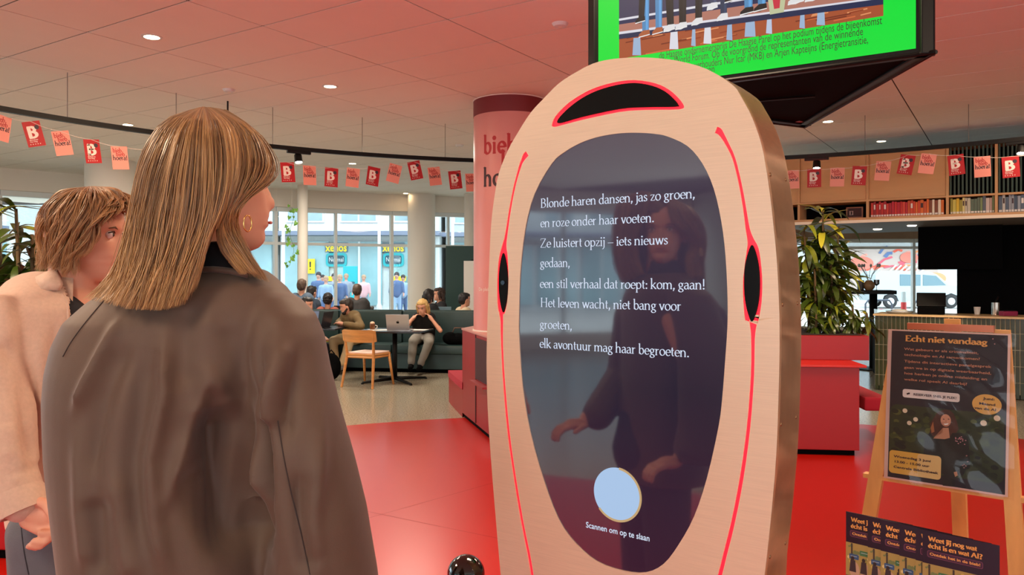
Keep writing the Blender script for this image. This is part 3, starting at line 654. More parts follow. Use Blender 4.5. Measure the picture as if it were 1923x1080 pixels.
# ================================================================== FURNITURE
M_booth = mat('booth_green', rgb(40, 62, 62), .42, var=.08, vscale=3, bump=.05, bscale=200)
M_oak = mat('oak', rgb(205, 140, 76), .45, var=.16, vscale=5, stretch=(1, 1, 6)); M_tabletop = mat('table_black', rgb(26, 28, 34), .25)
M_plint = mat('plinth_red', rgb(150, 26, 30), .4, var=.06, vscale=2); M_cush = mat('cushion_red', rgb(170, 24, 46), .85, bump=.2, bscale=300); M_redp = mat('planter_red', rgb(160, 16, 18), .38)
M_alu = mat('laptop_alu', rgb(200, 202, 206), .35, .7); M_lapb = mat('laptop_dark', rgb(50, 54, 62), .4, .3); M_paper = mat('paper', rgb(235, 230, 222), .8)
# booth sofa: back sections and seat sections
b0 = Vector((-5.6, 13.35, 0)); b1 = Vector((-.35, 12.45, 0)); bd = (b1 - b0).normalized(); bz = math.atan2(bd.y, bd.x); BL = (b1 - b0).length
bt_ = thing('booth_sofa', 'long dark green upholstered booth sofa behind the cafe tables', 'sofa', b0, bz)
cuts = [0, 1.55, 3.05, 4.15, BL]
cuts = [0, 1.35, (P(639, 600, 12.95) - b0).dot(bd), (P(757, 600, 12.75) - b0).dot(bd), BL]
for i in range(4):
    x0, x1 = cuts[i] + .006, cuts[i + 1] - .006
    mb = MB(); mb.bbox(x0, x1, 0, .16, .42, .95, .035); autosmooth(mb.build('back_cushion', M_booth, bt_), 1)
    mb = MB(); mb.bbox(x0, x1, -.55, 0, .3, .44, .035); autosmooth(mb.build('seat_cushion', M_booth, bt_), 1)
    mb = MB(); mb.bbox(x0, x1, -.5, -.02, .06, .3, .01); mb.build('front_panel', M_booth, bt_)
mb = MB(); mb.box(.02, BL - .02, -.44, .14, 0, .06); mb.build('recessed_plinth', M_blackm, bt_)
mb = MB(); mb.box(0, BL, .16, .2, .02, .93); mb.build('rear_panel', M_blackm, bt_)
mb = MB(); mb.tube([(0, .08, .955), (BL, .08, .955)], .006, 6); mb.build('piping', M_booth, bt_)

def cafe_table(c, rz, w, d, label, feet=.36):
    t = thing('cafe_table', label, 'table', c, rz)
    mb = MB(); mb.bbox(-w / 2, w / 2, -d / 2, d / 2, .715, .74, .006); mb.build('table_top', M_tabletop, t)
    mb = MB(); mb.tube([(0, 0, .03), (0, 0, .715)], .035, 12); mb.build('post', M_black, t, smooth=True)
    for k in range(4):
        a = PI / 4 + k * PI / 2; mb = MB(); mb.tube([(0, 0, .05), (feet * math.cos(a), feet * math.sin(a), .02)], [.03, .016], 8); ft = mb.build('foot', M_black, t, smooth=True)
        mb = MB(); mb.lathe([(.02, 0), (.02, .02)], 10, (feet * math.cos(a), feet * math.sin(a), 0)); mb.build('glide', M_black, ft)
    mb = MB(); mb.box(-.12, .12, -.12, .12, .7, .716); mb.build('mounting_plate', M_black, t)
    return t
T1 = (-1.68, 11.15, 0); cafe_table(T1, -.18, .95, .72, 'black cafe table with the silver laptop, in front of the blonde reader', .5)
T2 = (-3.0, 11.75, 0); cafe_table(T2, -.1, .9, .7, 'black cafe table at left with a dark laptop, beside the bearded man', .42)
# oak chair
ch = thing('dining_chair', 'oak chair with curved backrest and pale seat, seen from behind at the cafe table', 'chair', (-1.98, 10.72, 0), -.42)
mb = MB(); mb.bbox(-.22, .22, -.2, .22, .425, .455, .01); mb.build('seat_frame', M_oak, ch)
mb = MB(); mb.bbox(-.21, .21, -.18, .21, .455, .475, .009); mb.build('seat_pad', mat('seat_pale', rgb(235, 205, 192), .6), ch)
for sx in (-1, 1):
    mb = MB(); mb.tube([(sx * .25, -.27, 0), (sx * .215, -.19, .44), (sx * .235, -.235, .74)], [.017, .022, .014], 8); autosmooth(mb.build('rear_leg', M_oak, ch), .9)
    mb = MB(); mb.tube([(sx * .24, .26, 0), (sx * .205, .19, .45)], [.015, .021], 8); mb.build('front_leg', M_oak, ch, smooth=True)
for a, b in (((-.21, -.19, .41), (.21, -.19, .41)), ((-.2, .19, .41), (.2, .19, .41)), ((-.21, -.18, .41), (-.2, .19, .41)), ((.21, -.18, .41), (.2, .19, .41))):
    mb = MB(); mb.tube([a, b], .017, 6); mb.build('rail', M_oak, ch)
rings = []
for k in range(13):
    f = k / 12; x = -.27 + .54 * f; y = -.2 - .075 * math.sin(PI * f); hh = .085 if 0 < k < 12 else .07
    rings.append([(x, y - .009, .70 - hh), (x, y + .009, .70 - hh), (x, y + .009 - .03, .70 + hh), (x, y - .009 - .03, .70 + hh)])
mb = MB(); mb.loft(rings); autosmooth(mb.build('backrest', M_oak, ch), .7)
def laptop(loc, rz, m, label, ang=20, logo=False, screen=None):
    t = thing('laptop', label, 'laptop', loc, rz)
    mb = MB(); mb.bbox(-.165, .165, -.115, .115, 0, .014, .004); kb = mb.build('base', m, t)
    mb = MB(); mb.box(-.14, .14, -.03, .08, .014, .0155); mb.build('keyboard', M_black, kb)
    # lid rises from the far edge (+y is the user's side)
    a = math.radians(ang); mb = MB(); mb.M = Matrix.Translation((0, -.115, .014)) @ Matrix.Rotation(a, 4, 'X'); mb.bbox(-.165, .165, -.006, 0, 0, .23, .003); mb.build('lid', m, t)
    mb = MB(); mb.M = Matrix.Translation((0, -.115, .014)) @ Matrix.Rotation(a, 4, 'X'); mb.box(-.155, .155, .0, .001, .01, .222); mb.build('display', mat('display', rgb(90, 100, 120), .2, emit=screen or rgb(120, 130, 150), es=.5), t)
    if logo:
        mb = MB(); mb.M = Matrix.Translation((0, -.115, .014)) @ Matrix.Rotation(a, 4, 'X')
        cs = [circ(-.008, .115, .012, .017), circ(.008, .115, .012, .017), circ(.006, .142, .003, .007)]
        for c in cs: mb.add([(x, -.0068, z) for x, z in c], [tuple(range(len(c)))])
        mb.build('emblem', M_black, t, recalc=False)
    return t
laptop((-1.58, 11.02, .74), -.12, M_alu, 'silver laptop with dark fruit emblem on the lid, on the cafe table', -16 + 32, True)
laptop((-2.92, 11.72, .74), 1.35, M_lapb, 'dark laptop in front of the bearded man', 14)
laptop((-3.18, 11.9, .74), -.35 + PI, M_lapb, 'laptop with brownish screen at the left edge of the cafe tables', 14, screen=rgb(150, 130, 120))
mg = thing('coffee_cup', 'small glass coffee cup with a napkin on the cafe table, left of the silver laptop', 'cup', (-1.99, 11.08, .74))
mb = MB(); mb.lathe([(.03, 0), (.036, .02), (.042, .085), (.039, .085), (.033, .02), (.001, .01)], 20); autosmooth(mb.build('glass', mat('coffee', rgb(120, 74, 44), .2), mg), .7)
mb = MB(); mb.lathe([(.001, .0), (.065, .004), (.07, .01)], 20); mb.build('saucer', M_paper, mg, smooth=True)
mb = MB(); mb.ell((0, .0, .1), (.034, .034, .025)); mb.build('foam', mat('foam', rgb(230, 190, 160), .7), mg, smooth=True)
mb = MB(); mb.tube([(.04, 0, .07), (.07, 0, .06), (.065, 0, .03), (.038, 0, .025)], .006, 6); mb.build('handle', M_paper, mg, smooth=True)
for i, (x, y, rz, lab) in enumerate(((-1.85, 11.1, .3, 'white sheet of paper under the coffee cup'), (-1.36, 11.12, -.2, 'open papers to the right of the silver laptop'))):
    t = MB(); t.M = Matrix.Translation((x, y, .7405)) @ Matrix.Rotation(rz, 4, 'Z'); t.box(-.15, .15, -.1, .1, 0, .004); tag(t.build('paper_sheet', M_paper), lab, 'paper')
# bags on the sofa
t = thing('handbag', 'dark bag and jacket heap on the booth seat right of the blonde reader', 'bag', (-.85, 12.2, .44)); q = MB()
for c, r in (((0, 0, .08), (.2, .14, .1)), ((.18, .02, .07), (.16, .12, .08)), ((-.12, -.04, .1), (.12, .1, .1)), ((.3, 0, .05), (.1, .1, .05))): q.ell(c, r)
obj('pouch', remesh(q, .015, 3), M_blackm, t); q = MB(); q.tube([(-.1, 0, .15), (-.05, 0, .26), (.08, 0, .26), (.12, 0, .14)], .009, 6); q.build('strap', mat('leather_brown', rgb(110, 74, 56), .6), t, smooth=True)
t = thing('backpack', 'black backpack on the floor behind the woman, left of the oak chair', 'bag', (-2.62, 11.25, 0)); q = MB(); q.ell((0, 0, .2), (.15, .1, .2)); q.ell((0, -.08, .13), (.11, .06, .11)); obj('sack', remesh(q, .015, 3), M_blackm, t)
q = MB(); q.tube([(-.05, .02, .38), (0, .02, .44), (.05, .02, .38)], .01, 6); q.build('handle', M_blackm, t, smooth=True)
# yellow-green cushion
t = MB(); t.bbox(-3.1, -2.7, 12.25, 12.5, .44, .5, .025); tag(autosmooth(t.build('seat_cushion', mat('lime', rgb(190, 205, 60), .8)), 1), 'lime green flat cushion on the booth seat beside the bearded man', 'cushion')

# ---------------- red plinth with bench around the pink column
def prism(mb, pts, z0, z1):
    n = len(pts); mb.add([(p[0], p[1], z0) for p in pts] + [(p[0], p[1], z1) for p in pts], [tuple(range(n))[::-1], tuple(range(n, 2 * n))] + [(i, (i + 1) % n, n + (i + 1) % n, n + i) for i in range(n)]); return mb
pl = thing('column_plinth', 'red joinery plinth with niche and low bench around the pink column', 'bench', (0, 8, 0))
A1 = Vector((-.53, 8.55)); A2 = Vector((-.2, 7.18)); 
MAIN = [(-.62, 9.0), (-.535, 8.35), (-.30, 7.25), (.5, 7.05), (1.2, 7.5), (1.0, 9.1)]
MAIN = [(-.53, 8.3), (-.20, 7.1), (.55, 6.95), (1.15, 7.5), (.9, 9.0), (-.3, 9.1)]
mb = MB(); prism(mb, MAIN, .05, .935); mb.build('carcass', M_plint, pl, world=True)
def inset(pts, k): c = Vector((sum(p[0] for p in pts) / len(pts), sum(p[1] for p in pts) / len(pts))); return [tuple(c + (Vector(p) - c) * k) for p in pts]
mb = MB(); prism(mb, inset(MAIN, 1.012), .935, .952); mb.build('top_board', mat('plinth_top', rgb(205, 150, 140), .35), pl, world=True)
mb = MB(); prism(mb, inset(MAIN, .97), 0, .05); mb.build('kick_board', M_blackm, pl, world=True)
d = (Vector(MAIN[1]) - Vector(MAIN[0])); L = d.length; d.normalize(); rz = math.atan2(d.y, d.x)
mb = MB(); mb.M = Matrix.Translation((MAIN[0][0], MAIN[0][1], 0)) @ Matrix.Rotation(rz, 4, 'Z'); mb.box(L * .52, L * .54, -.006, .01, .06, .93); mb.box(L * .54, L * .98, -.008, .01, .5, .9); mb.build('niche', mat('niche_dark', rgb(60, 12, 16), .7), pl, world=True)
mb = MB(); mb.M = Matrix.Translation((MAIN[0][0], MAIN[0][1], 0)) @ Matrix.Rotation(rz, 4, 'Z'); mb.box(L * .54, L * .99, -.07, .0, .47, .49); mb.build('niche_shelf', M_plint, pl, world=True)
BEN = [(-.76, 9.35), (-.70, 9.05), (-.53, 8.3), (-.3, 9.1), (-.35, 9.4)]
mb = MB(); prism(mb, BEN, 0, .3); mb.build('bench_box', M_plint, pl, world=True)
mb = MB(); prism(mb, inset(BEN, 1.04), .3, .375); autosmooth(mb.build('bench_cushion', M_cush, pl, world=True))
# low red seating seen at the left edge behind the young man
t = thing('red_planter', 'low red planter box at the far left behind the young man', 'planter', (-2.75, 4.1, 0), -.12)
mb = MB(); mb.bbox(-1.3, .5, 0, .6, .06, .44, .01); mb.build('box', M_redp, t); mb = MB(); mb.box(-1.25, .45, .04, .56, 0, .06); mb.build('kick_board', M_blackm, t); mb = MB(); mb.box(-1.26, .46, .04, .56, .44, .446); mb.build('soil', mat('soil', rgb(40, 28, 22), .95), t)

# ---------------- red planter at right
c0 = PZ(1614, 858, 0); A2d = Vector((.841, -.541, 0)); B2d = Vector((.541, .841, 0))
pt = thing('red_planter', 'large red planter box with a projecting lower seat, right of the standing screen', 'planter', c0, math.atan2(-.12, 1))
mb = MB(); mb.bbox(-1.7, 0, 0, 1.6, .05, .745, .004); mb.build('seat_box', M_redp, pt); mb = MB(); mb.bbox(-1.72, .05, -.03, 1.62, .745, .765, .004); mb.build('seat_top', mat('seat_top_red', rgb(205, 38, 24), .3), pt)
mb = MB(); mb.bbox(-1.5, .2, .38, 1.5, .765, .98, .004); mb.build('planter_trough', M_redp, pt); mb = MB(); mb.box(-1.66, -.03, .03, 1.55, 0, .05); mb.build('kick_board', M_blackm, pt)
mb = MB(); mb.box(-1.46, .16, .42, 1.46, .98, .984); mb.build('soil', mat('soil', rgb(40, 28, 22), .95), pt)
mb = MB(); mb.bbox(.2, .42, .5, 1.4, .3, .42, .02); mb.build('side_cushion', M_cush, pt)

# ---------------- counter with narrow green tiles
k0 = PZ(1643, 742 + 1, 0.0); k0 = Vector((4.62, 9.95, 0)); 
M_tile = mat('tile_green', rgb(58, 66, 44), .2, var=.2, vscale=9); M_grout = mat('grout', rgb(215, 205, 175), .8); M_ply = mat('plywood', rgb(206, 160, 110), .6, var=.06, vscale=2, stretch=(1, 1, 3))
cp = Plane((P(1783, 592, 9.86).x, 9.86, 0), (.838, -.546, 0)); uL = cp.at(1643, 592)[0]
cn = thing('bar_counter', 'cafe counter faced with narrow dark green tiles and a pale top', 'counter', cp.O + cp.u * uL, math.atan2(-.546, .838))
mb = MB(); mb.bbox(-.02, 4.4, -.03, .7, .985, 1.01, .004); mb.build('worktop', mat('worktop', rgb(225, 190, 140), .4), cn)
mb = MB(); mb.box(0, 4.38, .012, .66, .06, .985); mb.build('body', M_grout, cn); mb = MB(); mb.box(.03, 4.35, .05, .6, 0, .06); mb.build('kick_board', M_blackm, cn)
tl = MB(); tl.bbox(.003, .046, 0, .014, .003, .196, .003); tme2 = tl.mesh(); tme2.materials.append(M_tile)
for r_ in range(5):
    for c_ in range(58):
        o = bpy.data.objects.new('tile', tme2); COL.objects.link(o); o.parent = cn; o.location = (c_ * .0505, 0, .985 - .2 * (r_ + 1) + .02)
# bits on the counter
def prop(name, label, cat, loc, fn, rz=0): t = thing(name, label, cat, loc, rz); fn(t); return t
def on_counter(px, d=.3): u = cp.at(px, 590)[0]; return cp.O + cp.u * u + Vector((.546, .838, 0)) * d + Vector((0, 0, 1.01))
def reg(t):
    mb = MB(); mb.bbox(-.16, .16, -.12, .12, 0, .1, .02); mb.build('base', M_blackm, t); mb = MB(); mb.M = Matrix.Translation((0, 0, .1)) @ Matrix.Rotation(-.5, 4, 'X'); mb.bbox(-.17, .17, -.015, .015, 0, .2, .008); mb.build('display', M_black, t); mb = MB(); mb.tube([(.1, .05, .1), (.1, .05, .2)], .012, 8); mb.build('stem', M_black, t)
prop('cash_register', 'black till on the counter just left of the dark wall', 'till', on_counter(1745, .25), reg, -.5)
def tray(t):
    mb = MB(); mb.lathe([(.001, 0), (.14, .002), (.18, .03), (.175, .032), (.13, .008), (.001, .006)], 28); mb.build('bowl', M_alu, t, smooth=True); mb = MB(); mb.ell((0, 0, .03), (.1, .1, .03)); mb.build('cloth', M_paper, t, smooth=True)
prop('metal_tray', 'shallow silver dish on the left end of the counter', 'dish', on_counter(1684, .3), tray)
def cup(t):
    mb = MB(); mb.lathe([(.03, 0), (.04, .1), (.037, .1), (.028, .006), (.001, .005)], 18); autosmooth(mb.build('cup_wall', M_paper, t), .7)
prop('paper_cup', 'white cup on the counter in front of the dark wall', 'cup', on_counter(1832, .45), cup)
def lever(t): mb = MB(); mb.lathe([(.001, .18), (.05, .16), (.05, .02), (.055, 0)], 20); autosmooth(mb.build('body', mat('steel', rgb(170, 160, 150), .25, 1), t)); mb = MB(); mb.tube([(0, 0, .17), (0, -.06, .24)], .01, 8); mb.build('tap', M_black, t)
prop('beer_tap', 'small steel tap on the counter, right of the white cup', 'tap', on_counter(1868, .5), lever)
def redbox(t): mb = MB(); mb.bbox(-.09, .09, -.05, .05, 0, .06, .008); mb.build('box', mat('magenta', rgb(150, 20, 70), .5), t); mb = MB(); mb.bbox(-.08, .08, -.04, .04, .06, .07, .004); mb.build('lid', M_black, t)
prop('small_box', 'dark magenta box lying on the counter near the right edge', 'box', on_counter(1893, .3), redbox)
# ---------------- dark walls of the servery behind
sv = thing('servery_screen', 'matt black servery wall and hanging hood beside the right hand window', 'partition', cp.O + cp.u * uL, math.atan2(-.546, .838))
ua = cp.at(1778, 500)[0] - uL
mb = MB(); mb.box(ua + .06, ua + 4.5, .9, 1.1, 1.0, 2.36); mb.build('wall_panel', M_blackm, sv); mb = MB(); ub = cp.at(1724, 450)[0] - uL
pA = Plane(cp.O + Vector((.546, .838, 0)) * .72, cp.u); u1 = pA.at(1724, 450)[0] - uL; z1 = pA.at(1724, 506)[1]; u2 = pA.at(1800, 450)[0] - uL
mb = MB(); mb.box(u1, u2 + .5, .72, 1.2, z1, 2.36); mb.build('hood', M_blackm, sv)
mb = MB(); mb.box(ua + 2.2, ua + 4.4, .86, .9, 1.3, 1.32); mb.build('shelf', M_black, sv)
for k in range(3):
    mb = MB(); mb.lathe([(.03, 0), (.03, .12), (.012, .16), (.012, .2)], 12, (ua + .9 + .35 * k, .87, 1.15)); mb.build('dispenser', mat('bottle_dark', rgb(50, 44, 40), .2), sv, smooth=True)
# ---------------- bookcase over the servery
bp_ = Plane((P(1783, 400, 9.3).x, 9.3, 0), (.838, -.546, 0)); uB = bp_.at(1462, 420)[0]; zb = bp_.at(1783, 407)[1]
def bu(px, py=380): return bp_.at(px, py)[0] - uB
bc = thing('bookcase', 'long plywood bookcase hung above the servery, with closed panels over one row of books', 'bookcase', bp_.O + bp_.u * uB, math.atan2(-.546, .838))
BW = bu(2080); z_sh = bp_.at(1778, 369)[1]; ztop = 3.06
mb = MB(); mb.bbox(0, BW, 0, .4, zb - .01, zb + .03, .003); mb.build('bottom_board', M_ply, bc)
mb = MB(); mb.bbox(0, BW, 0, .4, z_sh - .012, z_sh + .012, .003); mb.build('middle_board', M_ply, bc)
mb = MB(); mb.bbox(0, BW, 0, .4, ztop, ztop + .025, .003); mb.build('top_board', M_ply, bc)
mb = MB(); mb.box(0, BW, .38, .4, zb, ztop); mb.build('back_board', M_blackm, bc)
ups = [1500, 1629, 1779, 1871, 1990, 2078]
for px in ups: u = bu(px); mb = MB(); mb.bbox(u - .015, u + .015, -.004, .39, zb + .03, ztop, .002); mb.build('upright', M_ply, bc)
mb = MB(); mb.bbox(0, .02, 0, .4, zb, ztop, .002); mb.build('end_board', M_ply, bc)
for a, b in ((0, 1500), (1500, 1629), (1629, 1779)):
    u0 = (bu(a) if a else .02) + .017; u1_ = bu(b) - .017; mb = MB(); mb.bbox(u0, u1_, .01, .03, z_sh + .014, ztop - .002, .003); mb.build('closed_panel', M_ply, bc)
M_slat = mat('slat_green', rgb(70, 92, 84), .7)
for a, b in ((1779, 1871), (1871, 1990)):
    u = bu(a) + .03; sm = MB(); sm.tube([(0, .06, z_sh + .013), (0, .06, ztop)], .011, 8); sme = sm.mesh(); sme.materials.append(M_slat)
    while u < bu(b) - .03:
        o = bpy.data.objects.new('slat', sme); COL.objects.link(o); o.parent = bc; o.location = (u, 0, 0); u += .042
# wooden ceiling panel strip under the bookcase: dropped dark ceiling with two lamps
dc = thing('dropped_ceiling', 'grey dropped ceiling panel with small lamps under the bookcase', 'ceiling panel', bc.location.copy(), math.atan2(-.546, .838))
mb = MB(); mb.box(0, BW, .05, 2.5, zb - .035, zb - .014); mb.build('panel', mat('drop_grey', rgb(96, 98, 100), .6), dc)
for px in (1671, 1712):
    q = PZ(px, 424 if px > 1700 else 418, zb - .036) if 0 else None
for k, (uu, vv) in enumerate(((1.0, 1.5), (1.5, .9), (2.3, 1.7))): mb = MB(); mb.lathe([(.001, -.012), (.05, -.012), (.06, 0)], 18, (uu, vv, zb - .036)); mb.build('lamp', M_lampE, dc)
mb = MB(); mb.box(0, BW, -.012, -.001, zb - .036, zb + .0); mb.build('edge_strip', mat('edge_led', rgb(250, 235, 210), .5), dc)
# books
BC = [[(176, 30, 34), (196, 40, 34), (170, 24, 40), (205, 60, 46), (150, 26, 30)], [(205, 40, 34), (190, 30, 50), (214, 66, 48)], [(214, 70, 34), (226, 110, 40), (204, 84, 40)], [(222, 170, 60), (130, 70, 40), (240, 226, 200), (60, 40, 44), (226, 120, 40)],
      [(220, 190, 40), (210, 200, 90), (160, 150, 50), (225, 215, 140)], [(150, 170, 60), (200, 195, 170), (90, 110, 90), (225, 220, 200)], [(190, 160, 150), (120, 140, 90), (90, 100, 110), (205, 190, 180)], [(80, 100, 120), (96, 130, 160), (60, 80, 100), (150, 160, 170), (200, 200, 190)]]
CN = {0: 'dark red', 1: 'red', 2: 'orange', 3: 'yellow and brown', 4: 'yellow', 5: 'green or cream', 6: 'grey or pink', 7: 'blue grey'}
bkm = {}
r = random.Random(11)
def book(u, w, h, col, lab, grp, lean=0):
    t = thing('book', lab, 'book', (0, 0, 0), 0, grp); base = bc.location; R = Matrix.Rotation(math.atan2(-.546, .838), 3, 'Z')
    t.location = Vector(base) + R @ Vector((u + w / 2, .05, zb + .03)); t.rotation_euler = (R @ Matrix.Rotation(lean, 3, 'Y')).to_euler()
    key = ('book_%d_%d_%d' % col); m = mat(key, rgb(*col), .5)
    mb = MB(); mb.box(-w / 2 + .001, w / 2 - .001, 0, .15, 0, h); mb.build('cover', m, t)
    mb = MB(); mb.box(-w / 2 + .003, w / 2 - .003, -.001, 0, .008, .03); mb.build('spine_label', M_paper, t)
    if h > .19 and r.random() < .6: mb = MB(); mb.box(-w / 2 + .006, w / 2 - .006, -.001, 0, h * .5, h * .8); mb.build('spine_title', M_paper if sum(col) < 330 else M_ink, t)
def shelf_books(pa, pb, palettes, where):
    u = bu(pa); e = bu(pb); L = e - u; n = 0
    while u < e - .02:
        f = (u - bu(pa)) / L; pi_ = palettes[min(len(palettes) - 1, int(f * len(palettes)))]; w_ = r.uniform(.022, .038); h = r.uniform(.165, .2) + (.02 if pi_ > 2 else 0) * r.random()
        book(u, w_, h, r.choice(BC[pi_]), '%s book, %s from left %s' % (CN[pi_], ['first', 'second', 'third'][n] if n < 3 else '%d%s' % (n + 1, {1: 'st', 2: 'nd', 3: 'rd'}.get((n + 1) % 10 if not 10 < n + 1 < 20 else 0, 'th')), where), 'books ' + where); u += w_ + .001; n += 1
shelf_books(1634, 1776, [0, 1, 2, 3], 'in the bay left of the green slats')
shelf_books(1784, 1868, [4, 5, 6], 'in the bay under the first green slats')
shelf_books(1875, 1935, [7], 'in the last bay at the right edge')
t = thing('framed_sign', 'small dark framed sign standing on the bookcase beside the red books', 'sign', Vector(bc.location) + Matrix.Rotation(math.atan2(-.546, .838), 3, 'Z') @ Vector((bu(1588), .03, zb + .03)), math.atan2(-.546, .838))
mb = MB(); mb.bbox(0, .2, 0, .02, 0, .14, .004); mb.build('frame', mat('frame_brown', rgb(120, 84, 56), .5), t); mb = MB(); mb.box(.015, .185, -.002, 0, .015, .125); mb.build('board', M_black, t)
serif('lettering', 'EI', .04, .04, .03, M_paper, t, y=-.004)
# ---------------- standing table with glasses by the right window
tp = P(1640, 545, 12.6); t = thing('high_table', 'black high table with a thick post by the right hand window', 'table', (tp.x, tp.y, 0), -.3); zt = tp.z
mb = MB(); mb.bbox(-.55, .3, -.3, .3, zt - .06, zt, .01); mb.build('table_top', M_black, t); mb = MB(); mb.tube([(0, 0, .03), (0, 0, zt - .06)], .06, 14); mb.build('post', M_black, t, smooth=True); mb = MB(); mb.lathe([(.28, 0), (.28, .02), (.05, .035)], 28); mb.build('foot', M_black, t)
def glass_prop(px, Yo, name, lab, prof, m):
    q = P(px, 540, 12.6 + Yo); q.z = zt; t = thing(name, lab, 'glass', q); mb = MB(); mb.lathe(prof, 18); autosmooth(mb.build('bowl', m, t), .8); return t
M_gl = mat('dark_glass', rgb(70, 64, 60), .1, spec=.9); M_vase = mat('vase_amber', rgb(170, 130, 90), .15)
glass_prop(1616, 0, 'candle_glass', 'dark candle glass at the left of the high table', [(.05, 0), (.055, .16), (.05, .16), (.045, .01), (.001, .01)], M_gl)
g = glass_prop(1632, 0, 'vase', 'round amber vase with dry twigs on the high table', [(.05, 0), (.09, .05), (.09, .1), (.05, .15), (.045, .16)], M_vase)
for k in range(9):
    a = r.uniform(0, 6.28); mb = MB(); mb.tube([(0, 0, .1), (.05 * math.cos(a), .05 * math.sin(a), .25), (.16 * math.cos(a), .12 * math.sin(a), .36 + .08 * r.random())], .004, 5); tw = mb.build('twig', M_frame, g); mb = MB(); mb.ell((.16 * math.cos(a), .12 * math.sin(a), .4), (.02, .02, .03), n=8, m=6); mb.build('seed_head', M_frame, tw)
glass_prop(1646, 0, 'wine_glass', 'stemmed dark glass right of the vase on the high table', [(.035, 0), (.005, .01), (.005, .07), (.045, .1), (.045, .17), (.04, .17), (.035, .1), (.001, .09)], M_gl)
# glass box and chairs near the right window
t = thing('glass_case', 'glass display case beside the high table', 'display case', (P(1665, 560, 12.0).x, 12.0, 0), -.3)
mb = MB(); mb.bbox(-.15, .15, -.2, .2, .75, 1.0, .004); mb.build('glass_box', glassy('case_glass', (.8, .9, .9)), t); mb = MB(); mb.bbox(-.17, .17, -.22, .22, 0, .75, .01); mb.build('cabinet', M_blackm, t)
t = thing('bar_stool', 'black stool between the high table and the counter', 'stool', (P(1686, 580, 11.2).x, 11.2, 0)); mb = MB(); mb.lathe([(.001, .74), (.17, .74), (.18, .72), (.17, .7), (.001, .7)], 24); mb.build('seat', M_black, t, smooth=True)
for k in range(4):
    a = PI / 4 + k * PI / 2; mb = MB(); mb.tube([(.1 * math.cos(a), .1 * math.sin(a), .7), (.2 * math.cos(a), .2 * math.sin(a), 0)], .012, 8); mb.build('leg', M_black, t, smooth=True)
# ---------------- green panel and flip chart
t = thing('green_partition', 'tall dark green partition panel right of the white columns', 'partition', (P(864, 560, 15).x, 15, 0)); zt2 = P(864, 462, 15).z
mb = MB(); mb.bbox(P(837, 0, 15).x - t.location.x, .5, 0, .08, .05, zt2, .006); mb.build('panel', mat('panel_green', rgb(30, 62, 58), .6), t); mb = MB(); mb.box(-.2, .45, -.1, .2, 0, .05); mb.build('foot', M_black, t)
t = thing('flip_chart', 'white flip chart board in front of the green partition', 'flip chart', (P(885, 560, 14.6).x, 14.6, 0)); x0 = P(871, 0, 14.6).x - t.location.x; zt3 = P(0, 490, 14.6).z
mb = MB(); mb.bbox(x0, x0 + .68, -.02, 0, zt3 - .95, zt3, .004); mb.build('board', M_paper, t)
for s in (.08, .6): mb = MB(); mb.tube([(x0 + s, .05, 0), (x0 + s, 0, zt3)], .015, 8); mb.build('leg', M_alu, t)
mb = MB(); mb.tube([(x0 + .14, -.02, zt3 + .015), (x0 + .24, -.02, zt3 + .015)], .012, 8); mb.build('clip', M_black, t)
# window tables behind the booth
for px, Y, w_, lab in ((640, 14.6, 1.9, 'pale window table behind the booth, left'), (838, 14.2, 1.0, 'pale window table behind the booth, right')):
    c = P(px, 580, Y); t = thing('window_table', lab, 'table', (c.x, Y, 0)); mb = MB(); mb.bbox(-w_ / 2, w_ / 2, -.3, .3, .7, .73, .006); mb.build('table_top', M_oak if px < 700 else M_white, t)
    for sx in (-1, 1): mb = MB(); mb.tube([(sx * (w_ / 2 - .1), 0, 0), (sx * (w_ / 2 - .1), 0, .7)], .025, 8); mb.build('leg', M_black, t)
laptop((P(648, 570, 14.55).x, 14.55, .73), -.1, M_lapb, 'black laptop beside the man in the dark jacket at the window table', 12, screen=rgb(200, 210, 225))
laptop((P(829, 575, 14.05).x, 14.05, .73), .15, mat('laptop_blue', rgb(150, 185, 205), .4), 'pale blue laptop at the window table behind the booth', 14)
t = thing('basket', 'woven basket with dark pots on the window table behind the booth', 'basket', (P(693, 575, 14.6).x, 14.6, .73)); mb = MB(); mb.lathe([(.001, 0), (.1, 0), (.12, .14), (.11, .14)], 20); mb.build('basket_wall', mat('wicker', rgb(190, 160, 110), .8), t)
for k in range(3): mb = MB(); mb.lathe([(.03, .1), (.035, .2), (.02, .22)], 12, (-.06 + .06 * k, 0, 0)); mb.build('jar', M_gl, t, smooth=True)
# ================================================================== STANDING SCREEN (front centre)
KD = Vector((1961, -1450, 0)).normalized(); KP = Plane((P(1200, 500, 1.78).x, 1.78, 0), KD)
kz = math.atan2(KD.y, KD.x); K = thing('standing_screen', 'tall rounded beige metal kiosk with red light lines and oval screen showing a poem', 'kiosk', KP.O, kz)
ky = .145
def brushed(name, col, rough, sc, metal=.55):
    m = mat(name, col, rough, metal, var=.05, vscale=30, stretch=sc, aniso=.4); return m
M_face = brushed('kiosk_face', rgb(230, 204, 178), .36, (.3, 1, 14), .25)
M_side = brushed('kiosk_side', rgb(222, 182, 142), .34, (14, 1, .3), .6)
c5 = lambda x, y: KP.at(880 + x / 2.118, 90 + y / 2.118)
c6 = lambda x, y: KP.at(880 + x / 2.077, 560 + y / 2.077)
kp = lambda x, y: KP.at(x, y)
L5 = [(75, 1080), (82, 860), (90, 700), (103, 590), (120, 500), (155, 410), (200, 330), (248, 256), (300, 200), (360, 140), (430, 95), (495, 62), (560, 46), (630, 39), (700, 38), (775, 43), (850, 55), (950, 85), (1050, 148)]
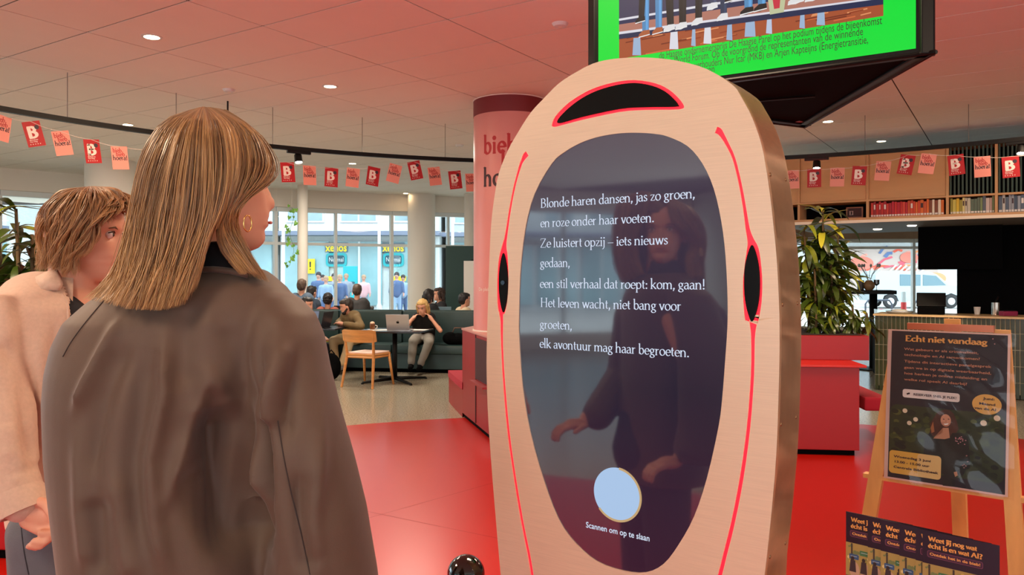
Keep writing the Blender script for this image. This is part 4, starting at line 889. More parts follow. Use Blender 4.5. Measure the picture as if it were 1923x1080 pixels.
R1 = [(1393, 184), (1413, 222), (1430, 272), (1440, 326), (1447, 374), (1452, 421), (1458, 480), (1462, 550), (1464, 620), (1463, 704), (1458, 849), (1448, 969), (1436, 1080)]
left6 = [(125, 1080), (105, 850), (85, 600), (74, 420), (70, 250)]
out = [c6(*p) for p in left6] + [c5(*p) for p in L5] + [kp(*p) for p in R1]
zc = sum(p[0] for p in (out[0], out[-1])) / 2
lo_l = out[0]; lo_r = out[-1]
bot = [(lo_r[0] - .012, .62), (lo_r[0] - .03, .48), (lo_r[0] - .055, .32), (lo_r[0] - .085, .16), (lo_r[0] - .105, .05), (lo_r[0] - .12, .03), (lo_l[0] + .12, .03), (lo_l[0] + .105, .05), (lo_l[0] + .085, .16), (lo_l[0] + .055, .32), (lo_l[0] + .03, .48), (lo_l[0] + .012, .62)]
top = smooth_loop(out, 3, False); outline = top + bot
scr = [c5(*p) for p in [(200, 1080), (205, 900), (225, 720), (262, 580), (330, 460), (380, 415), (440, 380), (500, 358), (560, 345), (625, 338), (690, 338), (740, 342), (790, 352), (870, 390), (930, 460), (975, 560), (1005, 690), (1022, 830), (1030, 1000)]] + \
      [c6(*p) for p in [(1009, 120), (1000, 250), (990, 380), (975, 500), (930, 700), (880, 850), (820, 960), (760, 1037), (690, 1070), (600, 1062), (500, 1026), (420, 960), (350, 860), (290, 700), (240, 520), (210, 340), (197, 150)]]
scr = smooth_loop(scr, 3)
eye = [c5(*p) for p in [(331, 306), (345, 272), (390, 225), (440, 190), (500, 160), (580, 137), (660, 128), (740, 140), (795, 165), (835, 200), (857, 232), (845, 243), (800, 246), (700, 247), (600, 255), (450, 287), (370, 308), (340, 314)]]
eyei = [c5(*p) for p in [(352, 297), (362, 275), (400, 237), (450, 200), (510, 170), (585, 148), (660, 139), (730, 150), (780, 172), (815, 202), (833, 225), (822, 234), (700, 236), (600, 243), (450, 275), (375, 297)]]
eye = smooth_loop(eye, 3); eyei = smooth_loop(eyei, 3)
Z = lambda p, q: [(a - .0, b) for a, b in p]
rs = [(984, 326, 22), (997, 332, 21), (1010, 350, 15), (1028, 382, 11), (1055, 440, 9), (1080, 540, 9), (1098, 640, 10), (1110, 720, 14), (1122, 765, 24), (1130, 800, 44), (1131, 860, 62), (1130, 930, 74), (1129, 1010, 70), (1127, 1080, 52)]
rl = [(1113, 75, 40), (1110, 105, 24), (1109, 160, 12), (1107, 300, 10), (1092, 500, 11), (1065, 700, 12), (1030, 880, 12), (1000, 1000, 12), (980, 1080, 12)]
ls = [(233, 420, 16), (224, 430, 16), (213, 450, 9), (205, 470, 7), (185, 540, 5), (165, 640, 5), (150, 740, 7), (142, 785, 14), (139, 820, 28), (137, 870, 38), (136, 930, 42), (134, 1000, 38), (131, 1050, 24)]
ll = [(127, 60, 14), (129, 90, 8), (130, 180, 5), (138, 330, 5), (155, 520, 6), (180, 700, 6), (210, 880, 7), (245, 1060, 8)]
def slit(a, b, last):
    pth = []; wd = []
    for f, l, s in ((c5, a, 2.118), (c6, b, 2.077)):
        for x, y, w_ in l:
            w_ = w_ * 1.0 + 2.5; p0 = f(x - w_ / 2, y); p1 = f(x + w_ / 2, y); pth.append(((p0[0] + p1[0]) / 2, (p0[1] + p1[1]) / 2)); wd.append(abs(p1[0] - p0[0]))
    pth += last; wd += [wd[-1]] * len(last)
    q = smooth_loop([(p[0], p[1], w_) for p, w_ in zip(pth, wd)], 3, False)
    return ribbon([(a_[0], a_[1]) for a_ in q], [a_[2] for a_ in q])
pr = c6(980, 1080); pl_ = c6(245, 1060)
RS = slit(rs, rl, [(pr[0] - .035, pr[1] - .12), (pr[0] - .075, pr[1] - .25), (pr[0] - .12, pr[1] - .42)])
LS = slit(ls, ll, [(pl_[0] + .02, pl_[1] - .14), (pl_[0] + .05, pl_[1] - .28), (pl_[0] + .08, pl_[1] - .42)])
slab([outline, scr, eye, RS, LS], 0, .004, 'face_panel', M_face, K)
slab([outline], .012, ky, 'housing', M_side, K)
mbk = MB(); n = len(outline)
mbk.add([(a, .0005, b) for a, b in outline] + [(a, ky + .004, b) for a, b in outline], [(i, (i + 1) % n, (i + 1) % n + n, i + n) for i in range(n)]); autosmooth(mbk.build('side_band', M_side, K), .8)
ctr = (sum(p[0] for p in outline) / n, 1.2); rim2 = [(ctr[0] + (a - ctr[0]) * .985, ctr[1] + (b - ctr[1]) * .992) for a, b in outline]
slab([outline, rim2], ky + .001, ky + .005, 'back_rim', M_side, K)
M_glow = mat('red_glow', (.8, .01, .03), .4, emit=(1, .012, .028), es=1.6); M_eyeb = mat('eye_black', rgb(4, 3, 3), .35, spec=.15)
for lp, nm in ((eye, 'glow_ring'), (RS, 'glow_line'), (LS, 'glow_line')): slab([lp], .003, .006, nm, M_glow, K)
slab([eyei], -.0005, .003, 'camera_window', M_eyeb, K)
def blob(f, cx, cy, hw, hh, name='side_window'):
    p = f(cx, cy); q = f(cx + hw, cy); r_ = f(cx, cy + hh); L = [(p[0] + (q[0] - p[0]) * math.cos(2 * PI * i / 40) * (1 - .35 * abs(math.sin(2 * PI * i / 40)) ** 3), p[1] + (p[1] - r_[1]) * math.sin(2 * PI * i / 40)) for i in range(40)]
    return slab([L], -.0005, .003, name, M_eyeb, K)
blob(kp, 1412, 532, 15, 72); o = blob(kp, 945, 531, 8.5, 56)
q = kp(945, 531); mb = MB(); mb.lathe([(.001, 0), (.006, 0), (.006, .003)], 14, (q[0], -.003, q[1]), (0, 1, 0)); mb.build('lens', mat('lens_dark', rgb(40, 40, 60), .05), o)
# screen
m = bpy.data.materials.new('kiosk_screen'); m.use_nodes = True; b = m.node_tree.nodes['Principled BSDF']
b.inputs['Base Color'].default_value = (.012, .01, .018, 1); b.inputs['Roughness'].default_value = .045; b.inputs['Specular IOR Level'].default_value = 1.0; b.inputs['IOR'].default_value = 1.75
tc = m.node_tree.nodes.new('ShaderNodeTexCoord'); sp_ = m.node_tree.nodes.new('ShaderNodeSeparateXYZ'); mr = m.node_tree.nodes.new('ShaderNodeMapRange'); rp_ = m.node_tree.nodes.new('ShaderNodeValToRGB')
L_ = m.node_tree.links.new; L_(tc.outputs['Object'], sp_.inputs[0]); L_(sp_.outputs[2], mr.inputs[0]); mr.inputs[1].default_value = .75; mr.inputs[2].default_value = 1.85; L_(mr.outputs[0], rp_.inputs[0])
e = rp_.color_ramp.elements; e[0].position = 0; e[0].color = (.042, .007, .02, 1); e[1].position = 1; e[1].color = (.058, .04, .066, 1); x = rp_.color_ramp.elements.new(.45); x.color = (.010, .011, .026, 1)  # emission ramp paints reflections into the glass: magenta low, blue middle, lavender top
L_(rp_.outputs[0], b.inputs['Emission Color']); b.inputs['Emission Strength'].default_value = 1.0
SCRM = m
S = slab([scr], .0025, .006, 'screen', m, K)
M_txt = mat('poem_text', (.02, .02, .02), .5, emit=(.72, .82, 1), es=.95)
def kline(txt, px0, py0, px1, py1, f=serif, nm='poem_line', xh=None, **kw):
    a = kp(px0, py0); b = kp(px1, py1); return f(nm, txt, a[0], (a[1] + b[1]) / 2, xh, M_txt, K, y=.0015, width=b[0] - a[0], **kw)
xh = (kp(1014, 373)[1] - kp(1014, 390)[1]) / 1.62 * 1.0
for txt, x0, y0, x1, y1 in (('Blonde haren dansen, jas zo groen,', 1014, 390, 1305, 372), ('en roze onder haar voeten.', 1014, 426, 1228, 418), ('Ze luistert opzij ~ iets nieuws', 1013.5, 465, 1254, 459), ('gedaan,', 1013.5, 502, 1070, 501),
                           ('een stil verhaal dat roept: kom, gaan!', 1013, 541, 1324, 543), ('Het leven wacht, niet bang voor', 1014, 576, 1279, 584), ('groeten,', 1013, 617, 1074, 619), ('elk avontuur mag haar begroeten.', 1012.5, 652, 1294, 672)):
    kline(txt, x0, y0, x1, y1, xh=xh, thick=.175, thin=.07)
kline('Scannen om op te slaan', 1099.5, 992, 1219, 1016, f=sans, nm='caption', xh=xh * 1.02, bold=.012)
# round white badge with a golden progress arc (its code is left out)
bc_ = kp(1158, 929); ru = abs(kp(1203, 929)[0] - kp(1113, 929)[0]) / 2 * .985
M_bw = mat('badge_white', (.02, .02, .02), .5, emit=(.42, .62, .9), es=.95); 
mb = MB(); c = circ(bc_[0], bc_[1], ru, ru, 64); mb.add([(x, .0018, z) for x, z in c], [tuple(range(64))]); mb.build('badge', M_bw, K, recalc=False)
arcp = circ(bc_[0], bc_[1], ru * .985, ru * .985, 60, 85, -140); mb = MB(); rb = ribbon(arcp, ru * .085); n2 = len(arcp)
mb.add([(x, .0012, z) for x, z in rb], [(i, i + 1, 2 * n2 - 2 - i, 2 * n2 - 1 - i) for i in range(n2 - 1)]); mb.build('progress_arc', mat('gold_arc', (.03, .02, .01), .5, emit=(.62, .42, .2), es=.9), K, recalc=False)
# rivets on the side
M_riv = mat('rivet', rgb(150, 120, 90), .3, .9)
KDp = Vector((-KD.y, KD.x, 0))
for px, py in ((1447, 330), (1470, 567), (1468, 804), (1453, 1034)):
    z = 1.5 + (HY - py) / F * 1.62; i = min(range(len(top)), key=lambda k: abs(top[k][1] - z) + (1 if top[k][0] < .1 else 0)); a = top[i]; nx = top[min(i + 1, len(top) - 1)]; d = Vector((nx[1] - a[1], 0, -(nx[0] - a[0]))).normalized()
    if d.x < 0: d = -d
    for yy in (.022, ky - .02): mb = MB(); mb.lathe([(.0045, -.001), (.004, .0015), (.0015, .002)], 10, (a[0], yy, a[1]), d); mb.build('rivet', M_riv, K, smooth=True)
mb = MB(); mb.bbox(zc - .3, zc + .3, -.12, ky + .12, 0, .03, .006); mb.build('base_plate', M_side, K)
# glossy black ball on a short post, low in front
q = P(875, 1080, 1.7); q = P(875, 1078, 2.1); t = thing('ball_post', 'glossy black ball on a slim post, cut by the bottom edge left of the kiosk', 'post', (q.x, q.y, 0)); R_ = 35.5 / F * q.y; zc_ = q.z
mb = MB(); mb.ell((0, 0, zc_), (R_, R_, R_), n=40, m=24); mb.build('ball', mat('ball_black', rgb(8, 6, 6), .08, spec=.7, coat=.5), t, smooth=True)
mb = MB(); mb.tube([(0, 0, .02), (0, 0, zc_ - R_ * .9)], .016, 14); mb.build('post', M_black, t, smooth=True); mb = MB(); mb.lathe([(.14, 0), (.14, .012), (.02, .025)], 32); autosmooth(mb.build('foot', M_black, t))
# ================================================================== HANGING TRIANGLE OF SCREENS
TU = Vector((2311, -1460, 0)).normalized(); TR = P(1757, 100, 2.95); TR = Vector((TR.x, 2.95, 0)); TL = TR - TU * 1.473; ZB = 2.35
TP = Plane((TL.x, TL.y, ZB), TU); tz = math.atan2(TU.y, TU.x); TW = 1.473; TH = .86
T = thing('hanging_screens', 'triangular cluster of three black-framed screens hung from the ceiling, front one bright green', 'screen', (TL.x, TL.y, ZB), tz)
M_bez = mat('bezel', rgb(9, 9, 10), .4, spec=.2); apex = Vector((TW / 2, TW * .866, 0))
cs = [Vector((0, 0, 0)), Vector((TW, 0, 0)), apex]
for k in range(3):
    a = cs[k]; b = cs[(k + 1) % 3]; d = (b - a).normalized(); mb = MB(); mb.M = Matrix.Translation(a) @ Matrix.Rotation(math.atan2(d.y, d.x), 4, 'Z')
    mb.bbox(.004, TW - .004, 0, .05, 0, TH, .004); fr = mb.build('television', M_bez, T)
    if k:
        mb = MB(); mb.M = Matrix.Translation(a) @ Matrix.Rotation(math.atan2(d.y, d.x), 4, 'Z'); mb.box(.03, TW - .03, -.001, 0, .03, TH - .02); mb.build('display', mat('tv_white', (.8, .85, .9), .3, emit=(.8, .85, .9), es=.8), T)
mb = MB(); ins = [c + (Vector((TW / 2, TW * .2887, 0)) - c) * .03 for c in cs]; mb.add([(c.x, c.y, .012) for c in ins] + [(c.x, c.y, .02) for c in ins], [(0, 1, 2), (5, 4, 3)]); mb.build('underside_panel', M_blackm, T)
for k in range(3):
    a = cs[k]; b = cs[(k + 1) % 3]; mb = MB(); mb.tube([a + Vector((0, 0, .004)) , b + Vector((0, 0, .004))], .009, 8); mb.build('edge_tube', M_bez, T)
mid = Vector((TW / 2, TW * .2887, 0))
for k in range(3):
    c = mid + (cs[k] - mid) * .85; mb = MB(); mb.M = Matrix.Translation((c.x, c.y, 0)) @ Matrix.Rotation(k * 2.09, 4, 'Z'); mb.box(-.02, .02, -.015, .015, .009, .012); mb.build('rating_label', mat('label_grey', rgb(150, 140, 140), .6), T)
mb = MB(); mb.tube([(mid.x, mid.y, TH), (mid.x, mid.y, CEIL - ZB)], .03, 14); mb.build('ceiling_pole', M_black, T); mb = MB(); mb.tube([mid + Vector((-.3, 0, .005)), mid + Vector((.2, .1, .005))], .006, 6); mb.build('cable', M_bez, T)
mb = MB(); mb.box(0.75, TW - .2, -.0, .02, -.004, .004); mb.M = Matrix.Identity(4); 
# the picture on the front screen
sx0, sz0 = TP.at(1124, 143); sx1, _ = TP.at(1720, 92); sz0 = (TP.at(1345, 143)[1] + TP.at(1720, 92)[1]) / 2; sx0 = TP.at(1124, 100)[0]; sz1 = TH - .025
mk = lambda x, y: TP.at(1080 + x / 2.747, y / 2.747)
px0 = TP.at(1163, 60)[0]; px1 = TP.at(1659, 30)[0]; pz0 = (mk(230, 300)[1] + mk(1590, 88)[1]) / 2
GRN = (0.0, .80, .045)
sh = [([(sx0, sz0), (sx1, sz0), (sx1, sz1), (sx0, sz1)], GRN)]
W_, H_ = px1 - px0, sz1 - .04 - pz0; q = lambda u, v: (px0 + u * W_, pz0 + v * (.55 if v < .99 else 1) * H_)
sh.append(([q(0, 0), q(1, 0), q(1, 1), q(0, 1)], rgb(170, 84, 50)))
r = random.Random(5)
for k in range(46):
    u = r.random() * .93; v = r.random() * .27; w_ = r.uniform(.03, .12); c = r.choice([rgb(150, 62, 34), rgb(214, 110, 64), rgb(120, 50, 32), rgb(230, 150, 100)]); sh.append(([q(u, v), q(min(1, u + w_), v + .01), q(min(1, u + w_), v + .025), q(u, v + .015)], c))
for u in (.06, .22, .31, .36, .45, .52, .6, .72, .78): w_ = r.uniform(.012, .05); sh.append(([q(u, .02), q(u + w_, .0), q(u + w_ * .9, .24), q(u + .005, .25)], r.choice([rgb(190, 205, 230), rgb(225, 225, 235), rgb(160, 185, 215)])))
# stage steps
sh += [([q(0, .27), q(1, .13), q(1, .2), q(0, .335)], rgb(30, 44, 80)), ([q(0, .335), q(1, .2), q(1, .22), q(0, .37)], rgb(225, 225, 235)), ([q(0, .37), q(1, .22), q(1, .36), q(0, .47)], rgb(180, 120, 105)), ([q(0, .47), q(1, .36), q(1, .44), q(0, .52)], rgb(32, 44, 84)), ([q(0, .52), q(1, .44), q(1, .47), q(0, .55)], rgb(225, 225, 235)), ([q(0, .55), q(1, .47), q(1, 1), q(0, 1)], rgb(60, 60, 90))]
# legs and shoes: u, foot v, trouser colour, shoe colour, width
def leg(u, v, c, s, w_=.03, top=1.0, lean=.0):
    sh.append(([q(u - w_ * .42, v + .05), q(u + w_ * .42, v + .05), q(u + w_ * .62 + lean, top), q(u - w_ * .62 + lean, top)], c)); sh.append(([q(u - w_ * .15 + .006, v + .07), q(u + w_ * .2 + .004, v + .07), q(u + w_ * .3 + lean, top), q(u + lean, top)], tuple(min(1, x * 1.5) for x in c)))
    sh.append((  [q(u - w_ * .9, v - .01), q(u - w_ * .2, v - .018), q(u + w_ * .55, v + .01), q(u + w_ * .5, v + .07), q(u - w_ * .3, v + .075), q(u - w_ * .85, v + .03)], s)); sh.append(([q(u - w_ * .9, v - .016), q(u + w_ * .55, v + .0), q(u + w_ * .55, v + .012), q(u - w_ * .9, v - .002)], rgb(240, 240, 240)))
blue = rgb(80, 140, 190); dk = rgb(26, 26, 32); nv = rgb(40, 56, 84); wt = rgb(230, 230, 232); br = rgb(176, 96, 60)
for a in ((.118, .255, blue, br, .034), (.175, .26, blue, br, .032), (.225, .27, dk, wt, .034, 1, -.02), (.275, .27, dk, wt, .034), (.34, .29, dk, wt, .032, 1, .01), (.44, .29, nv, wt, .03), (.40, .45, rgb(60, 70, 100), wt, .03), (.535, .31, blue, dk, .036), (.585, .32, blue, dk, .034), (.715, .33, dk, wt, .04), (.775, .33, dk, wt, .04), (.10, .45, dk, dk, .03, 1, .02), (.47, .5, nv, dk, .03), (.66, .52, dk, dk, .03)): leg(*a)
sh += [([q(.845, .3), q(.9, .31), q(.985, .45), q(.99, 1), q(.84, 1)], rgb(225, 190, 200))]
for k in range(18): sh.append((circ(*q(r.uniform(.85, .975), r.uniform(.4, .98)), .008, .01, 7), rgb(60, 40, 60)))
sh += [([q(.615, .24), q(.665, .24), q(.675, .5), q(.605, .5)], rgb(196, 200, 160)), ([q(.63, .3), q(.65, .3), q(.655, .52), q(.62, .52)], rgb(205, 50, 70)), ([q(.6, .5), q(.68, .5), q(.66, .7), q(.62, .7)], rgb(90, 130, 70)), (circ(*q(.64, .62), .02, .03), rgb(210, 40, 60))]
art('picture', sh, T, y=-.002, step=.00002, emit=True, es=1.0)
M_tvt = mat('tv_text', rgb(10, 30, 16), .6)
lx = mk(270, 320)[0]
def tvline(txt, x0, y0, x1, y1):
    a = mk(x0, y0); b = mk(x1, y1); sans('caption_line', txt, a[0], (a[1] + b[1]) / 2, .033, M_tvt, T, y=-.0095, width=b[0] - a[0])
tvline('de Haagse ondernemersprijs De Haagse Parel op het podium tijdens de bijeenkomst', 436, 303, 1585, 132)
tvline('in het World Forum. Op de voorgrond de representanten van de winnende', 436, 340, 1487, 188)
tvline('bedrijven met wethouders Nur Icar (MKB) en Arjen Kapteijns (Energietransitie,', 436, 378, 1513, 233)
tvline('Economie en Haven', 436, 414, 722, 375)

# ================================================================== POSTER ON EASEL
PU = Vector((1676, -1460, 0)).normalized(); pn = Vector((-PU.y, PU.x, 0)); ln = math.radians(6)
pv = (pn * math.sin(ln) + Vector((0, 0, 1)) * math.cos(ln)); O0 = P(1660, 897, 2.19); PP = Plane(O0, PU, pv)
pz = math.atan2(PU.y, PU.x); prot = (Matrix.Rotation(pz, 3, 'Z') @ Matrix.Rotation(-ln, 3, 'X')).to_euler()
W = .297; H = .42; c_br = PP.at(1893, 934); c_tr = PP.at(1902, 628); c_tl = PP.at(1672, 618)
W = (c_br[0] + c_tr[0] - c_tl[0]) / 2; H = (c_tl[1] + c_tr[1] - c_br[1]) / 2
po = thing('event_poster', 'dark laminated event poster headed Echt niet vandaag, on the wooden easel', 'poster', O0, rot=prot)
M_lam = glassy('laminate', (.97, .97, .97), 1.3, .04)
mb = MB(); mb.box(0, W, -.0015, 0, 0, H); mb.build('sheet', mat('poster_white', rgb(232, 190, 178), .5), po)
pp = lambda x, y: PP.at(1640 + x / 4.5018, 600 + y / 4.5)
pq = lambda x, y: PP.at(1640 + x / 4.155, 700 + y / 4.154)
def cl(p): return (max(.0, min(W, p[0])), max(0, min(H, p[1])))
DK = rgb(30, 18, 34)
x0 = pp(160, 90)[0]; sh = [([(x0, .005), (W - .006, .005), (W - .006, H - .004), (x0, H - .004)], DK)]
za = pq(130, 240)[1]; zb_ = .03
sh.append((rrect(x0 + .002, W - .01, zb_, za, .018), rgb(42, 48, 22)))
r = random.Random(9)
for k in range(130):
    u = r.uniform(x0 + .012, W - .022); z = r.uniform(zb_ + .012, za - .012); s_ = r.uniform(.004, .014); d_ = (z - zb_) / (za - zb_)
    sh.append((circ(u, z, s_, s_ * .7, 8), r.choice([rgb(60, 68, 26), rgb(36, 42, 18), rgb(84, 88, 36), rgb(26, 30, 14)]) if d_ > .45 else r.choice([rgb(22, 24, 14), rgb(30, 36, 18), rgb(14, 16, 12)])))
for x, y, s_ in ((250, 296, .0062), (333, 364, .006), (284, 392, .006), (863, 393, .0075), (968, 355, .0075)): p = pq(x, y); sh.append((circ(p[0], p[1], s_), rgb(240, 214, 186)))
def pg(pts, c): sh.append(([pq(*p) for p in pts], c))
pg([(560, 285), (500, 310), (470, 360), (445, 400), (450, 440), (440, 470), (470, 500), (500, 480), (600, 500), (650, 470), (668, 440), (655, 380), (630, 320), (600, 292)], rgb(74, 34, 24))
pg([(470, 380), (450, 430), (458, 470), (480, 460)], rgb(170, 100, 60))
pg([(445, 465), (410, 500), (400, 560), (395, 640), (560, 800), (700, 800), (760, 700), (740, 500), (690, 470), (620, 470), (600, 500), (470, 500)], rgb(16, 13, 16))
pg([(470, 512), (520, 480), (545, 470), (545, 430), (590, 430), (592, 470), (600, 508), (560, 518)], rgb(206, 140, 110))
sh.append((circ(*pq(568, 372), .0125, .0165, 20), rgb(216, 148, 118))); sh.append((circ(*pq(568, 372), .0125, .0165, 16, 200, 340) , rgb(200, 130, 104)))
pg([(515, 345), (530, 310), (575, 300), (612, 330), (620, 360), (600, 326), (560, 318), (530, 335)], rgb(66, 30, 22))
for x in (552, 590): sh.append((circ(*pq(x, 362), .0022, .0012, 8), rgb(50, 26, 26)))
sh.append(([pq(550, 398), pq(592, 394), pq(582, 406), pq(562, 408)], rgb(250, 240, 235))); sh.append(([pq(569, 366), pq(575, 384), pq(565, 385)], rgb(190, 120, 98)))
for k in range(16): sh.append((circ(*pq(r.uniform(640, 725), r.uniform(500, 560)), .0018, .0014, 6), rgb(200, 130, 140)))
for k in range(8): sh.append((circ(*pq(r.uniform(680, 740), r.uniform(640, 745)), .002, .0016, 6), rgb(150, 100, 100)))
pg([(630, 775), (655, 770), (662, 800), (640, 812)], rgb(200, 140, 110)); pg([(545, 800), (545, 880), (640, 890), (640, 800)], rgb(20, 18, 24))
a = pp(253, 590); b = pp(733, 690); sh.append((rrect(a[0], b[0], (pp(253, 660)[1] + pp(733, 697)[1]) / 2, (pp(253, 588)[1] + pp(733, 625)[1]) / 2, .006), rgb(244, 224, 220)))
a = pq(148, 0)[0]; b = pq(550, 0)[0]; g0 = (pq(148, 785)[1] + pq(550, 835)[1]) / 2; g1 = (pq(148, 607)[1] + pq(550, 650)[1]) / 2; sh.append((rrect(a, b, g0, g1, .009), rgb(240, 178, 74))); sh.append((rrect(a + (b - a) * .55, b, g0, g1, .009), rgb(243, 196, 128)))
ob = pq(888, 248); sh.append((circ(ob[0], ob[1], abs(pq(1003, 0)[0] - pq(773, 0)[0]) / 2, .0265, 36), rgb(238, 178, 92))); 
art('print', sh, po, y=-.002, step=.000015)
M_gold = mat('print_gold', rgb(246, 176, 96), .6); M_goldp = mat('print_peach', rgb(214, 140, 110), .6); M_pd = mat('print_purple', rgb(58, 30, 44), .6)
def pl(txt, x0, y0, x1, y1, h, m_, f=pp, fn=sans, **kw): a = f(x0, y0); b = f(x1, y1); fn('lettering', txt, a[0], (a[1] + b[1]) / 2, h, m_, po, y=-.0062, width=b[0] - a[0], **kw)
pl('Echt niet vandaag', 273, 185, 968, 215, .0135 * .72, M_gold, fn=serif, thick=.32, thin=.2)
for k, (tx, x1, ya, yb) in enumerate((('Wat gebeurt er als criminaliteit,', 893, 262, 290), ('technologie en AI samenkomen?', 905, 311, 340), ('Tijdens dit interactieve panelgesprek', 1003, 362, 410), ('gaan we in op digitale weerbaarheid,', 1000, 413, 466), ('hoe herken je online misleiding en', 965, 463, 515), ('welke rol speelt AI daarbij?', 797, 514, 556))): pl(tx, 266, ya, x1, yb, .0068, M_goldp, bold=.015)
pl('RESERVEER SNEL JE PLEK!', 343, 643, 706, 672, .0062, M_pd, bold=.03)
for dx in (0, .0035): art('link_icon', [(ribbon(circ(pp(295, 628)[0] + dx, pp(295, 628)[1] + dx * .4, .0022, .0022, 14), .0007), rgb(58, 30, 44))], po, y=-.0062)
pl('Woensdag 3 juni', 165, 660, 452, 695, .0062, M_pd, f=pq, bold=.04); pl('13.00 - 15.00 uur', 165, 700, 443, 735, .0062, M_pd, f=pq, bold=.04); pl('Centrale Bibliotheek', 162, 740, 512, 790, .0062, M_pd, f=pq, bold=.04)
for tx, x0_, y0_, x1_, y1_ in (('Juni:', 863, 205, 950, 220), ('Maand', 828, 240, 955, 265), ('van de AI', 793, 270, 960, 308)): pl(tx, x0_, y0_, x1_, y1_, .0062, M_pd, f=pq, bold=.04, rot=-.02)
for x, y, s_ in ((1015, 165, .0026), (1030, 208, .0024)): c_ = pp(x, y); art('sparkle', [([(c_[0], c_[1] + s_), (c_[0] + s_ * .25, c_[1] + s_ * .25), (c_[0] + s_, c_[1]), (c_[0] + s_ * .25, c_[1] - s_ * .25), (c_[0], c_[1] - s_), (c_[0] - s_ * .25, c_[1] - s_ * .25), (c_[0] - s_, c_[1]), (c_[0] - s_ * .25, c_[1] + s_ * .25)], rgb(214, 150, 150))], po, y=-.0062)
# clear sleeve with a slight bulge
vs = []; fs = []; nx, nz = 26, 34
for j in range(nz + 1):
    for i in range(nx + 1):
        u = -.014 + (W + .028) * i / nx; z = -.004 + (H + .024) * j / nz; vs.append((u, -.0105 - .0025 * math.sin(u * 37 + z * 21) * math.sin(z * 31 + 1), z))
for j in range(nz):
    for i in range(nx): a_ = j * (nx + 1) + i; fs.append((a_, a_ + 1, a_ + nx + 2, a_ + nx + 1))
mb = MB(); mb.add(vs, fs); mb.build('clear_sleeve', M_lam, po, smooth=True, recalc=False)
M_pine = mat('pine', rgb(214, 158, 92), .5, var=.14, vscale=7, stretch=(3, 3, .6))
ez = thing('easel', 'pale wooden three-legged easel holding the poster', 'easel', (O0.x, O0.y, 0), pz)
EP = Plane(O0 + pn * .012, PU, pv)
def epw(px, py, off=0): u, v = EP.at(px, py); return EP.O + EP.u * u + EP.v * v + pn * off
def plank(pts, w_, d_, name, m_):       # flat bar through world points, width across PU
    mb = MB(); rings = []
    for p in pts: rings.append([p - PU * w_ / 2, p + PU * w_ / 2, p + PU * w_ / 2 + pn * d_, p - PU * w_ / 2 + pn * d_])
    mb.loft(rings); return mb.build(name, m_, ez, world=True)
def ground(a, b): t_ = a.z / (a.z - b.z); return a + (b - a) * t_
a = epw(1690, 620); b = epw(1633, 960); plank([a + (a - b) * .0, ground(a, b)], .038, .022, 'leg', M_pine)
a = epw(1880, 620); b = epw(1902, 960); plank([a, ground(a, b)], .038, .022, 'leg', M_pine)
a = epw(1782, 600, .03); b = epw(1765, 960, .22); g = Vector((a.x + .12, a.y + .55, 0)); g = ground(a, b); plank([a, g], .038, .022, 'rear_leg', M_pine)
M_cop = mat('copper_bar', rgb(196, 112, 82), .3, .6)
a = epw(1706, 612, -.014); b = epw(1868, 618, -.014); mb = MB(); mb.loft([[a + Vector((0, 0, dz)) + pn * dy for dz, dy in ((-.009, 0), (.009, 0), (.009, .02), (-.009, .02))], [b + Vector((0, 0, dz)) + pn * dy for dz, dy in ((-.009, 0), (.009, 0), (.009, .02), (-.009, .02))]]); mb.build('top_clamp', M_cop, ez, world=True)
a = O0 - PU * .06 - Vector((0, 0, .012)); b = a + PU * (W + .12); 
mb = MB(); mb.loft([[p + pn * .012, p + pn * .04, p + pn * .04 + Vector((0, 0, .012)), p + pn * .012 + Vector((0, 0, .012))] for p in (a, b)]); mb.build('cross_rail', M_pine, ez, world=True)
# leaflets fanned in a wooden rack standing in front
LU = Vector((1508, -1460, 0)).normalized(); Lp = Plane(P(1589, 960, 1.86), LU); LO = Lp.O.copy(); zt_l = LO.z; LWd = .148; LHt = .21
lz = math.atan2(LU.y, LU.x); lnrm = Vector((-LU.y, LU.x, 0))
rk = thing('leaflet_rack', 'wooden leaflet rack carrying fanned dark leaflets, below the poster', 'rack', (LO.x, LO.y, 0), lz)
uend = Lp.at(1871, 1018)[0]
mb = MB(); mb.bbox(-.02, uend + .02, -.03, .05, zt_l - .235, zt_l - .215, .003); mb.build('shelf', M_pine, rk); mb = MB(); mb.bbox(-.02, uend + .02, -.036, -.03, zt_l - .235, zt_l - .19, .002); mb.build('lip', M_pine, rk)
for u in (.03, uend - .03): mb = MB(); mb.bbox(u - .015, u + .015, .05, .065, 0, zt_l - .12, .002); mb.build('leg', M_pine, rk)
M_leafp = mat('leaflet_dark', rgb(38, 24, 44), .35); 
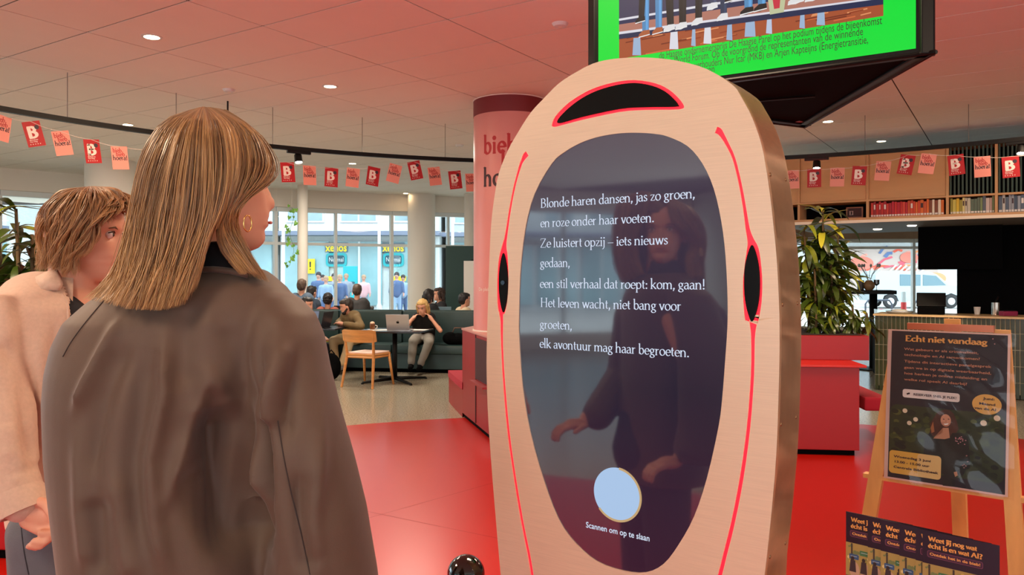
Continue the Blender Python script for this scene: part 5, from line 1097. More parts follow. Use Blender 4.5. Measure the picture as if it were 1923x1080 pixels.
def leaflet():
    t = thing('leaflet', None, 'leaflet'); mb = MB(); mb.box(0, LWd, -.001, 0, -LHt, 0); mb.build('paper', M_leafp, t)
    sh = [([(.0, -LHt), (LWd, -LHt), (LWd, -.072), (.0, -.072)], rgb(176, 150, 84))]
    r = random.Random(4)
    for k in range(60): sh.append((circ(r.uniform(.006, LWd - .006), r.uniform(-.12, -.076), r.uniform(.002, .005), None, 7), r.choice([rgb(206, 180, 90), rgb(160, 150, 80), rgb(225, 205, 140), rgb(120, 130, 80)])))
    for x in (.012, .06, .1): sh.append(([(x, -.16), (x + .004, -.16), (x + .004, -.073), (x, -.073)], rgb(70, 60, 50)))
    for x, z, c in ((.008, -.098, rgb(60, 90, 130)), (.032, -.086, rgb(70, 120, 80)), (.07, -.1, rgb(60, 90, 130)), (.088, -.086, rgb(70, 120, 80))): sh.append((rrect(x, x + .022, z - .012, z, .002), c)); sh.append((ribbon([(x + .003, z - .005), (x + .018, z - .005)], .001), rgb(200, 220, 230)))
    for x in (.02, .045, .1, .128): sh.append((circ(x, -.135, .012, .02, 14), rgb(200, 160, 130))); sh.append((circ(x - .004, -.108, .004, .005, 10), rgb(50, 36, 34))); sh.append(([(x - .009, -.112), (x + .002, -.112), (x + .004, -.14), (x - .012, -.14)], rgb(60, 44, 50)))
    sh.append(([(0, -LHt), (LWd, -LHt), (LWd, -.15), (0, -.15)], rgb(120, 84, 70)))
    art('photo', sh, t, y=-.0014, step=.000006)
    serif('lettering', 'Weet jij nog wat', .012, -.021, .0062, M_gold, t, y=-.0024, thick=.36, thin=.22, width=.095); serif('lettering', 'écht is en wat AI?', .012, -.036, .0062, M_gold, t, y=-.0024, thick=.36, thin=.22, width=.105)
    art('button', [(rrect(.010, .118, -.057, -.042, .004), rgb(128, 70, 96)), (rrect(.011, .117, -.056, -.043, .0035), rgb(70, 34, 60))], t, y=-.0022); sans('button_text', 'Ontdek het in de bieb!', .015, -.052, .0062, M_gold, t, y=-.0028, bold=.03, width=.098)
    return t
lf = leaflet(); first = True
names = ['dark purple leaflet, leftmost in the fan below the poster', 'dark purple leaflet, second from left in the fan below the poster', 'dark purple leaflet, third from left in the fan below the poster', 'dark purple leaflet, fourth from left in the fan below the poster', 'dark purple leaflet showing only a sliver behind the front one', 'front dark purple leaflet of the fan, its whole heading readable']
tops = [(1589, 960), (1631, 968), (1656.5, 974), (1692.5, 982), (1724, 990), (1738, 993)]
for k, (px, py) in enumerate(tops):
    t = lf if k == 0 else copy_tree(lf); u = Lp.at(px, py)[0]; t.location = LO + LU * u - lnrm * (.004 * k) + Vector((0, 0, -.0)); t.rotation_euler = (0, 0, lz); t['label'] = names[k]; t['group'] = 'leaflets fanned on the rack'
    du = Lp.at(px, py)
# ================================================================== PEOPLE
def interp(tab, z):
    zs = [t[0] for t in tab]; return np.interp(z, zs, [t[1] for t in tab])
FR = [(-.117, .060), (-.110, .076), (-.098, .086), (-.085, .086), (-.078, .083), (-.069, .091), (-.060, .088), (-.051, .0925), (-.040, .087), (-.02, .084), (.005, .083), (.02, .091), (.04, .093), (.06, .089), (.08, .074), (.097, .05), (.109, .02), (.115, -.01)]
BK = [(-.117, .03), (-.105, .005), (-.09, -.02), (-.07, -.05), (-.045, -.075), (-.02, -.092), (.0, -.1), (.03, -.106), (.06, -.1), (.085, -.08), (.1, -.055), (.11, -.035), (.115, -.01)]
WD = [(-.117, .016), (-.108, .03), (-.095, .042), (-.075, .053), (-.05, .061), (-.02, .068), (.01, .073), (.04, .076), (.065, .07), (.085, .057), (.1, .039), (.11, .02), (.115, .002)]
def head_shape(mb, M, k=1.0, n=56, m=60, male=True, ears=True):
    rings = []; zs = [-.117 + .232 * (.5 - .5 * math.cos(PI * i / m)) for i in range(m + 1)]
    for z in zs:
        f, b, w_ = interp(FR, z), interp(BK, z), interp(WD, z) * (1 if male else .95); yc = (f + b) / 2 * .6 - .004; R = []
        for i in range(n):
            t = 2 * PI * i / n; c, s = math.cos(t), math.sin(t)
            x = w_ * math.copysign(abs(c) ** .86, c); y = yc + ((f - yc) if s > 0 else (yc - b)) * math.copysign(abs(s) ** .93, s)
            if s > 0:
                nz = np.interp(z, [-.047, -.038, -.029, -.01, .012, .025], [0, .017, .025, .015, .006, 0]); nw = np.interp(z, [-.045, -.034, -.01, .02], [.015, .0135, .009, .008])
                y += nz * math.exp(-(x / nw) ** 2)
                for sx in (-1, 1):
                    y -= .009 * math.exp(-((x - sx * .031) / .015) ** 2 - ((z - .004) / .011) ** 2); y += .004 * math.exp(-((x - sx * .03) / .02) ** 2 - ((z - .022) / .007) ** 2)
                    y += .004 * math.exp(-((x - sx * .045) / .018) ** 2 - ((z + .022) / .016) ** 2)
                y += .0035 * math.exp(-(x / .02) ** 2 - ((z + .068) / .005) ** 2) + .003 * math.exp(-(x / .02) ** 2 - ((z + .053) / .005) ** 2) - .003 * math.exp(-(x / .024) ** 2 - ((z + .0605) / .0025) ** 2)
            R.append(M @ Vector((x * k, y * k, z * k)))
        rings.append(R)
    mb.loft(rings)
    if ears:
        for sx in (-1, 1):
            Mr = M @ Matrix.Translation((sx * .073 * k, -.012 * k, -.01 * k)) @ Matrix.Rotation(sx * -.35, 4, 'Z'); 
            c = [Mr @ Vector((0, (.016 * math.cos(t) - .0) * k, (.03 * math.sin(t)) * k)) for t in np.linspace(-1.2, 4.0, 16)]
            mb.tube(c, [.0045 * k] * 16, 7); mb.ell(tuple(Mr @ Vector((0, .002 * k, -.004 * k))), (.006 * k, .012 * k, .024 * k)); mb.ell(tuple(Mr @ Vector((0, .005 * k, -.028 * k))), (.005 * k, .007 * k, .008 * k))
def eyes(M, k, parent, iris=(.1, .07, .05)):
    for sx in (-1, 1):
        c = M @ Vector((sx * .031 * k, .073 * k, .004 * k)); mb = MB(); mb.ell(tuple(c), (.0112 * k,) * 3, n=18, m=12); e = mb.build('eyeball', mat('eye_white', rgb(225, 205, 195), .2), parent, world=True, smooth=True)
        c2 = M @ Vector((sx * .031 * k, .0815 * k, .004 * k)); mb = MB(); mb.ell(tuple(c2), (.0055 * k, .0042 * k, .0055 * k), n=12, m=8); mb.build('iris', mat('iris_dark', iris, .15), e, world=True, smooth=True)
        mb = MB(); mb.tube([M @ Vector((sx * x * k, y * k, z * k)) for x, y, z in ((.017, .0875, .019), (.031, .0885, .023), (.045, .078, .02))], [.0018 * k, .0028 * k, .0012 * k], 6); mb.build('eyebrow', mat('brow', rgb(110, 78, 52), .8), parent, world=True, smooth=True)
        mb = MB(); mb.tube([M @ Vector((sx * x * k, y * k, z * k)) for x, y, z in ((.02, .082, .009), (.031, .086, .0125), (.043, .076, .008))], .0016 * k, 6); mb.build('lash', mat('lash', rgb(50, 34, 28), .8), parent, world=True, smooth=True)
M_skin = mat('skin', rgb(224, 162, 134), .5, spec=.4, var=.05, vscale=12); M_skin2 = mat('skin_dark', rgb(172, 112, 84), .5); M_lip = mat('lip', rgb(190, 96, 84), .45)
def strands(guides, segs, n, seed, r0, layers, wav=.004, clumps=120, clump=.6, trim=.25, axis=None, res=16, mid=0, curl=0, flip=0):
    """hair as thin three-sided strands between ordered guide curves; segs = allowed guide intervals"""
    rg = np.random.default_rng(seed); G_ = []
    for g in guides:
        pts = [P(*p) for p in g]; q = smooth_loop([tuple(p) for p in pts], 6, False); L = len(q)
        G_.append(np.array([[np.interp(k / (res - 1) * (L - 1), range(L), [p[c] for p in q]) for c in range(3)] for k in range(res)]))
    G_ = np.array(G_); ax = np.array(axis); C = G_.mean(0); s = np.linspace(0, 1, res)
    V = []; Fc = []; cols = []; cts = {}
    iv = np.array(segs, float); cc = [float(rg.choice(iv)) + rg.random() for _ in range(clumps)]
    for i in range(n):
        a = float(rg.choice(iv)); t = a + rg.random(); lay = rg.random() ** 1.6 * layers
        near = [c for c in cc if int(c) == int(t)] or [t]; tc_ = min(near, key=lambda c: abs(c - t)); clump_ = clump * rg.random() ** .6
        tt = t + (tc_ - t) * clump_ * s ** 1.2 ; k0 = int(a); fr = np.clip(tt - k0, 0, 1)[:, None]; A, B = G_[k0 % len(G_)], G_[(k0 + 1) % len(G_)]
        pth = A * (1 - fr) + B * fr
        ctr = np.c_[np.full(res, ax[0]), np.full(res, ax[1]), pth[:, 2]]; pth = ctr + (pth - ctr) * (1 - lay)
        lift = rg.random() ** 5 * .006 * s; pth[:, 2] -= lay * .04 * (1 - s)
        ph = rg.random(3) * 6.28; fq = 1.5 + 3 * rg.random(); cph = hash(round(tc_, 4)) % 628 / 100
        pth[:, 0] += wav * s * (np.sin(s * 5 + cph) + .5 * np.sin(fq * 3 * s + ph[0])) + (pth[:, 0] - ax[0]) * lift * 3; pth[:, 1] += wav * s * (np.cos(s * 4 + cph * 2) + .5 * np.sin(fq * 3 * s + ph[1]))
        cut = 1 - trim * rg.random() ** 2; s0 = rg.uniform(.05, .5) if rg.random() < mid else 0
        if curl: ca = curl * (.5 + rg.random() * .5) * s ** .8; pth[:, 0] += ca * np.sin(s * 11 + cph * 3); pth[:, 1] += ca * np.cos(s * 11 + cph * 3); pth[:, 2] += ca * .6 * np.sin(s * 8 + cph)
        if flip or s0: rad = pth[:, :2] - ax; rad /= np.linalg.norm(rad, axis=1)[:, None] + 1e-9; pth[:, :2] += rad * (flip * np.clip(s - .75, 0, 1)[:, None] * 4 * (cph / 6.28) + (.010 * np.sin(np.clip((s - s0) / (1 - s0), 0, 1) * PI)[:, None] if s0 else 0))
        pp_ = np.array([[np.interp(s0 + k * (cut - s0), s, pth[:, c]) for c in range(3)] for k in s])
        b = len(V); T_ = np.gradient(pp_, axis=0); T_ /= np.linalg.norm(T_, axis=1)[:, None] + 1e-9
        n1 = np.cross(T_, [0, 1, .1]); n1 /= np.linalg.norm(n1, axis=1)[:, None] + 1e-9; n2 = np.cross(T_, n1)
        rr = r0 * (.7 + .6 * rg.random()) * np.clip(1.15 - s ** 4, .15, 1); a0 = rg.random() * 2
        for k in range(3): V.append(pp_ + (n1 * math.cos(a0 + k * 2.094) + n2 * math.sin(a0 + k * 2.094)) * rr[:, None])
        cols.append(.45 * rg.random() + .35 * ((hash(round(tc_, 4)) % 97) / 97))
    return np.array(V), np.array(cols), G_
def strand_mesh(name, V, cols, m, parent, res=16):
    n = len(cols); V = V.reshape(n, 3, res, 3); vs = V.reshape(-1, 3); idx = np.arange(n * 3 * res).reshape(n, 3, res)
    q = []
    for k in range(3): a = idx[:, k, :-1]; b = idx[:, (k + 1) % 3, :-1]; c = idx[:, (k + 1) % 3, 1:]; d = idx[:, k, 1:]; q.append(np.stack([a, b, c, d], -1).reshape(-1, 4))
    q = np.concatenate(q); me = bpy.data.meshes.new(name); me.from_pydata(vs.tolist(), [], q.tolist()); me.polygons.foreach_set('use_smooth', [True] * len(q))
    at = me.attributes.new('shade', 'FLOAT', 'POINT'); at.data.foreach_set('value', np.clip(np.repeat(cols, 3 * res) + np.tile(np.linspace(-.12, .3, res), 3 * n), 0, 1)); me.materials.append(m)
    return link(name, me, parent, True)
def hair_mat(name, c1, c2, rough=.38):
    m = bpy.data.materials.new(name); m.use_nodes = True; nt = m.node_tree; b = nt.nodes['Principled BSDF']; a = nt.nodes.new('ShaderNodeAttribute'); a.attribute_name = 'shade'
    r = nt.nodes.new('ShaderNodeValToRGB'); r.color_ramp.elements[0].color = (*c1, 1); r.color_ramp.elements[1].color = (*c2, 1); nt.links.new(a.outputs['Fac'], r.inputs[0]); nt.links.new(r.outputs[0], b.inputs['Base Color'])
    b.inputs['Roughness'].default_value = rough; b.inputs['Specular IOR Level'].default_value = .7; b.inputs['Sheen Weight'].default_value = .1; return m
def sheet(guides, order, rows, m, parent, name, axis, k=.03, thick=.004):
    G_ = []
    for i in order:
        q = smooth_loop([tuple(P(*p)) for p in guides[i]], 3, False); G_.append(q[:max(2, int(len(q) * rows))])
    n = min(len(g) for g in G_); vs = []; fs = []
    for g in G_:
        for p in g[:n]: vs.append((axis[0] + (p[0] - axis[0]) * (1 - k), axis[1] + (p[1] - axis[1]) * (1 - k), p[2] - k * .06))
    for i in range(len(G_) - 1):
        for j in range(n - 1): fs.append((i * n + j, (i + 1) * n + j, (i + 1) * n + j + 1, i * n + j + 1))
    mb = MB(); mb.add(vs, fs); o = mb.build(name, m, parent, world=True, smooth=True); md = o.modifiers.new('s', 'SOLIDIFY'); md.thickness = thick; return o
def on_surface(me_or_obj, pts, off=.0006):
    from mathutils.bvhtree import BVHTree
    o = me_or_obj; Mw = wmat(o); me = o.data; bv = BVHTree.FromPolygons([Mw @ v.co for v in me.vertices], [p.vertices[:] for p in me.polygons]); c = Vector((0, 0, EYE)); out = []
    for px, py in pts:
        d = Vector(((px - CX) / F, 1, (HY - py) / F)).normalized(); h = bv.ray_cast(c, d)
        if h[0]: out.append(h[0] - d * off)
    return out
def folds(me, fl, gain=1.0):
    """press long soft creases into cloth: each fold = ([(px,py,Y)...], width m, height m)"""
    co = coords(me); nr = normals(me); disp = np.zeros(len(co)); eye = np.array([0, 0, EYE])
    for pts, wd, ht in fl:
        q = np.array([tuple(P(*p)) for p in pts]); best = np.full(len(co), 9.); tt = np.zeros(len(co)); L = len(q) - 1
        for i in range(L):
            a, b = q[i], q[i + 1]; ab = b - a; t = np.clip(((co - a) @ ab) / (ab @ ab), 0, 1); dd = np.linalg.norm((co - a - t[:, None] * ab) * [1, .35, 1], axis=1); m_ = dd < best; best[m_] = dd[m_]; tt[m_] = (i + t[m_]) / L
        disp += gain * ht * np.exp(-(best / wd) ** 2) * np.clip(np.minimum(tt, 1 - tt) * 5 + .25, 0, 1)
    setco(me, co + nr * disp[:, None])
def ring_px(y, L, R, Y, d0, d1, n=40, p=.8, tilt=0):
    """horizontal cross-section spanning image columns L..R at row y, depth Y; d0 toward the camera, d1 away"""
    a = P(L, y, Y); b = P(R, y, Y); cx = (a.x + b.x) / 2; hw = (b.x - a.x) / 2; out = []
    for i in range(n):
        t = 2 * PI * i / n; c, s = math.cos(t), math.sin(t); out.append(Vector((cx + hw * math.copysign(abs(c) ** p, c), Y + (d1 if s > 0 else d0) * math.copysign(abs(s) ** p, s) + tilt * c, a.z)))
    return out
def finger(mb, base, dirs, lens, r):
    p = Vector(base)
    for d, l, k in zip(dirs, lens, range(3)): q = p + Vector(d).normalized() * l; mb.cap(p, q, r * (1 - .08 * k), r * (1 - .08 * (k + 1)), 10); p = q
    return p

# ---------------------------------------------------------------- the blonde woman
WX, WY = P(402, 500, 1.3).x, 1.3
Wm = thing('person', 'blonde woman seen from behind in a wide olive brown coat, head turned to the kiosk', 'person', (WX, WY, 0))
Hc = Vector((P(404, 300, 1.3).x, 1.30, 1.655)); ya = math.radians(35)
HM = Matrix.Translation(Hc) @ Matrix.Rotation(ya - PI / 2, 4, 'Z')
q = MB(); head_shape(q, HM, .955, male=False); q.cap(Hc + Vector((-.012, .0, -.06)), Hc + Vector((-.03, -.005, -.19)), .052, .06)
WXb = WX - .07; q.cap((WXb + .03, WY, 1.42), (WXb, WY, 1.05), .08, .085); q.cap((WXb, WY, 1.05), (WXb, WY, .9), .1, .12)
for sx in (-1, 1):
    q.cap((WX + sx * .03, WY, 1.42), (WXb + (.14 if sx > 0 else -.09), WY, 1.375), .045, .04); q.cap((WXb + sx * .08, WY, .9), (WXb + sx * .1, WY, .5), .075, .052); q.cap((WXb + sx * .1, WY, .5), (WXb + sx * .1, WY - .01, .09), .05, .035)
el = {1: P(583, 900, 1.27), -1: Vector((WXb - .115, WY + .06, 1.14))}; wr = {1: P(612, 1150, 1.33), -1: Vector((WXb - .08, WY + .22, 1.0))}
for sx in (-1, 1): q.cap((WXb + (.15 if sx > 0 else -.105), WY + .01, 1.36), el[sx], .042, .034); q.cap(el[sx], wr[sx], .036, .026); q.ell(tuple(wr[sx] + Vector((0, .045, -.02))), (.035, .045, .02))
for sx in (-1, 1):
    for k in range(4): finger(q, wr[sx] + Vector((-.027 + .018 * k, .075, -.025)), [(0, 1, -.3), (0, .7, -.8), (0, .2, -1)], [.034 - .004 * abs(k - 1.5), .024, .018], .009)
    finger(q, wr[sx] + Vector((-.036 * sx, .02, -.02)), [(-.6 * sx, 1, -.2), (-.2 * sx, 1, -.5)], [.03, .026], .0105)
WB = obj('body', remesh(q, .0042, 3), M_skin, Wm, True)
eyes(HM, .955, Wm); mb = MB(); mb.tube([HM @ Vector((x, y, z)) for x, y, z in ((-.02, .084, -.061), (0, .0935, -.0605), (.02, .084, -.061))], [.001, .003, .001], 8); mb.build('lips', M_lip, Wm, world=True, smooth=True)
er = on_surface(WB, [(462, 395)]) or [P(462, 395, 1.22)]; e0 = P(465, 404, 1.205)
mb = MB(); mb.tube([e0 + Vector((.0042 * math.sin(t), .006 * math.sin(t), -.013 + .0125 * math.cos(t))) for t in np.linspace(0, 6.1, 22)], .0011, 8); mb.build('hoop_earring', mat('gold', rgb(230, 180, 110), .2, 1), Wm, world=True, smooth=True)
# trousers, shoes
q = MB(); q.cap((WXb, WY, .98), (WXb, WY, .9), .13, .15)
for sx in (-1, 1): q.cap((WXb + sx * .08, WY, .9), (WXb + sx * .1, WY, .5), .095, .075); q.cap((WXb + sx * .1, WY, .5), (WXb + sx * .105, WY - .01, .1), .075, .06)
obj('trousers', remesh(q, .012, 4), mat('trouser_dark', rgb(40, 40, 48), .85), Wm, True)
for sx in (-1, 1): q = MB(); q.cap((WXb + sx * .105, WY - .03, .045), (WXb + sx * .12, WY + .15, .035), .045, .035); q.cap((WXb + sx * .105, WY - .02, .045), (WXb + sx * .105, WY - .01, .11), .042, .04); obj('shoe', remesh(q, .008, 4), M_paper, Wm, True)
# dark high collar inside the coat
q = MB(); q.loft([ring_px(y, l, r_, Y, d, d, 40, 1) for y, l, r_, Y, d in ((455, 378, 458, 1.3, .052), (480, 374, 470, 1.3, .058), (515, 360, 492, 1.3, .07), (550, 330, 520, 1.3, .08))]); WC = obj('dark_collar', remesh(q, .006, 3), mat('collar_black', rgb(24, 22, 26), .9), Wm, True)
# coat
M_coat = mat('coat_olive', rgb(90, 70, 58), .62, spec=.35, var=.03, vscale=60, bump=.05, bscale=500, sheen=.15)
q = MB()
q.loft([ring_px(*a, 44, .92) for a in ((506, 345, 495, 1.3, .07, .07), (522, 280, 515, 1.3, .085, .085), (540, 215, 535, 1.29, .1, .1), (570, 172, 550, 1.285, .11, .11), (605, 134, 548, 1.28, .12, .12), (650, 114, 532, 1.275, .125, .125), (700, 104, 520, 1.27, .13, .13), (750, 102, 514, 1.27, .135, .13),
      (850, 108, 512, 1.27, .14, .135), (950, 120, 512, 1.27, .145, .14), (1080, 136, 514, 1.27, .15, .145), (1200, 146, 520, 1.27, .155, .15), (1330, 150, 530, 1.27, .155, .15))])
q.loft([ring_px(*a, 40, .95) for a in ((545, 480, 520, 1.275, .03, .05), (560, 470, 556, 1.27, .05, .07), (590, 470, 588, 1.265, .07, .08), (630, 474, 605, 1.26, .085, .085), (690, 478, 616, 1.25, .095, .085), (760, 484, 633, 1.24, .1, .09), (860, 492, 659, 1.235, .105, .095), (960, 497, 684, 1.235, .11, .1), (1080, 504, 706, 1.24, .11, .1), (1160, 512, 715, 1.26, .1, .1), (1200, 525, 705, 1.27, .08, .08))])
q.cap((WXb - .12, WY + .03, 1.35), el[-1], .065, .065); q.cap(el[-1], wr[-1] - Vector((0, .04, -.01)), .065, .058)
me = remesh(q, .0062, 4, .5)
YB_ = 1.14
def F2(pts): return [(x, y, YB_) for x, y in pts]
folds(me, [(F2([(468, 600), (478, 690), (486, 780), (497, 880), (502, 1000)]), .008, -.024), (F2([(520, 640), (512, 700), (496, 770), (492, 800)]), .016, .018), (F2([(383, 700), (420, 770), (465, 860), (500, 955)]), .0105, .024), (F2([(383, 702), (360, 800), (318, 945)]), .010, .012),
           (F2([(392, 770), (402, 860), (430, 980), (465, 1060)]), .03, -.05), (F2([(352, 880), (372, 960), (420, 1060)]), .022, -.016), (F2([(300, 640), (308, 740), (286, 860), (298, 980), (322, 1080)]), .012, .014), (F2([(265, 650), (262, 780), (250, 900), (262, 1040)]), .02, -.012),
           (F2([(205, 600), (172, 690), (140, 770)]), .010, .014), (F2([(225, 640), (190, 760), (165, 900)]), .018, -.012), (F2([(405, 610), (430, 690), (462, 770)]), .014, -.016), (F2([(340, 560), (332, 640), (338, 740)]), .018, -.010), (F2([(470, 600), (452, 660), (440, 730)]), .010, .012),
           (F2([(598, 690), (592, 850), (586, 980), (600, 1080)]), .012, .012), (F2([(560, 620), (548, 720), (534, 830)]), .014, -.014), (F2([(562, 880), (572, 1000), (590, 1070)]), .016, -.014), (F2([(225, 880), (245, 1000), (262, 1080)]), .016, .014), (F2([(185, 930), (196, 1080)]), .02, -.012),
           (F2([(640, 760), (655, 900), (682, 1040)]), .014, .010), (F2([(375, 560), (372, 620)]), .012, .006), (F2([(150, 820), (158, 960), (172, 1070)]), .014, .010), (F2([(440, 560), (470, 600), (488, 640)]), .014, -.008)], 1.25)
co = coords(me); nr = normals(me); setco(me, co + nr * (pnoise(co, (5, 5, 3), 3) * .004)[:, None] + nr * (pnoise(co, (16, 16, 6), 8) * .0014)[:, None])
CO = obj('coat', me, M_coat, Wm, True)
M_stitch = mat('stitch', rgb(52, 40, 38), .8)
for sm_ in ([(231, 533), (200, 560), (165, 600), (135, 640), (118, 670)], [(522, 790), (533, 860), (548, 930), (565, 1000), (582, 1079)]):
    s_ = on_surface(CO, smooth_loop(sm_, 6, False)); 
    if len(s_) > 3: mb = MB(); mb.tube(s_, .0009, 6); mb.build('seam', M_stitch, Wm, world=True, smooth=True)
q = MB(); 
for k in range(2): pass
ck = [P(x, y, Y) for x, y, Y in ((352, 512, 1.235), (390, 506, 1.222), (430, 509, 1.22), (466, 517, 1.225))]
mb = MB(); mb.tube([Vector(p) for p in smooth_loop([tuple(p) for p in ck], 4, False)], .005, 8); mb.build('collar_edge', M_coat, Wm, world=True, smooth=True)
# hair
WG = [[(378, 203, 1.34), (305, 235, 1.38), (275, 310, 1.40), (262, 390, 1.39), (248, 460, 1.38), (228, 520, 1.36), (198, 556, 1.34)],
 [(376, 202, 1.32), (308, 226, 1.31), (270, 285, 1.31), (257, 360, 1.31), (241, 440, 1.30), (214, 510, 1.28), (160, 562, 1.25)],
 [(376, 202, 1.30), (318, 230, 1.24), (284, 300, 1.215), (268, 380, 1.21), (254, 460, 1.2), (236, 522, 1.18), (204, 572, 1.155)],
 [(378, 202, 1.29), (340, 232, 1.215), (314, 310, 1.185), (302, 390, 1.18), (290, 470, 1.17), (270, 530, 1.15), (246, 582, 1.135)],
 [(380, 201, 1.285), (364, 236, 1.2), (354, 320, 1.17), (348, 400, 1.168), (334, 470, 1.165), (312, 530, 1.15), (292, 584, 1.135)],
 [(384, 201, 1.285), (392, 238, 1.2), (394, 320, 1.172), (388, 400, 1.17), (372, 460, 1.17), (350, 520, 1.155), (334, 574, 1.14)],
 [(388, 202, 1.285), (418, 238, 1.22), (428, 310, 1.188), (420, 380, 1.18), (402, 432, 1.18), (382, 484, 1.175), (362, 532, 1.16)],
 [(395, 202, 1.29), (440, 240, 1.235), (450, 310, 1.2), (434, 375, 1.19), (414, 425, 1.2), (420, 470, 1.205), (455, 516, 1.2)],
 [(402, 203, 1.295), (456, 237, 1.25), (474, 300, 1.225), (455, 356, 1.205), (424, 402, 1.198), (428, 448, 1.21), (474, 512, 1.21)],
 [(410, 204, 1.305), (472, 240, 1.28), (499, 293, 1.262), (486, 336, 1.235), (436, 392, 1.205), (438, 440, 1.22), (490, 520, 1.228)],
 [(418, 206, 1.32), (482, 247, 1.32), (513, 300, 1.325), (509, 338, 1.29), (450, 386, 1.21), (447, 440, 1.235), (505, 530, 1.25)],
 [(425, 206, 1.35), (482, 245, 1.385), (503, 300, 1.40), (485, 360, 1.42), (470, 410, 1.42), (462, 460, 1.41), (474, 510, 1.39)],
 [(410, 206, 1.37), (430, 240, 1.42), (438, 310, 1.435), (430, 400, 1.435), (420, 460, 1.43), (418, 500, 1.42), (420, 530, 1.41)],
 [(390, 206, 1.37), (350, 240, 1.42), (335, 310, 1.43), (325, 400, 1.43), (315, 470, 1.42), (305, 510, 1.41), (300, 540, 1.40)]]
WAX = (P(395, 300, 1.3).x, 1.3)
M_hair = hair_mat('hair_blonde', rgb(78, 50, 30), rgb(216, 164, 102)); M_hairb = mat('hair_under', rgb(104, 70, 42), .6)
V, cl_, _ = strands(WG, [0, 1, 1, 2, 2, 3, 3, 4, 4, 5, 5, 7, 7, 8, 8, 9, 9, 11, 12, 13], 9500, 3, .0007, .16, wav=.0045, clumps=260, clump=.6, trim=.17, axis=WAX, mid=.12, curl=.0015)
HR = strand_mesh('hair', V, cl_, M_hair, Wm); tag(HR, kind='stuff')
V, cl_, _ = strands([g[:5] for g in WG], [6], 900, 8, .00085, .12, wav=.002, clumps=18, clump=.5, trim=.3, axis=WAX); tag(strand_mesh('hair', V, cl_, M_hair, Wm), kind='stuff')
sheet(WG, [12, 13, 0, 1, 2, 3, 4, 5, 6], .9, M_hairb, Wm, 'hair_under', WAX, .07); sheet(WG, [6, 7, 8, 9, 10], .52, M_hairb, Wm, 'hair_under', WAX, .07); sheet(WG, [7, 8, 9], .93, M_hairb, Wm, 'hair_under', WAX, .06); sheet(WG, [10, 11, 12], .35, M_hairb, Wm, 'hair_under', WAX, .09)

# ---------------------------------------------------------------- the young man at the left
MX, MY = -1.10, 1.95
Mn = thing('person', 'young man with shaggy light brown hair in a pink linen shirt over a black t-shirt', 'person', (MX, MY, 0))
Hm = Vector((P(162, 400, 1.94).x, 1.94, 1.600)); HM2 = Matrix.Translation(Hm) @ Matrix.Rotation(math.radians(3) - PI / 2, 4, 'Z')
q = MB(); head_shape(q, HM2, .95); q.cap(Hm + Vector((-.025, 0, -.05)), Hm + Vector((-.045, 0, -.21)), .056, .064)
fw = Vector((math.cos(-.3), math.sin(-.3), 0)); rt = Vector((fw.y, -fw.x, 0)); B0 = Vector((MX, MY, 0))
def mp_(f, r_, z): return B0 + fw * f + rt * r_ + Vector((0, 0, z))
q.cap(mp_(0, 0, 1.40), mp_(.01, 0, 1.0), .1, .11); q.cap(mp_(0, -.15, 1.40), mp_(0, .15, 1.40), .05, .05); q.cap(mp_(.01, 0, 1.), mp_(.01, 0, .92), .12, .12)
WRm = P(42, 948, 1.67); ELm = P(0, 800, 1.69); SHm = P(-2, 610, 1.77)
q.cap(mp_(0, .14, 1.39), SHm, .05, .048); q.cap(SHm, ELm, .046, .038); q.cap(ELm, WRm, .036, .027)
# right hand: loosely closed, knuckles to the right
hd = Vector((.78, -.05, -.42)).normalized(); hu = Vector((.42, .1, .8)).normalized(); hs = hd.cross(hu).normalized()
def hp(a, b, c): return WRm + hd * a + hu * b + hs * c
q.cap(hp(-.005, 0, 0), hp(.03, .0, 0), .026, .027); q.ell(tuple(hp(.045, .0, .0)), (.042, .02, .03)); q.cap(hp(.03, .02, 0), hp(.068, .018, 0), .02, .0155); q.cap(hp(.03, -.02, 0), hp(.06, -.024, 0), .02, .0145)
for k, (b, l) in enumerate(((.022, .036), (.007, .04), (-.009, .037), (-.024, .03))):
    finger(q, hp(.066 - .003 * k, b, -.002), [hd * .8 - hu * .45 + hs * .12, -hu * .9 - hd * .25 + hs * .5, -hd * .9 - hu * .2 + hs * .35], [l, l * .7, l * .5], .0098 - .0005 * k)
finger(q, hp(.022, .024, .012), [hd * .9 + hu * .35 + hs * .35, hd * .95 - hu * .35 + hs * .2, hd * .7 - hu * .75], [.034, .032, .026], .0118)
EL2 = mp_(.02, -.24, 1.12); WR2 = mp_(.16, -.2, .92); q.cap(mp_(0, -.16, 1.39), EL2, .048, .038); q.cap(EL2, WR2, .036, .027); q.ell(tuple(WR2 + fw * .04), (.04, .03, .04))
for k in range(4): finger(q, WR2 + fw * .07 + Vector((0, 0, .025 - .017 * k)), [fw, fw - rt * -.6, rt], [.034, .025, .018], .009)
finger(q, WR2 + fw * .03 + Vector((0, 0, .03)), [fw + Vector((0, 0, .6)), fw], [.03, .028], .011)
for sx in (-1, 1): q.cap(mp_(.045, sx * .085, .9), mp_(.06, sx * .1, .5), .085, .058); q.cap(mp_(.06, sx * .1, .5), mp_(.03, sx * .1, .09), .056, .04)
MBd = obj('body', remesh(q, .0042, 3), M_skin, Mn, True)
eyes(HM2, .95, Mn); mb = MB(); mb.tube([HM2 @ Vector((x, y, z)) for x, y, z in ((-.021, .084, -.061), (0, .0935, -.0605), (.021, .084, -.061))], [.001, .0028, .001], 8); mb.build('lips', M_lip, Mn, world=True, smooth=True)
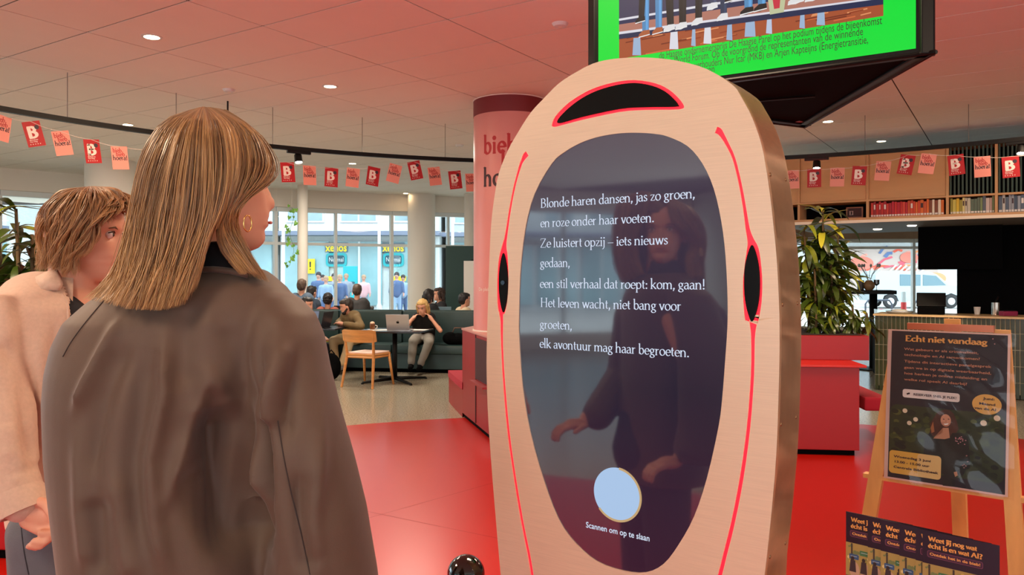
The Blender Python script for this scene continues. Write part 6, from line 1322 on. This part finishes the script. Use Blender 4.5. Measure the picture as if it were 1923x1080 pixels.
# black t-shirt
q = MB(); q.cap(mp_(.01, -.12, 1.37), mp_(.01, .12, 1.37), .052, .052); q.cap(mp_(.01, -.08, 1.36), mp_(.02, -.07, 1.0), .11, .105); q.cap(mp_(.01, .08, 1.36), mp_(.02, .07, 1.0), .11, .105); q.cap(mp_(.02, 0, 1.3), mp_(.02, 0, .93), .12, .12)
q.cap(Hm + Vector((-.042, 0, -.155)), mp_(.01, 0, 1.40), .062, .08); obj('tshirt', remesh(q, .009, 4), mat('tshirt_black', rgb(26, 25, 32), .9), Mn, True)
# jeans
M_jean = mat('jeans_grey', rgb(98, 98, 104), .85, var=.22, vscale=7, bump=.15, bscale=300)
q = MB(); q.cap(mp_(.045, -.06, .95), mp_(.045, -.07, .88), .112, .118); q.cap(mp_(.045, .06, .95), mp_(.045, .07, .88), .112, .118)
for sx in (-1, 1): q.cap(mp_(.045, sx * .085, .9), mp_(.06, sx * .1, .5), .11, .085); q.cap(mp_(.06, sx * .1, .5), mp_(.03, sx * .1, .1), .085, .07)
me = remesh(q, .009, 4); folds(me, [([(60, 950, 1.8), (110, 955, 1.8), (150, 940, 1.8)], .008, .008), ([(60, 975, 1.8), (100, 985, 1.8), (150, 965, 1.8)], .008, .008), ([(70, 1000, 1.8), (110, 1000, 1.8), (150, 985, 1.8)], .008, .006), ([(60, 1040, 1.8), (110, 1030, 1.8), (150, 1010, 1.8)], .01, .006)])
JE = obj('jeans', me, M_jean, Mn, True); s_ = on_surface(JE, [(40, 990), (42, 1010), (46, 1040), (52, 1070), (54, 1079)])
if len(s_) > 2: mb = MB(); mb.tube(s_, .0014, 6); mb.build('side_seam', mat('seam_dark', rgb(44, 44, 52), .9), Mn, world=True)
for sx in (-1, 1): q = MB(); q.cap(mp_(-.03, sx * .1, .045), mp_(.16, sx * .12, .035), .048, .038); q.cap(mp_(-.02, sx * .1, .05), mp_(-.01, sx * .1, .11), .045, .045); obj('shoe', remesh(q, .008, 4), M_paper, Mn, True)
# linen shirt worn open
M_lin = mat('linen_pink', rgb(208, 174, 152), .85, var=.06, vscale=120, bump=.12, bscale=600, sheen=.2)
q = MB()
def ringb(z, hw, hd0, hd1, cf=0, cr=0, n=40, p=.85):
    out = []
    for i in range(n):
        t = 2 * PI * i / n; c, s = math.cos(t), math.sin(t); out.append(mp_(cf + (hd1 if c > 0 else hd0) * math.copysign(abs(c) ** p, c), cr + hw * math.copysign(abs(s) ** p, s), z))
    return out
q.loft([ringb(*a) for a in ((1.512, .06, .065, .04, -.03), (1.503, .09, .09, .05, -.03), (1.485, .13, .11, .07, -.02), (1.46, .165, .125, .09, -.01), (1.425, .19, .13, .115), (1.39, .2, .13, .125), (1.32, .205, .135, .14), (1.2, .185, .14, .145), (1.05, .172, .13, .15, .01), (.96, .17, .125, .15, .02), (.905, .172, .122, .15, .03))])
q.loft([[p for p in ring_px(*a)] for a in ((556, -30, 30, 1.79, .05, .06), (590, -52, 42, 1.775, .06, .07), (650, -58, 42, 1.75, .06, .07), (730, -56, 46, 1.72, .056, .06), (800, -50, 54, 1.69, .053, .055), (870, -30, 66, 1.68, .05, .05))])
q.cap(P(8, 850, 1.685), P(43, 940, 1.67), .053, .045); q.cap(mp_(-.01, -.14, 1.385), mp_(-.01, .13, 1.385), .076, .076)
me = remesh(q, .007, 5)
# open the front: drop the faces over the chest, and the hem notch
bm = bmesh.new(); bm.from_mesh(me); kill = []
for f in bm.faces:
    c = f.calc_center_median() - B0; u = c.dot(fw); v_ = c.dot(rt); z = c.z
    pxc = CX + F * (c.x + B0.x) / (c.y + B0.y) if 0 else CX + F * f.calc_center_median().x / f.calc_center_median().y; pyc = HY - F * (z - EYE) / f.calc_center_median().y
    edge = np.interp(pyc, [505, 515, 535, 565, 600, 720, 850, 930], [100, 106, 116, 129, 130, 104, 98, 84])
    cw_ = Vector((c.x + B0.x, c.y + B0.y, z)) if 0 else f.calc_center_median()
    dseg = lambda p, a_, b_: (p - a_ - (b_ - a_) * max(0, min(1, (p - a_).dot(b_ - a_) / (b_ - a_).length_squared))).length
    if dseg(cw_, SHm, ELm) < .085 or dseg(cw_, ELm, WRm) < .075: continue
    if u > -.04 and -.11 < v_ and (pxc > edge or (v_ < .02 and u > .05)) and pxc > 78: kill.append(f)
bmesh.ops.delete(bm, geom=kill, context='FACES'); bm.to_mesh(me); bm.free()
folds(me, [([(30, 600, 1.72), (36, 700, 1.7), (50, 800, 1.68), (66, 880, 1.68)], .009, -.016), ([(80, 620, 1.78), (78, 740, 1.76), (85, 860, 1.76)], .01, .01), ([(60, 640, 1.78), (62, 760, 1.76), (70, 860, 1.76)], .009, -.008), ([(100, 600, 1.78), (98, 720, 1.76), (94, 860, 1.76)], .008, -.007), ([(5, 560, 1.74), (15, 620, 1.73), (8, 700, 1.72)], .012, .01),
           ([(-5, 790, 1.64), (20, 800, 1.63), (48, 780, 1.63)], .008, -.008), ([(-5, 770, 1.64), (28, 775, 1.63), (46, 755, 1.63)], .007, .008), ([(0, 850, 1.63), (25, 855, 1.62), (60, 835, 1.62)], .007, .008), ([(5, 875, 1.62), (35, 880, 1.62), (62, 860, 1.62)], .007, -.007), ([(10, 905, 1.62), (36, 905, 1.62), (66, 885, 1.62)], .006, .006), ([(-5, 640, 1.70), (15, 680, 1.69), (36, 740, 1.66)], .010, -.009)])
co = coords(me); nr = normals(me); setco(me, co + nr * (pnoise(co, (9, 9, 5), 5) * .004)[:, None])
SHI = obj('shirt', me, M_lin, Mn, True); md = SHI.modifiers.new('s', 'SOLIDIFY'); md.thickness = .003; md.offset = 1
mb = MB(); a = P(34, 922, 1.672); b = P(46, 953, 1.667); rr_ = Vector((b - a)).normalized(); mb.lathe([(.046, -.012), (.050, .01), (.051, .046), (.048, .047), (.045, .01)], 28, a, b - a); autosmooth(mb.build('cuff', M_lin, Mn, world=True), 1)
# shirt collar
rings = []
for k in range(15):
    t = -2.35 + 4.7 * k / 14; c = Vector((P(140, 0, 1.95).x, 1.95, 1.478)); r1 = .07; d = -(fw * math.cos(t)) + rt * math.sin(t)
    pa = c + d * r1 + Vector((0, 0, .036 - .02 * abs(t) / 2.35)) ; pb = c + d * (r1 + .022 + .016 * abs(t) / 2.35) + Vector((0, 0, -.008 - .03 * abs(t) / 2.35)); o_ = d * .004
    rings.append([pa, pa + o_ + Vector((0, 0, .003)), pb + o_, pb])
mb = MB(); mb.loft(rings); autosmooth(mb.build('shirt_collar', M_lin, Mn, world=True), 1)
s_ = on_surface(SHI, smooth_loop([(101, 524), (112, 545), (123, 566), (126, 585), (126, 610), (119, 650), (110, 690), (101, 730)], 4, False), .001)
if len(s_) > 4:
    mb = MB(); mb.loft([[p + Vector((.0045, -.003, 0)), p + Vector((-.014, -.0035, 0)), p + Vector((-.014, -.001, 0)), p + Vector((.0045, .003, 0))] for p in s_]); autosmooth(mb.build('placket', M_lin, Mn, world=True), 1)
fl_ = [(66, 520), (84, 511), (103, 506), (110, 520), (113, 534), (108, 546), (90, 545), (70, 549)]; base_ = on_surface(SHI, [(88, 540)]); 
if base_:
    Yc = base_[0].y - .012; fp_ = [P(x, y, Yc + (.02 if y < 525 else 0)) for x, y in fl_]; c_ = P(90, 530, Yc - .006); n8 = len(fp_); bk_ = [p + Vector((0, .012, 0)) for p in fp_]
    mb = MB(); mb.add([c_] + fp_ + bk_ + [c_ + Vector((0, .01, 0))], [(0, i + 1, (i + 1) % n8 + 1) for i in range(n8)] + [(2 * n8 + 1, n8 + 1 + (i + 1) % n8, n8 + 1 + i) for i in range(n8)] + [(i + 1, (i + 1) % n8 + 1, n8 + 1 + (i + 1) % n8, n8 + 1 + i) for i in range(n8)]); mb.build('collar_flap', M_lin, Mn, world=True, smooth=True)
MG = [[(165, 352, 1.97), (105, 368, 2.0), (80, 415, 2.02), (82, 460, 2.01), (84, 500, 2.0)], [(163, 351, 1.95), (112, 360, 1.95), (80, 398, 1.95), (79, 448, 1.95), (72, 500, 1.94)], [(163, 351, 1.94), (125, 362, 1.88), (97, 402, 1.855), (90, 450, 1.86), (86, 508, 1.87)],
      [(165, 351, 1.93), (145, 362, 1.86), (124, 406, 1.83), (114, 458, 1.835), (108, 512, 1.85)], [(168, 350, 1.93), (163, 362, 1.86), (152, 406, 1.828), (140, 458, 1.835), (128, 518, 1.85)], [(172, 350, 1.93), (180, 362, 1.868), (182, 396, 1.845), (168, 440, 1.835), (146, 486, 1.845)], [(176, 350, 1.93), (196, 358, 1.885), (210, 376, 1.87), (206, 392, 1.862), (196, 412, 1.86)],
      [(180, 350, 1.94), (206, 354, 1.915), (228, 368, 1.91), (238, 382, 1.91), (243, 396, 1.91)], [(180, 350, 1.96), (205, 353, 1.96), (230, 366, 1.97), (241, 380, 1.975), (246, 394, 1.98)], [(176, 351, 1.98), (196, 358, 2.02), (210, 380, 2.03), (205, 410, 2.035), (190, 450, 2.035)], [(168, 352, 1.99), (150, 362, 2.04), (140, 400, 2.055), (132, 450, 2.05), (128, 500, 2.04)], [(165, 352, 1.98), (125, 362, 2.03), (103, 400, 2.05), (98, 450, 2.04), (100, 500, 2.03)]]
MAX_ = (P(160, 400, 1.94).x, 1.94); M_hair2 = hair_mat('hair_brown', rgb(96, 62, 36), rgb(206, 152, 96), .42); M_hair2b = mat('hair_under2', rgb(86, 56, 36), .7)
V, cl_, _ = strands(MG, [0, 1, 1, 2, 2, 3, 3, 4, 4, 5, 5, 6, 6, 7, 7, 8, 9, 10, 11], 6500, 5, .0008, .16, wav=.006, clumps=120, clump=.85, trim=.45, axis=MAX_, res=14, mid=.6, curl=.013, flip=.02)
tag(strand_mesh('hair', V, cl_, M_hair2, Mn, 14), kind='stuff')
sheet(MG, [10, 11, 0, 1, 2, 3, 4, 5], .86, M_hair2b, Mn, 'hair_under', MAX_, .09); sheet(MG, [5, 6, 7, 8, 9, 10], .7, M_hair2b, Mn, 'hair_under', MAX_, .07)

# ---------------------------------------------------------------- people in the cafe
def fig(label, J, top, leg=None, hair=None, skin=None, long=True, shoe=None, hyaw=0, pitch=0, beard=None, hairlong=0, vox=.014, bun=False, curly=0, hk=1.0):
    skin = skin or M_skin; hair = hair or mat('hair_dark', rgb(34, 27, 26), .55); pe = J['pelvis']; t = thing('person', label, 'person', (pe.x, pe.y, 0))
    h = J['head']; Mh = Matrix.Translation(h) @ Matrix.Rotation(hyaw - PI / 2, 4, 'Z') @ Matrix.Rotation(-pitch, 4, 'X'); nk = J['neck']
    q = MB(); head_shape(q, Mh, hk, n=36, m=36); q.cap(h.lerp(nk, .35), nk, .05, .056); q.cap(nk, nk.lerp(pe, .25), .05, .07); q.cap(nk.lerp(pe, .25), pe, .075, .085); q.cap(J['shL'], J['shR'], .04, .04)
    for s in 'LR':
        sh_, e_, ha = J['sh' + s], J['el' + s], J['ha' + s]; q.cap(sh_, e_, .042, .036); q.cap(e_, ha, .035, .026); d = (ha - e_).normalized(); x_ = d.cross(Vector((0, 0, 1))).normalized(); up = x_.cross(d)
        q.cap(ha, ha + d * .05, .03, .03)
        for k in range(4): finger(q, ha + d * .07 + x_ * (-.027 + .018 * k), [d, d - up * .7, d * .3 - up], [.03, .024, .018], .0085)
        finger(q, ha + d * .02 + x_ * .03, [d + x_ * .7, d], [.03, .026], .01)
        if 'kn' + s in J: q.cap(J['hi' + s], J['kn' + s], .075, .055); q.cap(J['kn' + s], J['an' + s], .052, .035); q.cap(J['an' + s] - Vector((0, 0, .02)), J['to' + s], .035, .025)
    obj('body', remesh(q, vox * .75, 2), skin, t, True); eyes(Mh, hk, t)
    q = MB(); q.cap(J['shL'], J['shR'], .068, .068); 
    for s in 'LR': a = J['sh' + s].lerp(nk, .35); q.cap(a, pe + (a - nk) * .7, .105, .115); q.cap(J['sh' + s], J['el' + s] if long else J['sh' + s].lerp(J['el' + s], .6), .064, .052)
    q.cap(nk.lerp(pe, .14), pe, .1, .115)
    if long:
        for s in 'LR': q.cap(J['el' + s], J['el' + s].lerp(J['ha' + s], .88), .052, .04)
    q.cap(nk.lerp(J['shL'], .2) - Vector((0, 0, .01)), nk.lerp(J['shR'], .2) - Vector((0, 0, .01)), .065, .065)
    me = remesh(q, vox, 3); co = coords(me); nr = normals(me); setco(me, co + nr * (pnoise(co, (9, 9, 9), len(label)) * .008)[:, None]); obj('top', me, top, t, True)
    if leg and 'knL' in J:
        q = MB(); q.cap(J['hiL'], J['hiR'], .11, .11)
        for s in 'LR': q.cap(J['hi' + s], J['kn' + s], .1, .075); q.cap(J['kn' + s], J['kn' + s].lerp(J['an' + s], .9), .074, .058)
        me = remesh(q, vox, 3); co = coords(me); nr = normals(me); setco(me, co + nr * (pnoise(co, (10, 10, 10), 2) * .008)[:, None]); obj('trousers', me, leg, t, True)
        for s in 'LR': q = MB(); q.cap(J['an' + s] - Vector((0, 0, .03)), J['to' + s], .045, .036, 12); q.cap(J['an' + s], J['an' + s] + Vector((0, 0, .03)), .042, .042, 12); obj('shoe', remesh(q, .012, 3), shoe or M_blackm, t, True)
    q = MB(); q.M = Mh; k = hk
    q.ell((0, -.022 * k, .035 * k), (.085 * k, .098 * k, .095 * k), n=24, m=16); q.ell((0, -.05 * k, 0), (.08 * k, .07 * k, .09 * k)); q.ell((0, .03 * k, .075 * k), (.072 * k, .062 * k, .045 * k))
    if bun: q.ell((0, -.11 * k, -.02 * k), (.05 * k, .05 * k, .055 * k))
    if hairlong:
        for x in (-.065, -.035, 0, .035, .065): q.cap((x * k, -.06 * k, 0), (x * 1.1 * k, -.075 * k, -hairlong * k), .036, .022)
        for sx in (-1, 1): q.cap((sx * .074 * k, .01 * k, .04 * k), (sx * .082 * k, .0 * k, -.09 * k), .022, .016)
    me = remesh(q, vox * .7, 1); co = coords(me); nr = normals(me); setco(me, co + nr * (pnoise(co, (38, 38, 14 if not curly else 38), 5) * (.009 + curly))[:, None]); obj('hair', me, hair, t, True)
    if beard:
        q = MB(); q.M = Mh; q.ell((0, .055 * k, -.09 * k), (.047 * k, .038 * k, .036 * k))
        for sx in (-1, 1): q.cap((sx * .062 * k, .0, -.03 * k), (sx * .04 * k, .05 * k, -.085 * k), .016, .022)
        q.cap((-.02 * k, .092 * k, -.047 * k), (.02 * k, .092 * k, -.047 * k), .007, .007); me = remesh(q, vox * .6, 1); obj('beard', me, beard, t, True)
    return t
V3_ = lambda x, y, z: Vector((x, y, z))
M_olive = mat('olive_shirt', rgb(122, 100, 66), .85, var=.12, vscale=14); M_beige = mat('beige_trouser', rgb(200, 174, 134), .85); M_blk = mat('black_top', rgb(20, 20, 22), .9); M_gry = mat('grey_trouser', rgb(150, 146, 138), .85)
J = dict(head=P(650, 575.5, 12.15), neck=P(657, 592, 12.2), shL=P(648, 597, 12.35), shR=P(670, 597, 12.0), elL=P(636, 606, 12.3), elR=P(679, 613, 11.85), haL=P(640, 608.5, 12.0), haR=P(643, 608, 11.85), pelvis=P(668, 631, 12.4),
         hiL=P(660, 633, 12.42), hiR=P(676, 633, 12.35), knL=P(626, 640, 12.15), knR=P(657, 641, 11.95), anL=P(630, 685, 12.1), anR=P(642, 686, 11.9), toL=P(619, 692, 12.05), toR=P(628, 696, 11.85))
b_ = fig('bearded man in an olive shirt and beige trousers sitting sideways on the green booth', J, M_olive, M_beige, mat('hair_bm', rgb(48, 36, 30), .6), hyaw=PI + .35, pitch=.25, beard=mat('beard_d', rgb(44, 32, 28), .8), shoe=mat('shoe_grey', rgb(120, 112, 108), .7))
J = dict(head=P(793, 577, 12.0), neck=P(796, 594, 12.15), shL=P(812, 600, 12.15), shR=P(780, 600, 12.15), elL=P(827, 621, 11.95), elR=P(764, 611, 11.95), haL=P(811, 600, 11.98), haR=P(774, 600, 11.98), pelvis=P(796, 632, 12.35),
         hiL=P(804, 633, 12.3), hiR=P(787, 633, 12.3), knL=P(806, 642, 11.9), knR=P(776, 640, 11.9), anL=P(789, 686, 11.95), anR=P(772, 684, 11.95), toL=P(786, 693, 11.75), toR=P(770, 692, 11.75))
fig('blonde person in black top and grey trousers bent over papers, hands at the ears', J, M_blk, M_gry, mat('hair_bl2', rgb(206, 166, 104), .6), hyaw=-PI / 2 - .25, pitch=.3, long=False, hairlong=.13)
def sit_back(label, px, py, Y, top, hair, face=PI / 2, **kw):      # seen mostly as head and shoulders above the booth
    h = P(px, py, Y); f = Vector((math.cos(face), math.sin(face), 0)); r_ = Vector((f.y, -f.x, 0)); dz = lambda z: Vector((0, 0, z)); n_ = h + dz(-.19) - f * .03; zs = .46
    pe = Vector((h.x, h.y, zs + .1)) - f * .1
    if h.z - pe.z < .62: pe.z = h.z - .66
    J = dict(head=h, neck=n_, shR=n_ + r_ * .17 - dz(.05), shL=n_ - r_ * .17 - dz(.05), elR=n_ + r_ * .22 - dz(.3) + f * .05, elL=n_ - r_ * .22 - dz(.3) + f * .05, haR=n_ + r_ * .1 - dz(.33) + f * .28, haL=n_ - r_ * .1 - dz(.33) + f * .28, pelvis=pe,
             hiR=pe + r_ * .09, hiL=pe - r_ * .09, knR=pe + r_ * .12 + f * .42, knL=pe - r_ * .12 + f * .42); g = max(.1, 0)
    J['anR'] = Vector((*J['knR'].xy, .1)); J['anL'] = Vector((*J['knL'].xy, .1)); J['toR'] = J['anR'] + f * .14 - dz(.055); J['toL'] = J['anL'] + f * .14 - dz(.055)
    J['anR'].z = J['anL'].z = .1
    if Y > 13:
        st = thing('stool', 'stool under the ' + label.split(' seen')[0].split(' facing')[0].split(' above')[0].split(' partly')[0], 'stool', (pe.x, pe.y, 0)); zz = pe.z - .12
        mb = MB(); mb.lathe([(.001, zz), (.17, zz), (.18, zz - .02), (.17, zz - .04), (.001, zz - .04)], 20); mb.build('seat', M_black, st)
        for k in range(4): a = PI / 4 + k * PI / 2; mb = MB(); mb.tube([(.1 * math.cos(a), .1 * math.sin(a), zz - .04), (.16 * math.cos(a), .16 * math.sin(a), 0)], .012, 6); mb.build('leg', M_black, st)
    return fig(label, J, top, mat('jeans_dark', rgb(44, 48, 60), .85), hair, hyaw=face, **kw)
Hd = mat('hair_dark', rgb(34, 27, 26), .55); Hb = mat('hair_mid', rgb(86, 66, 52), .6)
def stool_for(t, lab): 
    p = t.location; s = thing('stool', lab, 'stool', (p.x, p.y, 0)); h_ = .5
    return s
mt = lambda n, *c: mat(n, rgb(*c), .85)
sit_back('man in a slate blue shirt seen from behind at the window table, leftmost', 567, 537, 14.0, mt('slate', 84, 100, 118), Hb)
sit_back('dark-haired person partly hidden behind the man in slate blue', 586, 549, 14.7, mt('dk_blue', 50, 60, 76), Hd, face=PI / 2 - .5)
sit_back('dark-haired person with a laptop at the left edge of the green booth', 577, 573, 12.25, mt('pale_top', 205, 176, 160), Hd, face=-.4)
sit_back('person with curly dark hair and a rust top seen from behind above the booth', 616, 563, 13.75, mt('rust', 150, 80, 66), Hd, curly=.006)
sit_back('man in a charcoal jacket seen from behind at the window table, in the middle', 671, 546, 14.2, mt('charcoal', 62, 60, 60), Hb)
sit_back('dark-haired person in black above the booth, back to the stout column', 806, 556, 13.6, mt('bk2', 24, 24, 28), Hd, face=PI / 2 - .6, hairlong=.1)
sit_back('woman with long dark wavy hair in black facing left by the green partition', 824, 553, 14.3, mt('bk3', 34, 32, 36), mat('hair_wavy', rgb(58, 40, 34), .6), face=PI + .3, hairlong=.2, curly=.003)
sit_back('dark-haired man in a cream top above the booth beside the pink column', 873, 563, 13.4, mt('cream_top', 222, 200, 168), Hd, face=.5)
# ================================================================== PLANTS
def leaf_mesh(L, W, droop, seed, m, fold=.25, n=9):
    r = random.Random(seed); vs = []; fs = []
    for i in range(n + 1):
        f = i / n; a = droop * f; x = L * (math.sin(a) / max(a, .01) if 0 else f) * math.cos(a * .9); z = -L * f * math.sin(a * .9) + .03 * L * math.sin(f * 7 + seed); w_ = W * (math.sin(PI * min(1, f * .97 + .03)) ** .75) * .5
        vs += [(x, -w_, z + w_ * fold), (x, 0, z), (x, w_, z + w_ * fold)]
    for i in range(n):
        a = i * 3; fs += [(a, a + 1, a + 4, a + 3), (a + 1, a + 2, a + 5, a + 4)]
    me = bpy.data.meshes.new('leaf'); me.from_pydata(vs, [], fs); me.polygons.foreach_set('use_smooth', [True] * len(fs)); me.materials.append(m); return me
M_lf = mat('leaf_dark', rgb(62, 84, 26), .3, spec=.6, var=.3, vscale=4); M_lf2 = mat('leaf_mid', rgb(128, 142, 34), .35, spec=.6, var=.3, vscale=4); M_lf3 = mat('leaf_spotlit', rgb(204, 204, 60), .38, spec=.6, var=.2, vscale=4); M_stem = mat('stem', rgb(92, 74, 46), .8)
def leafset(L, W): return [leaf_mesh(L * k, W * j, d, s, m) for s, (k, j, d, m) in enumerate(((1, 1, .7, M_lf), (.85, .9, 1.2, M_lf), (1.1, .9, .4, M_lf), (.75, 1, .9, M_lf2), (1, .8, 1.1, M_lf2), (.9, 1, .5, M_lf3)))]
def add_leaf(t, me, p, yaw, el, roll):
    o = bpy.data.objects.new('leaf', me); COL.objects.link(o); o.parent = t; o.location = p; o.rotation_euler = (Matrix.Rotation(yaw, 3, 'Z') @ Matrix.Rotation(-el, 3, 'Y') @ Matrix.Rotation(roll, 3, 'X')).to_euler()
# right plants in the red planter: tall dracaena, lower companion
zb0 = .98
def dracaena(name, label, base, stems, ls, seed, nleaf):
    r = random.Random(seed); t = thing(name, label, 'plant', base)
    for (x, y, z0, x1, y1, z1, n, spread) in stems:
        mb = MB(); mb.tube([(x, y, z0), ((x + x1) / 2 + .01, (y + y1) / 2, (z0 + z1) / 2), (x1, y1, z1)], [.018, .015, .008], 8); mb.build('stem', M_stem, t, smooth=True)
        for k in range(n):
            f = r.random() ** .8; z = z0 + (z1 - z0) * (1 - f * spread); cx = x + (x1 - x) * (1 - f * spread); cy = y + (y1 - y) * (1 - f * spread)
            yaw = k * 2.4 + r.uniform(-.4, .4); el = r.uniform(.1, .9) if f < .15 else r.uniform(-.45, .6)
            me = ls[r.choices(range(6), (4, 4, 3, 2, 2, .35 if f > .25 else 1.8))[0]]; add_leaf(t, me, (cx, cy, z), yaw, el, r.uniform(-.5, .5))  # yellow leaves crowd the top, painting the spotlight's glow into leaf colour
    return t
LS = leafset(.31, .062); r = random.Random(2)
pb = P(1545, 620, 7.55); 
tt_ = lambda px, py, Y=7.5: P(px, py, Y) - Vector((pb.x, 7.55, 0))
def stem_to(px, py, Y, n, spread, bx=1545): a = P(bx, 600, Y) - Vector((pb.x, 7.55, 0)); b = tt_(px, py, Y); return (a.x, a.y, zb0, b.x, b.y, b.z, n, spread)
dracaena('dracaena_plant', 'tall leafy dracaena with tips coloured as spotlit in the red planter beside the kiosk', (pb.x, 7.55, 0), [stem_to(1545, 395, 7.5, 88, .74), stem_to(1575, 425, 7.6, 62, .72, 1560), stem_to(1510, 430, 7.45, 62, .72, 1520), stem_to(1560, 490, 7.35, 42, .7, 1560), stem_to(1530, 505, 7.3, 34, .7, 1530)], LS, 12, 0)
LS2 = leafset(.2, .036); pb2 = P(1580, 620, 7.15)
def st2(px, py, n): a = P(px, 620, 7.15) - Vector((pb2.x, 7.15, 0)); b = P(px + 3, py, 7.15) - Vector((pb2.x, 7.15, 0)); return (a.x, a.y, zb0, b.x, b.y, b.z, n, .8)
dracaena('low_foliage_plant', 'low bushy green plant at the front edge of the red planter', (pb2.x, 7.15, 0), [st2(1530, 590, 26), st2(1562, 575, 30), st2(1598, 572, 34), st2(1625, 588, 22)], LS2, 5, 0)
# left plant behind the young man
LS3 = [leaf_mesh(.36 * k, .05 * j, d, s_, M_lf) for s_, (k, j, d) in enumerate(((1, 1, .7), (.85, .9, 1.2), (1.1, .9, .4), (.75, 1, .9), (1, .8, 1.1)))] + [leaf_mesh(.3, .05, .6, 9, M_lf2)]; pc = P(55, 520, 4.35); t0_ = Vector((pc.x, 4.35, 0))
def st3(px, py, Y, n, s, bx): a = P(bx, 640, Y) - t0_; b = P(px, py, Y) - t0_; return (a.x, a.y, .446, b.x, b.y, b.z, n, s)
lp_ = dracaena('dracaena_plant', 'large dark green dracaena behind the young man at the left edge', t0_, [st3(30, 392, 4.25, 80, .75, 45), st3(90, 388, 4.35, 80, .75, 70), st3(60, 440, 4.2, 70, .7, 60), st3(-5, 410, 4.3, 62, .7, 20)], LS3, 21, 0)
# climbing vine hanging by the slim window column
r = random.Random(8); v0 = P(549, 400, 15.0); vt = thing('hanging_vine', 'thin climbing vine with small green leaves hanging left of the slim column', 'plant', v0)
pv_ = [tuple(P(548 + 4 * math.sin(k * .9), 390 + 9 * k, 15.0) - v0) for k in range(13)]
mb = MB(); mb.tube([pv_[0], (pv_[0][0], 0, CEIL - v0.z)], .003, 5); mb.build('hanging_cord', M_str, vt)
mb = MB(); mb.tube(pv_ + [(pv_[-1][0] - .05, 0, pv_[-1][2] - .05)], .004, 5); mb.build('vine_stem', mat('vine', rgb(90, 120, 60), .7), vt)
M_vl = mat('vine_leaf', rgb(110, 160, 60), .5)
heart = MB(); heart.add([(0, 0, 0), (.045, -.004, .03), (.06, 0, -.01), (.035, .004, -.055), (0, 0, -.1), (-.035, .004, -.055), (-.06, 0, -.01), (-.045, -.004, .03)], [(0, 1, 2, 3, 4), (0, 4, 5, 6, 7)]); hm_ = heart.mesh(); hm_.materials.append(M_vl)
for k in range(26):
    p = pv_[min(12, k // 2)]; o = bpy.data.objects.new('leaf', hm_); COL.objects.link(o); o.parent = vt; o.location = (p[0] + r.uniform(-.09, .09), -.02, p[2] + r.uniform(-.05, .05)); o.rotation_euler = (r.uniform(-.3, .3), r.uniform(-.9, .9), r.uniform(-.5, .5)); s = r.uniform(.45, .8); o.scale = (s, s, s)
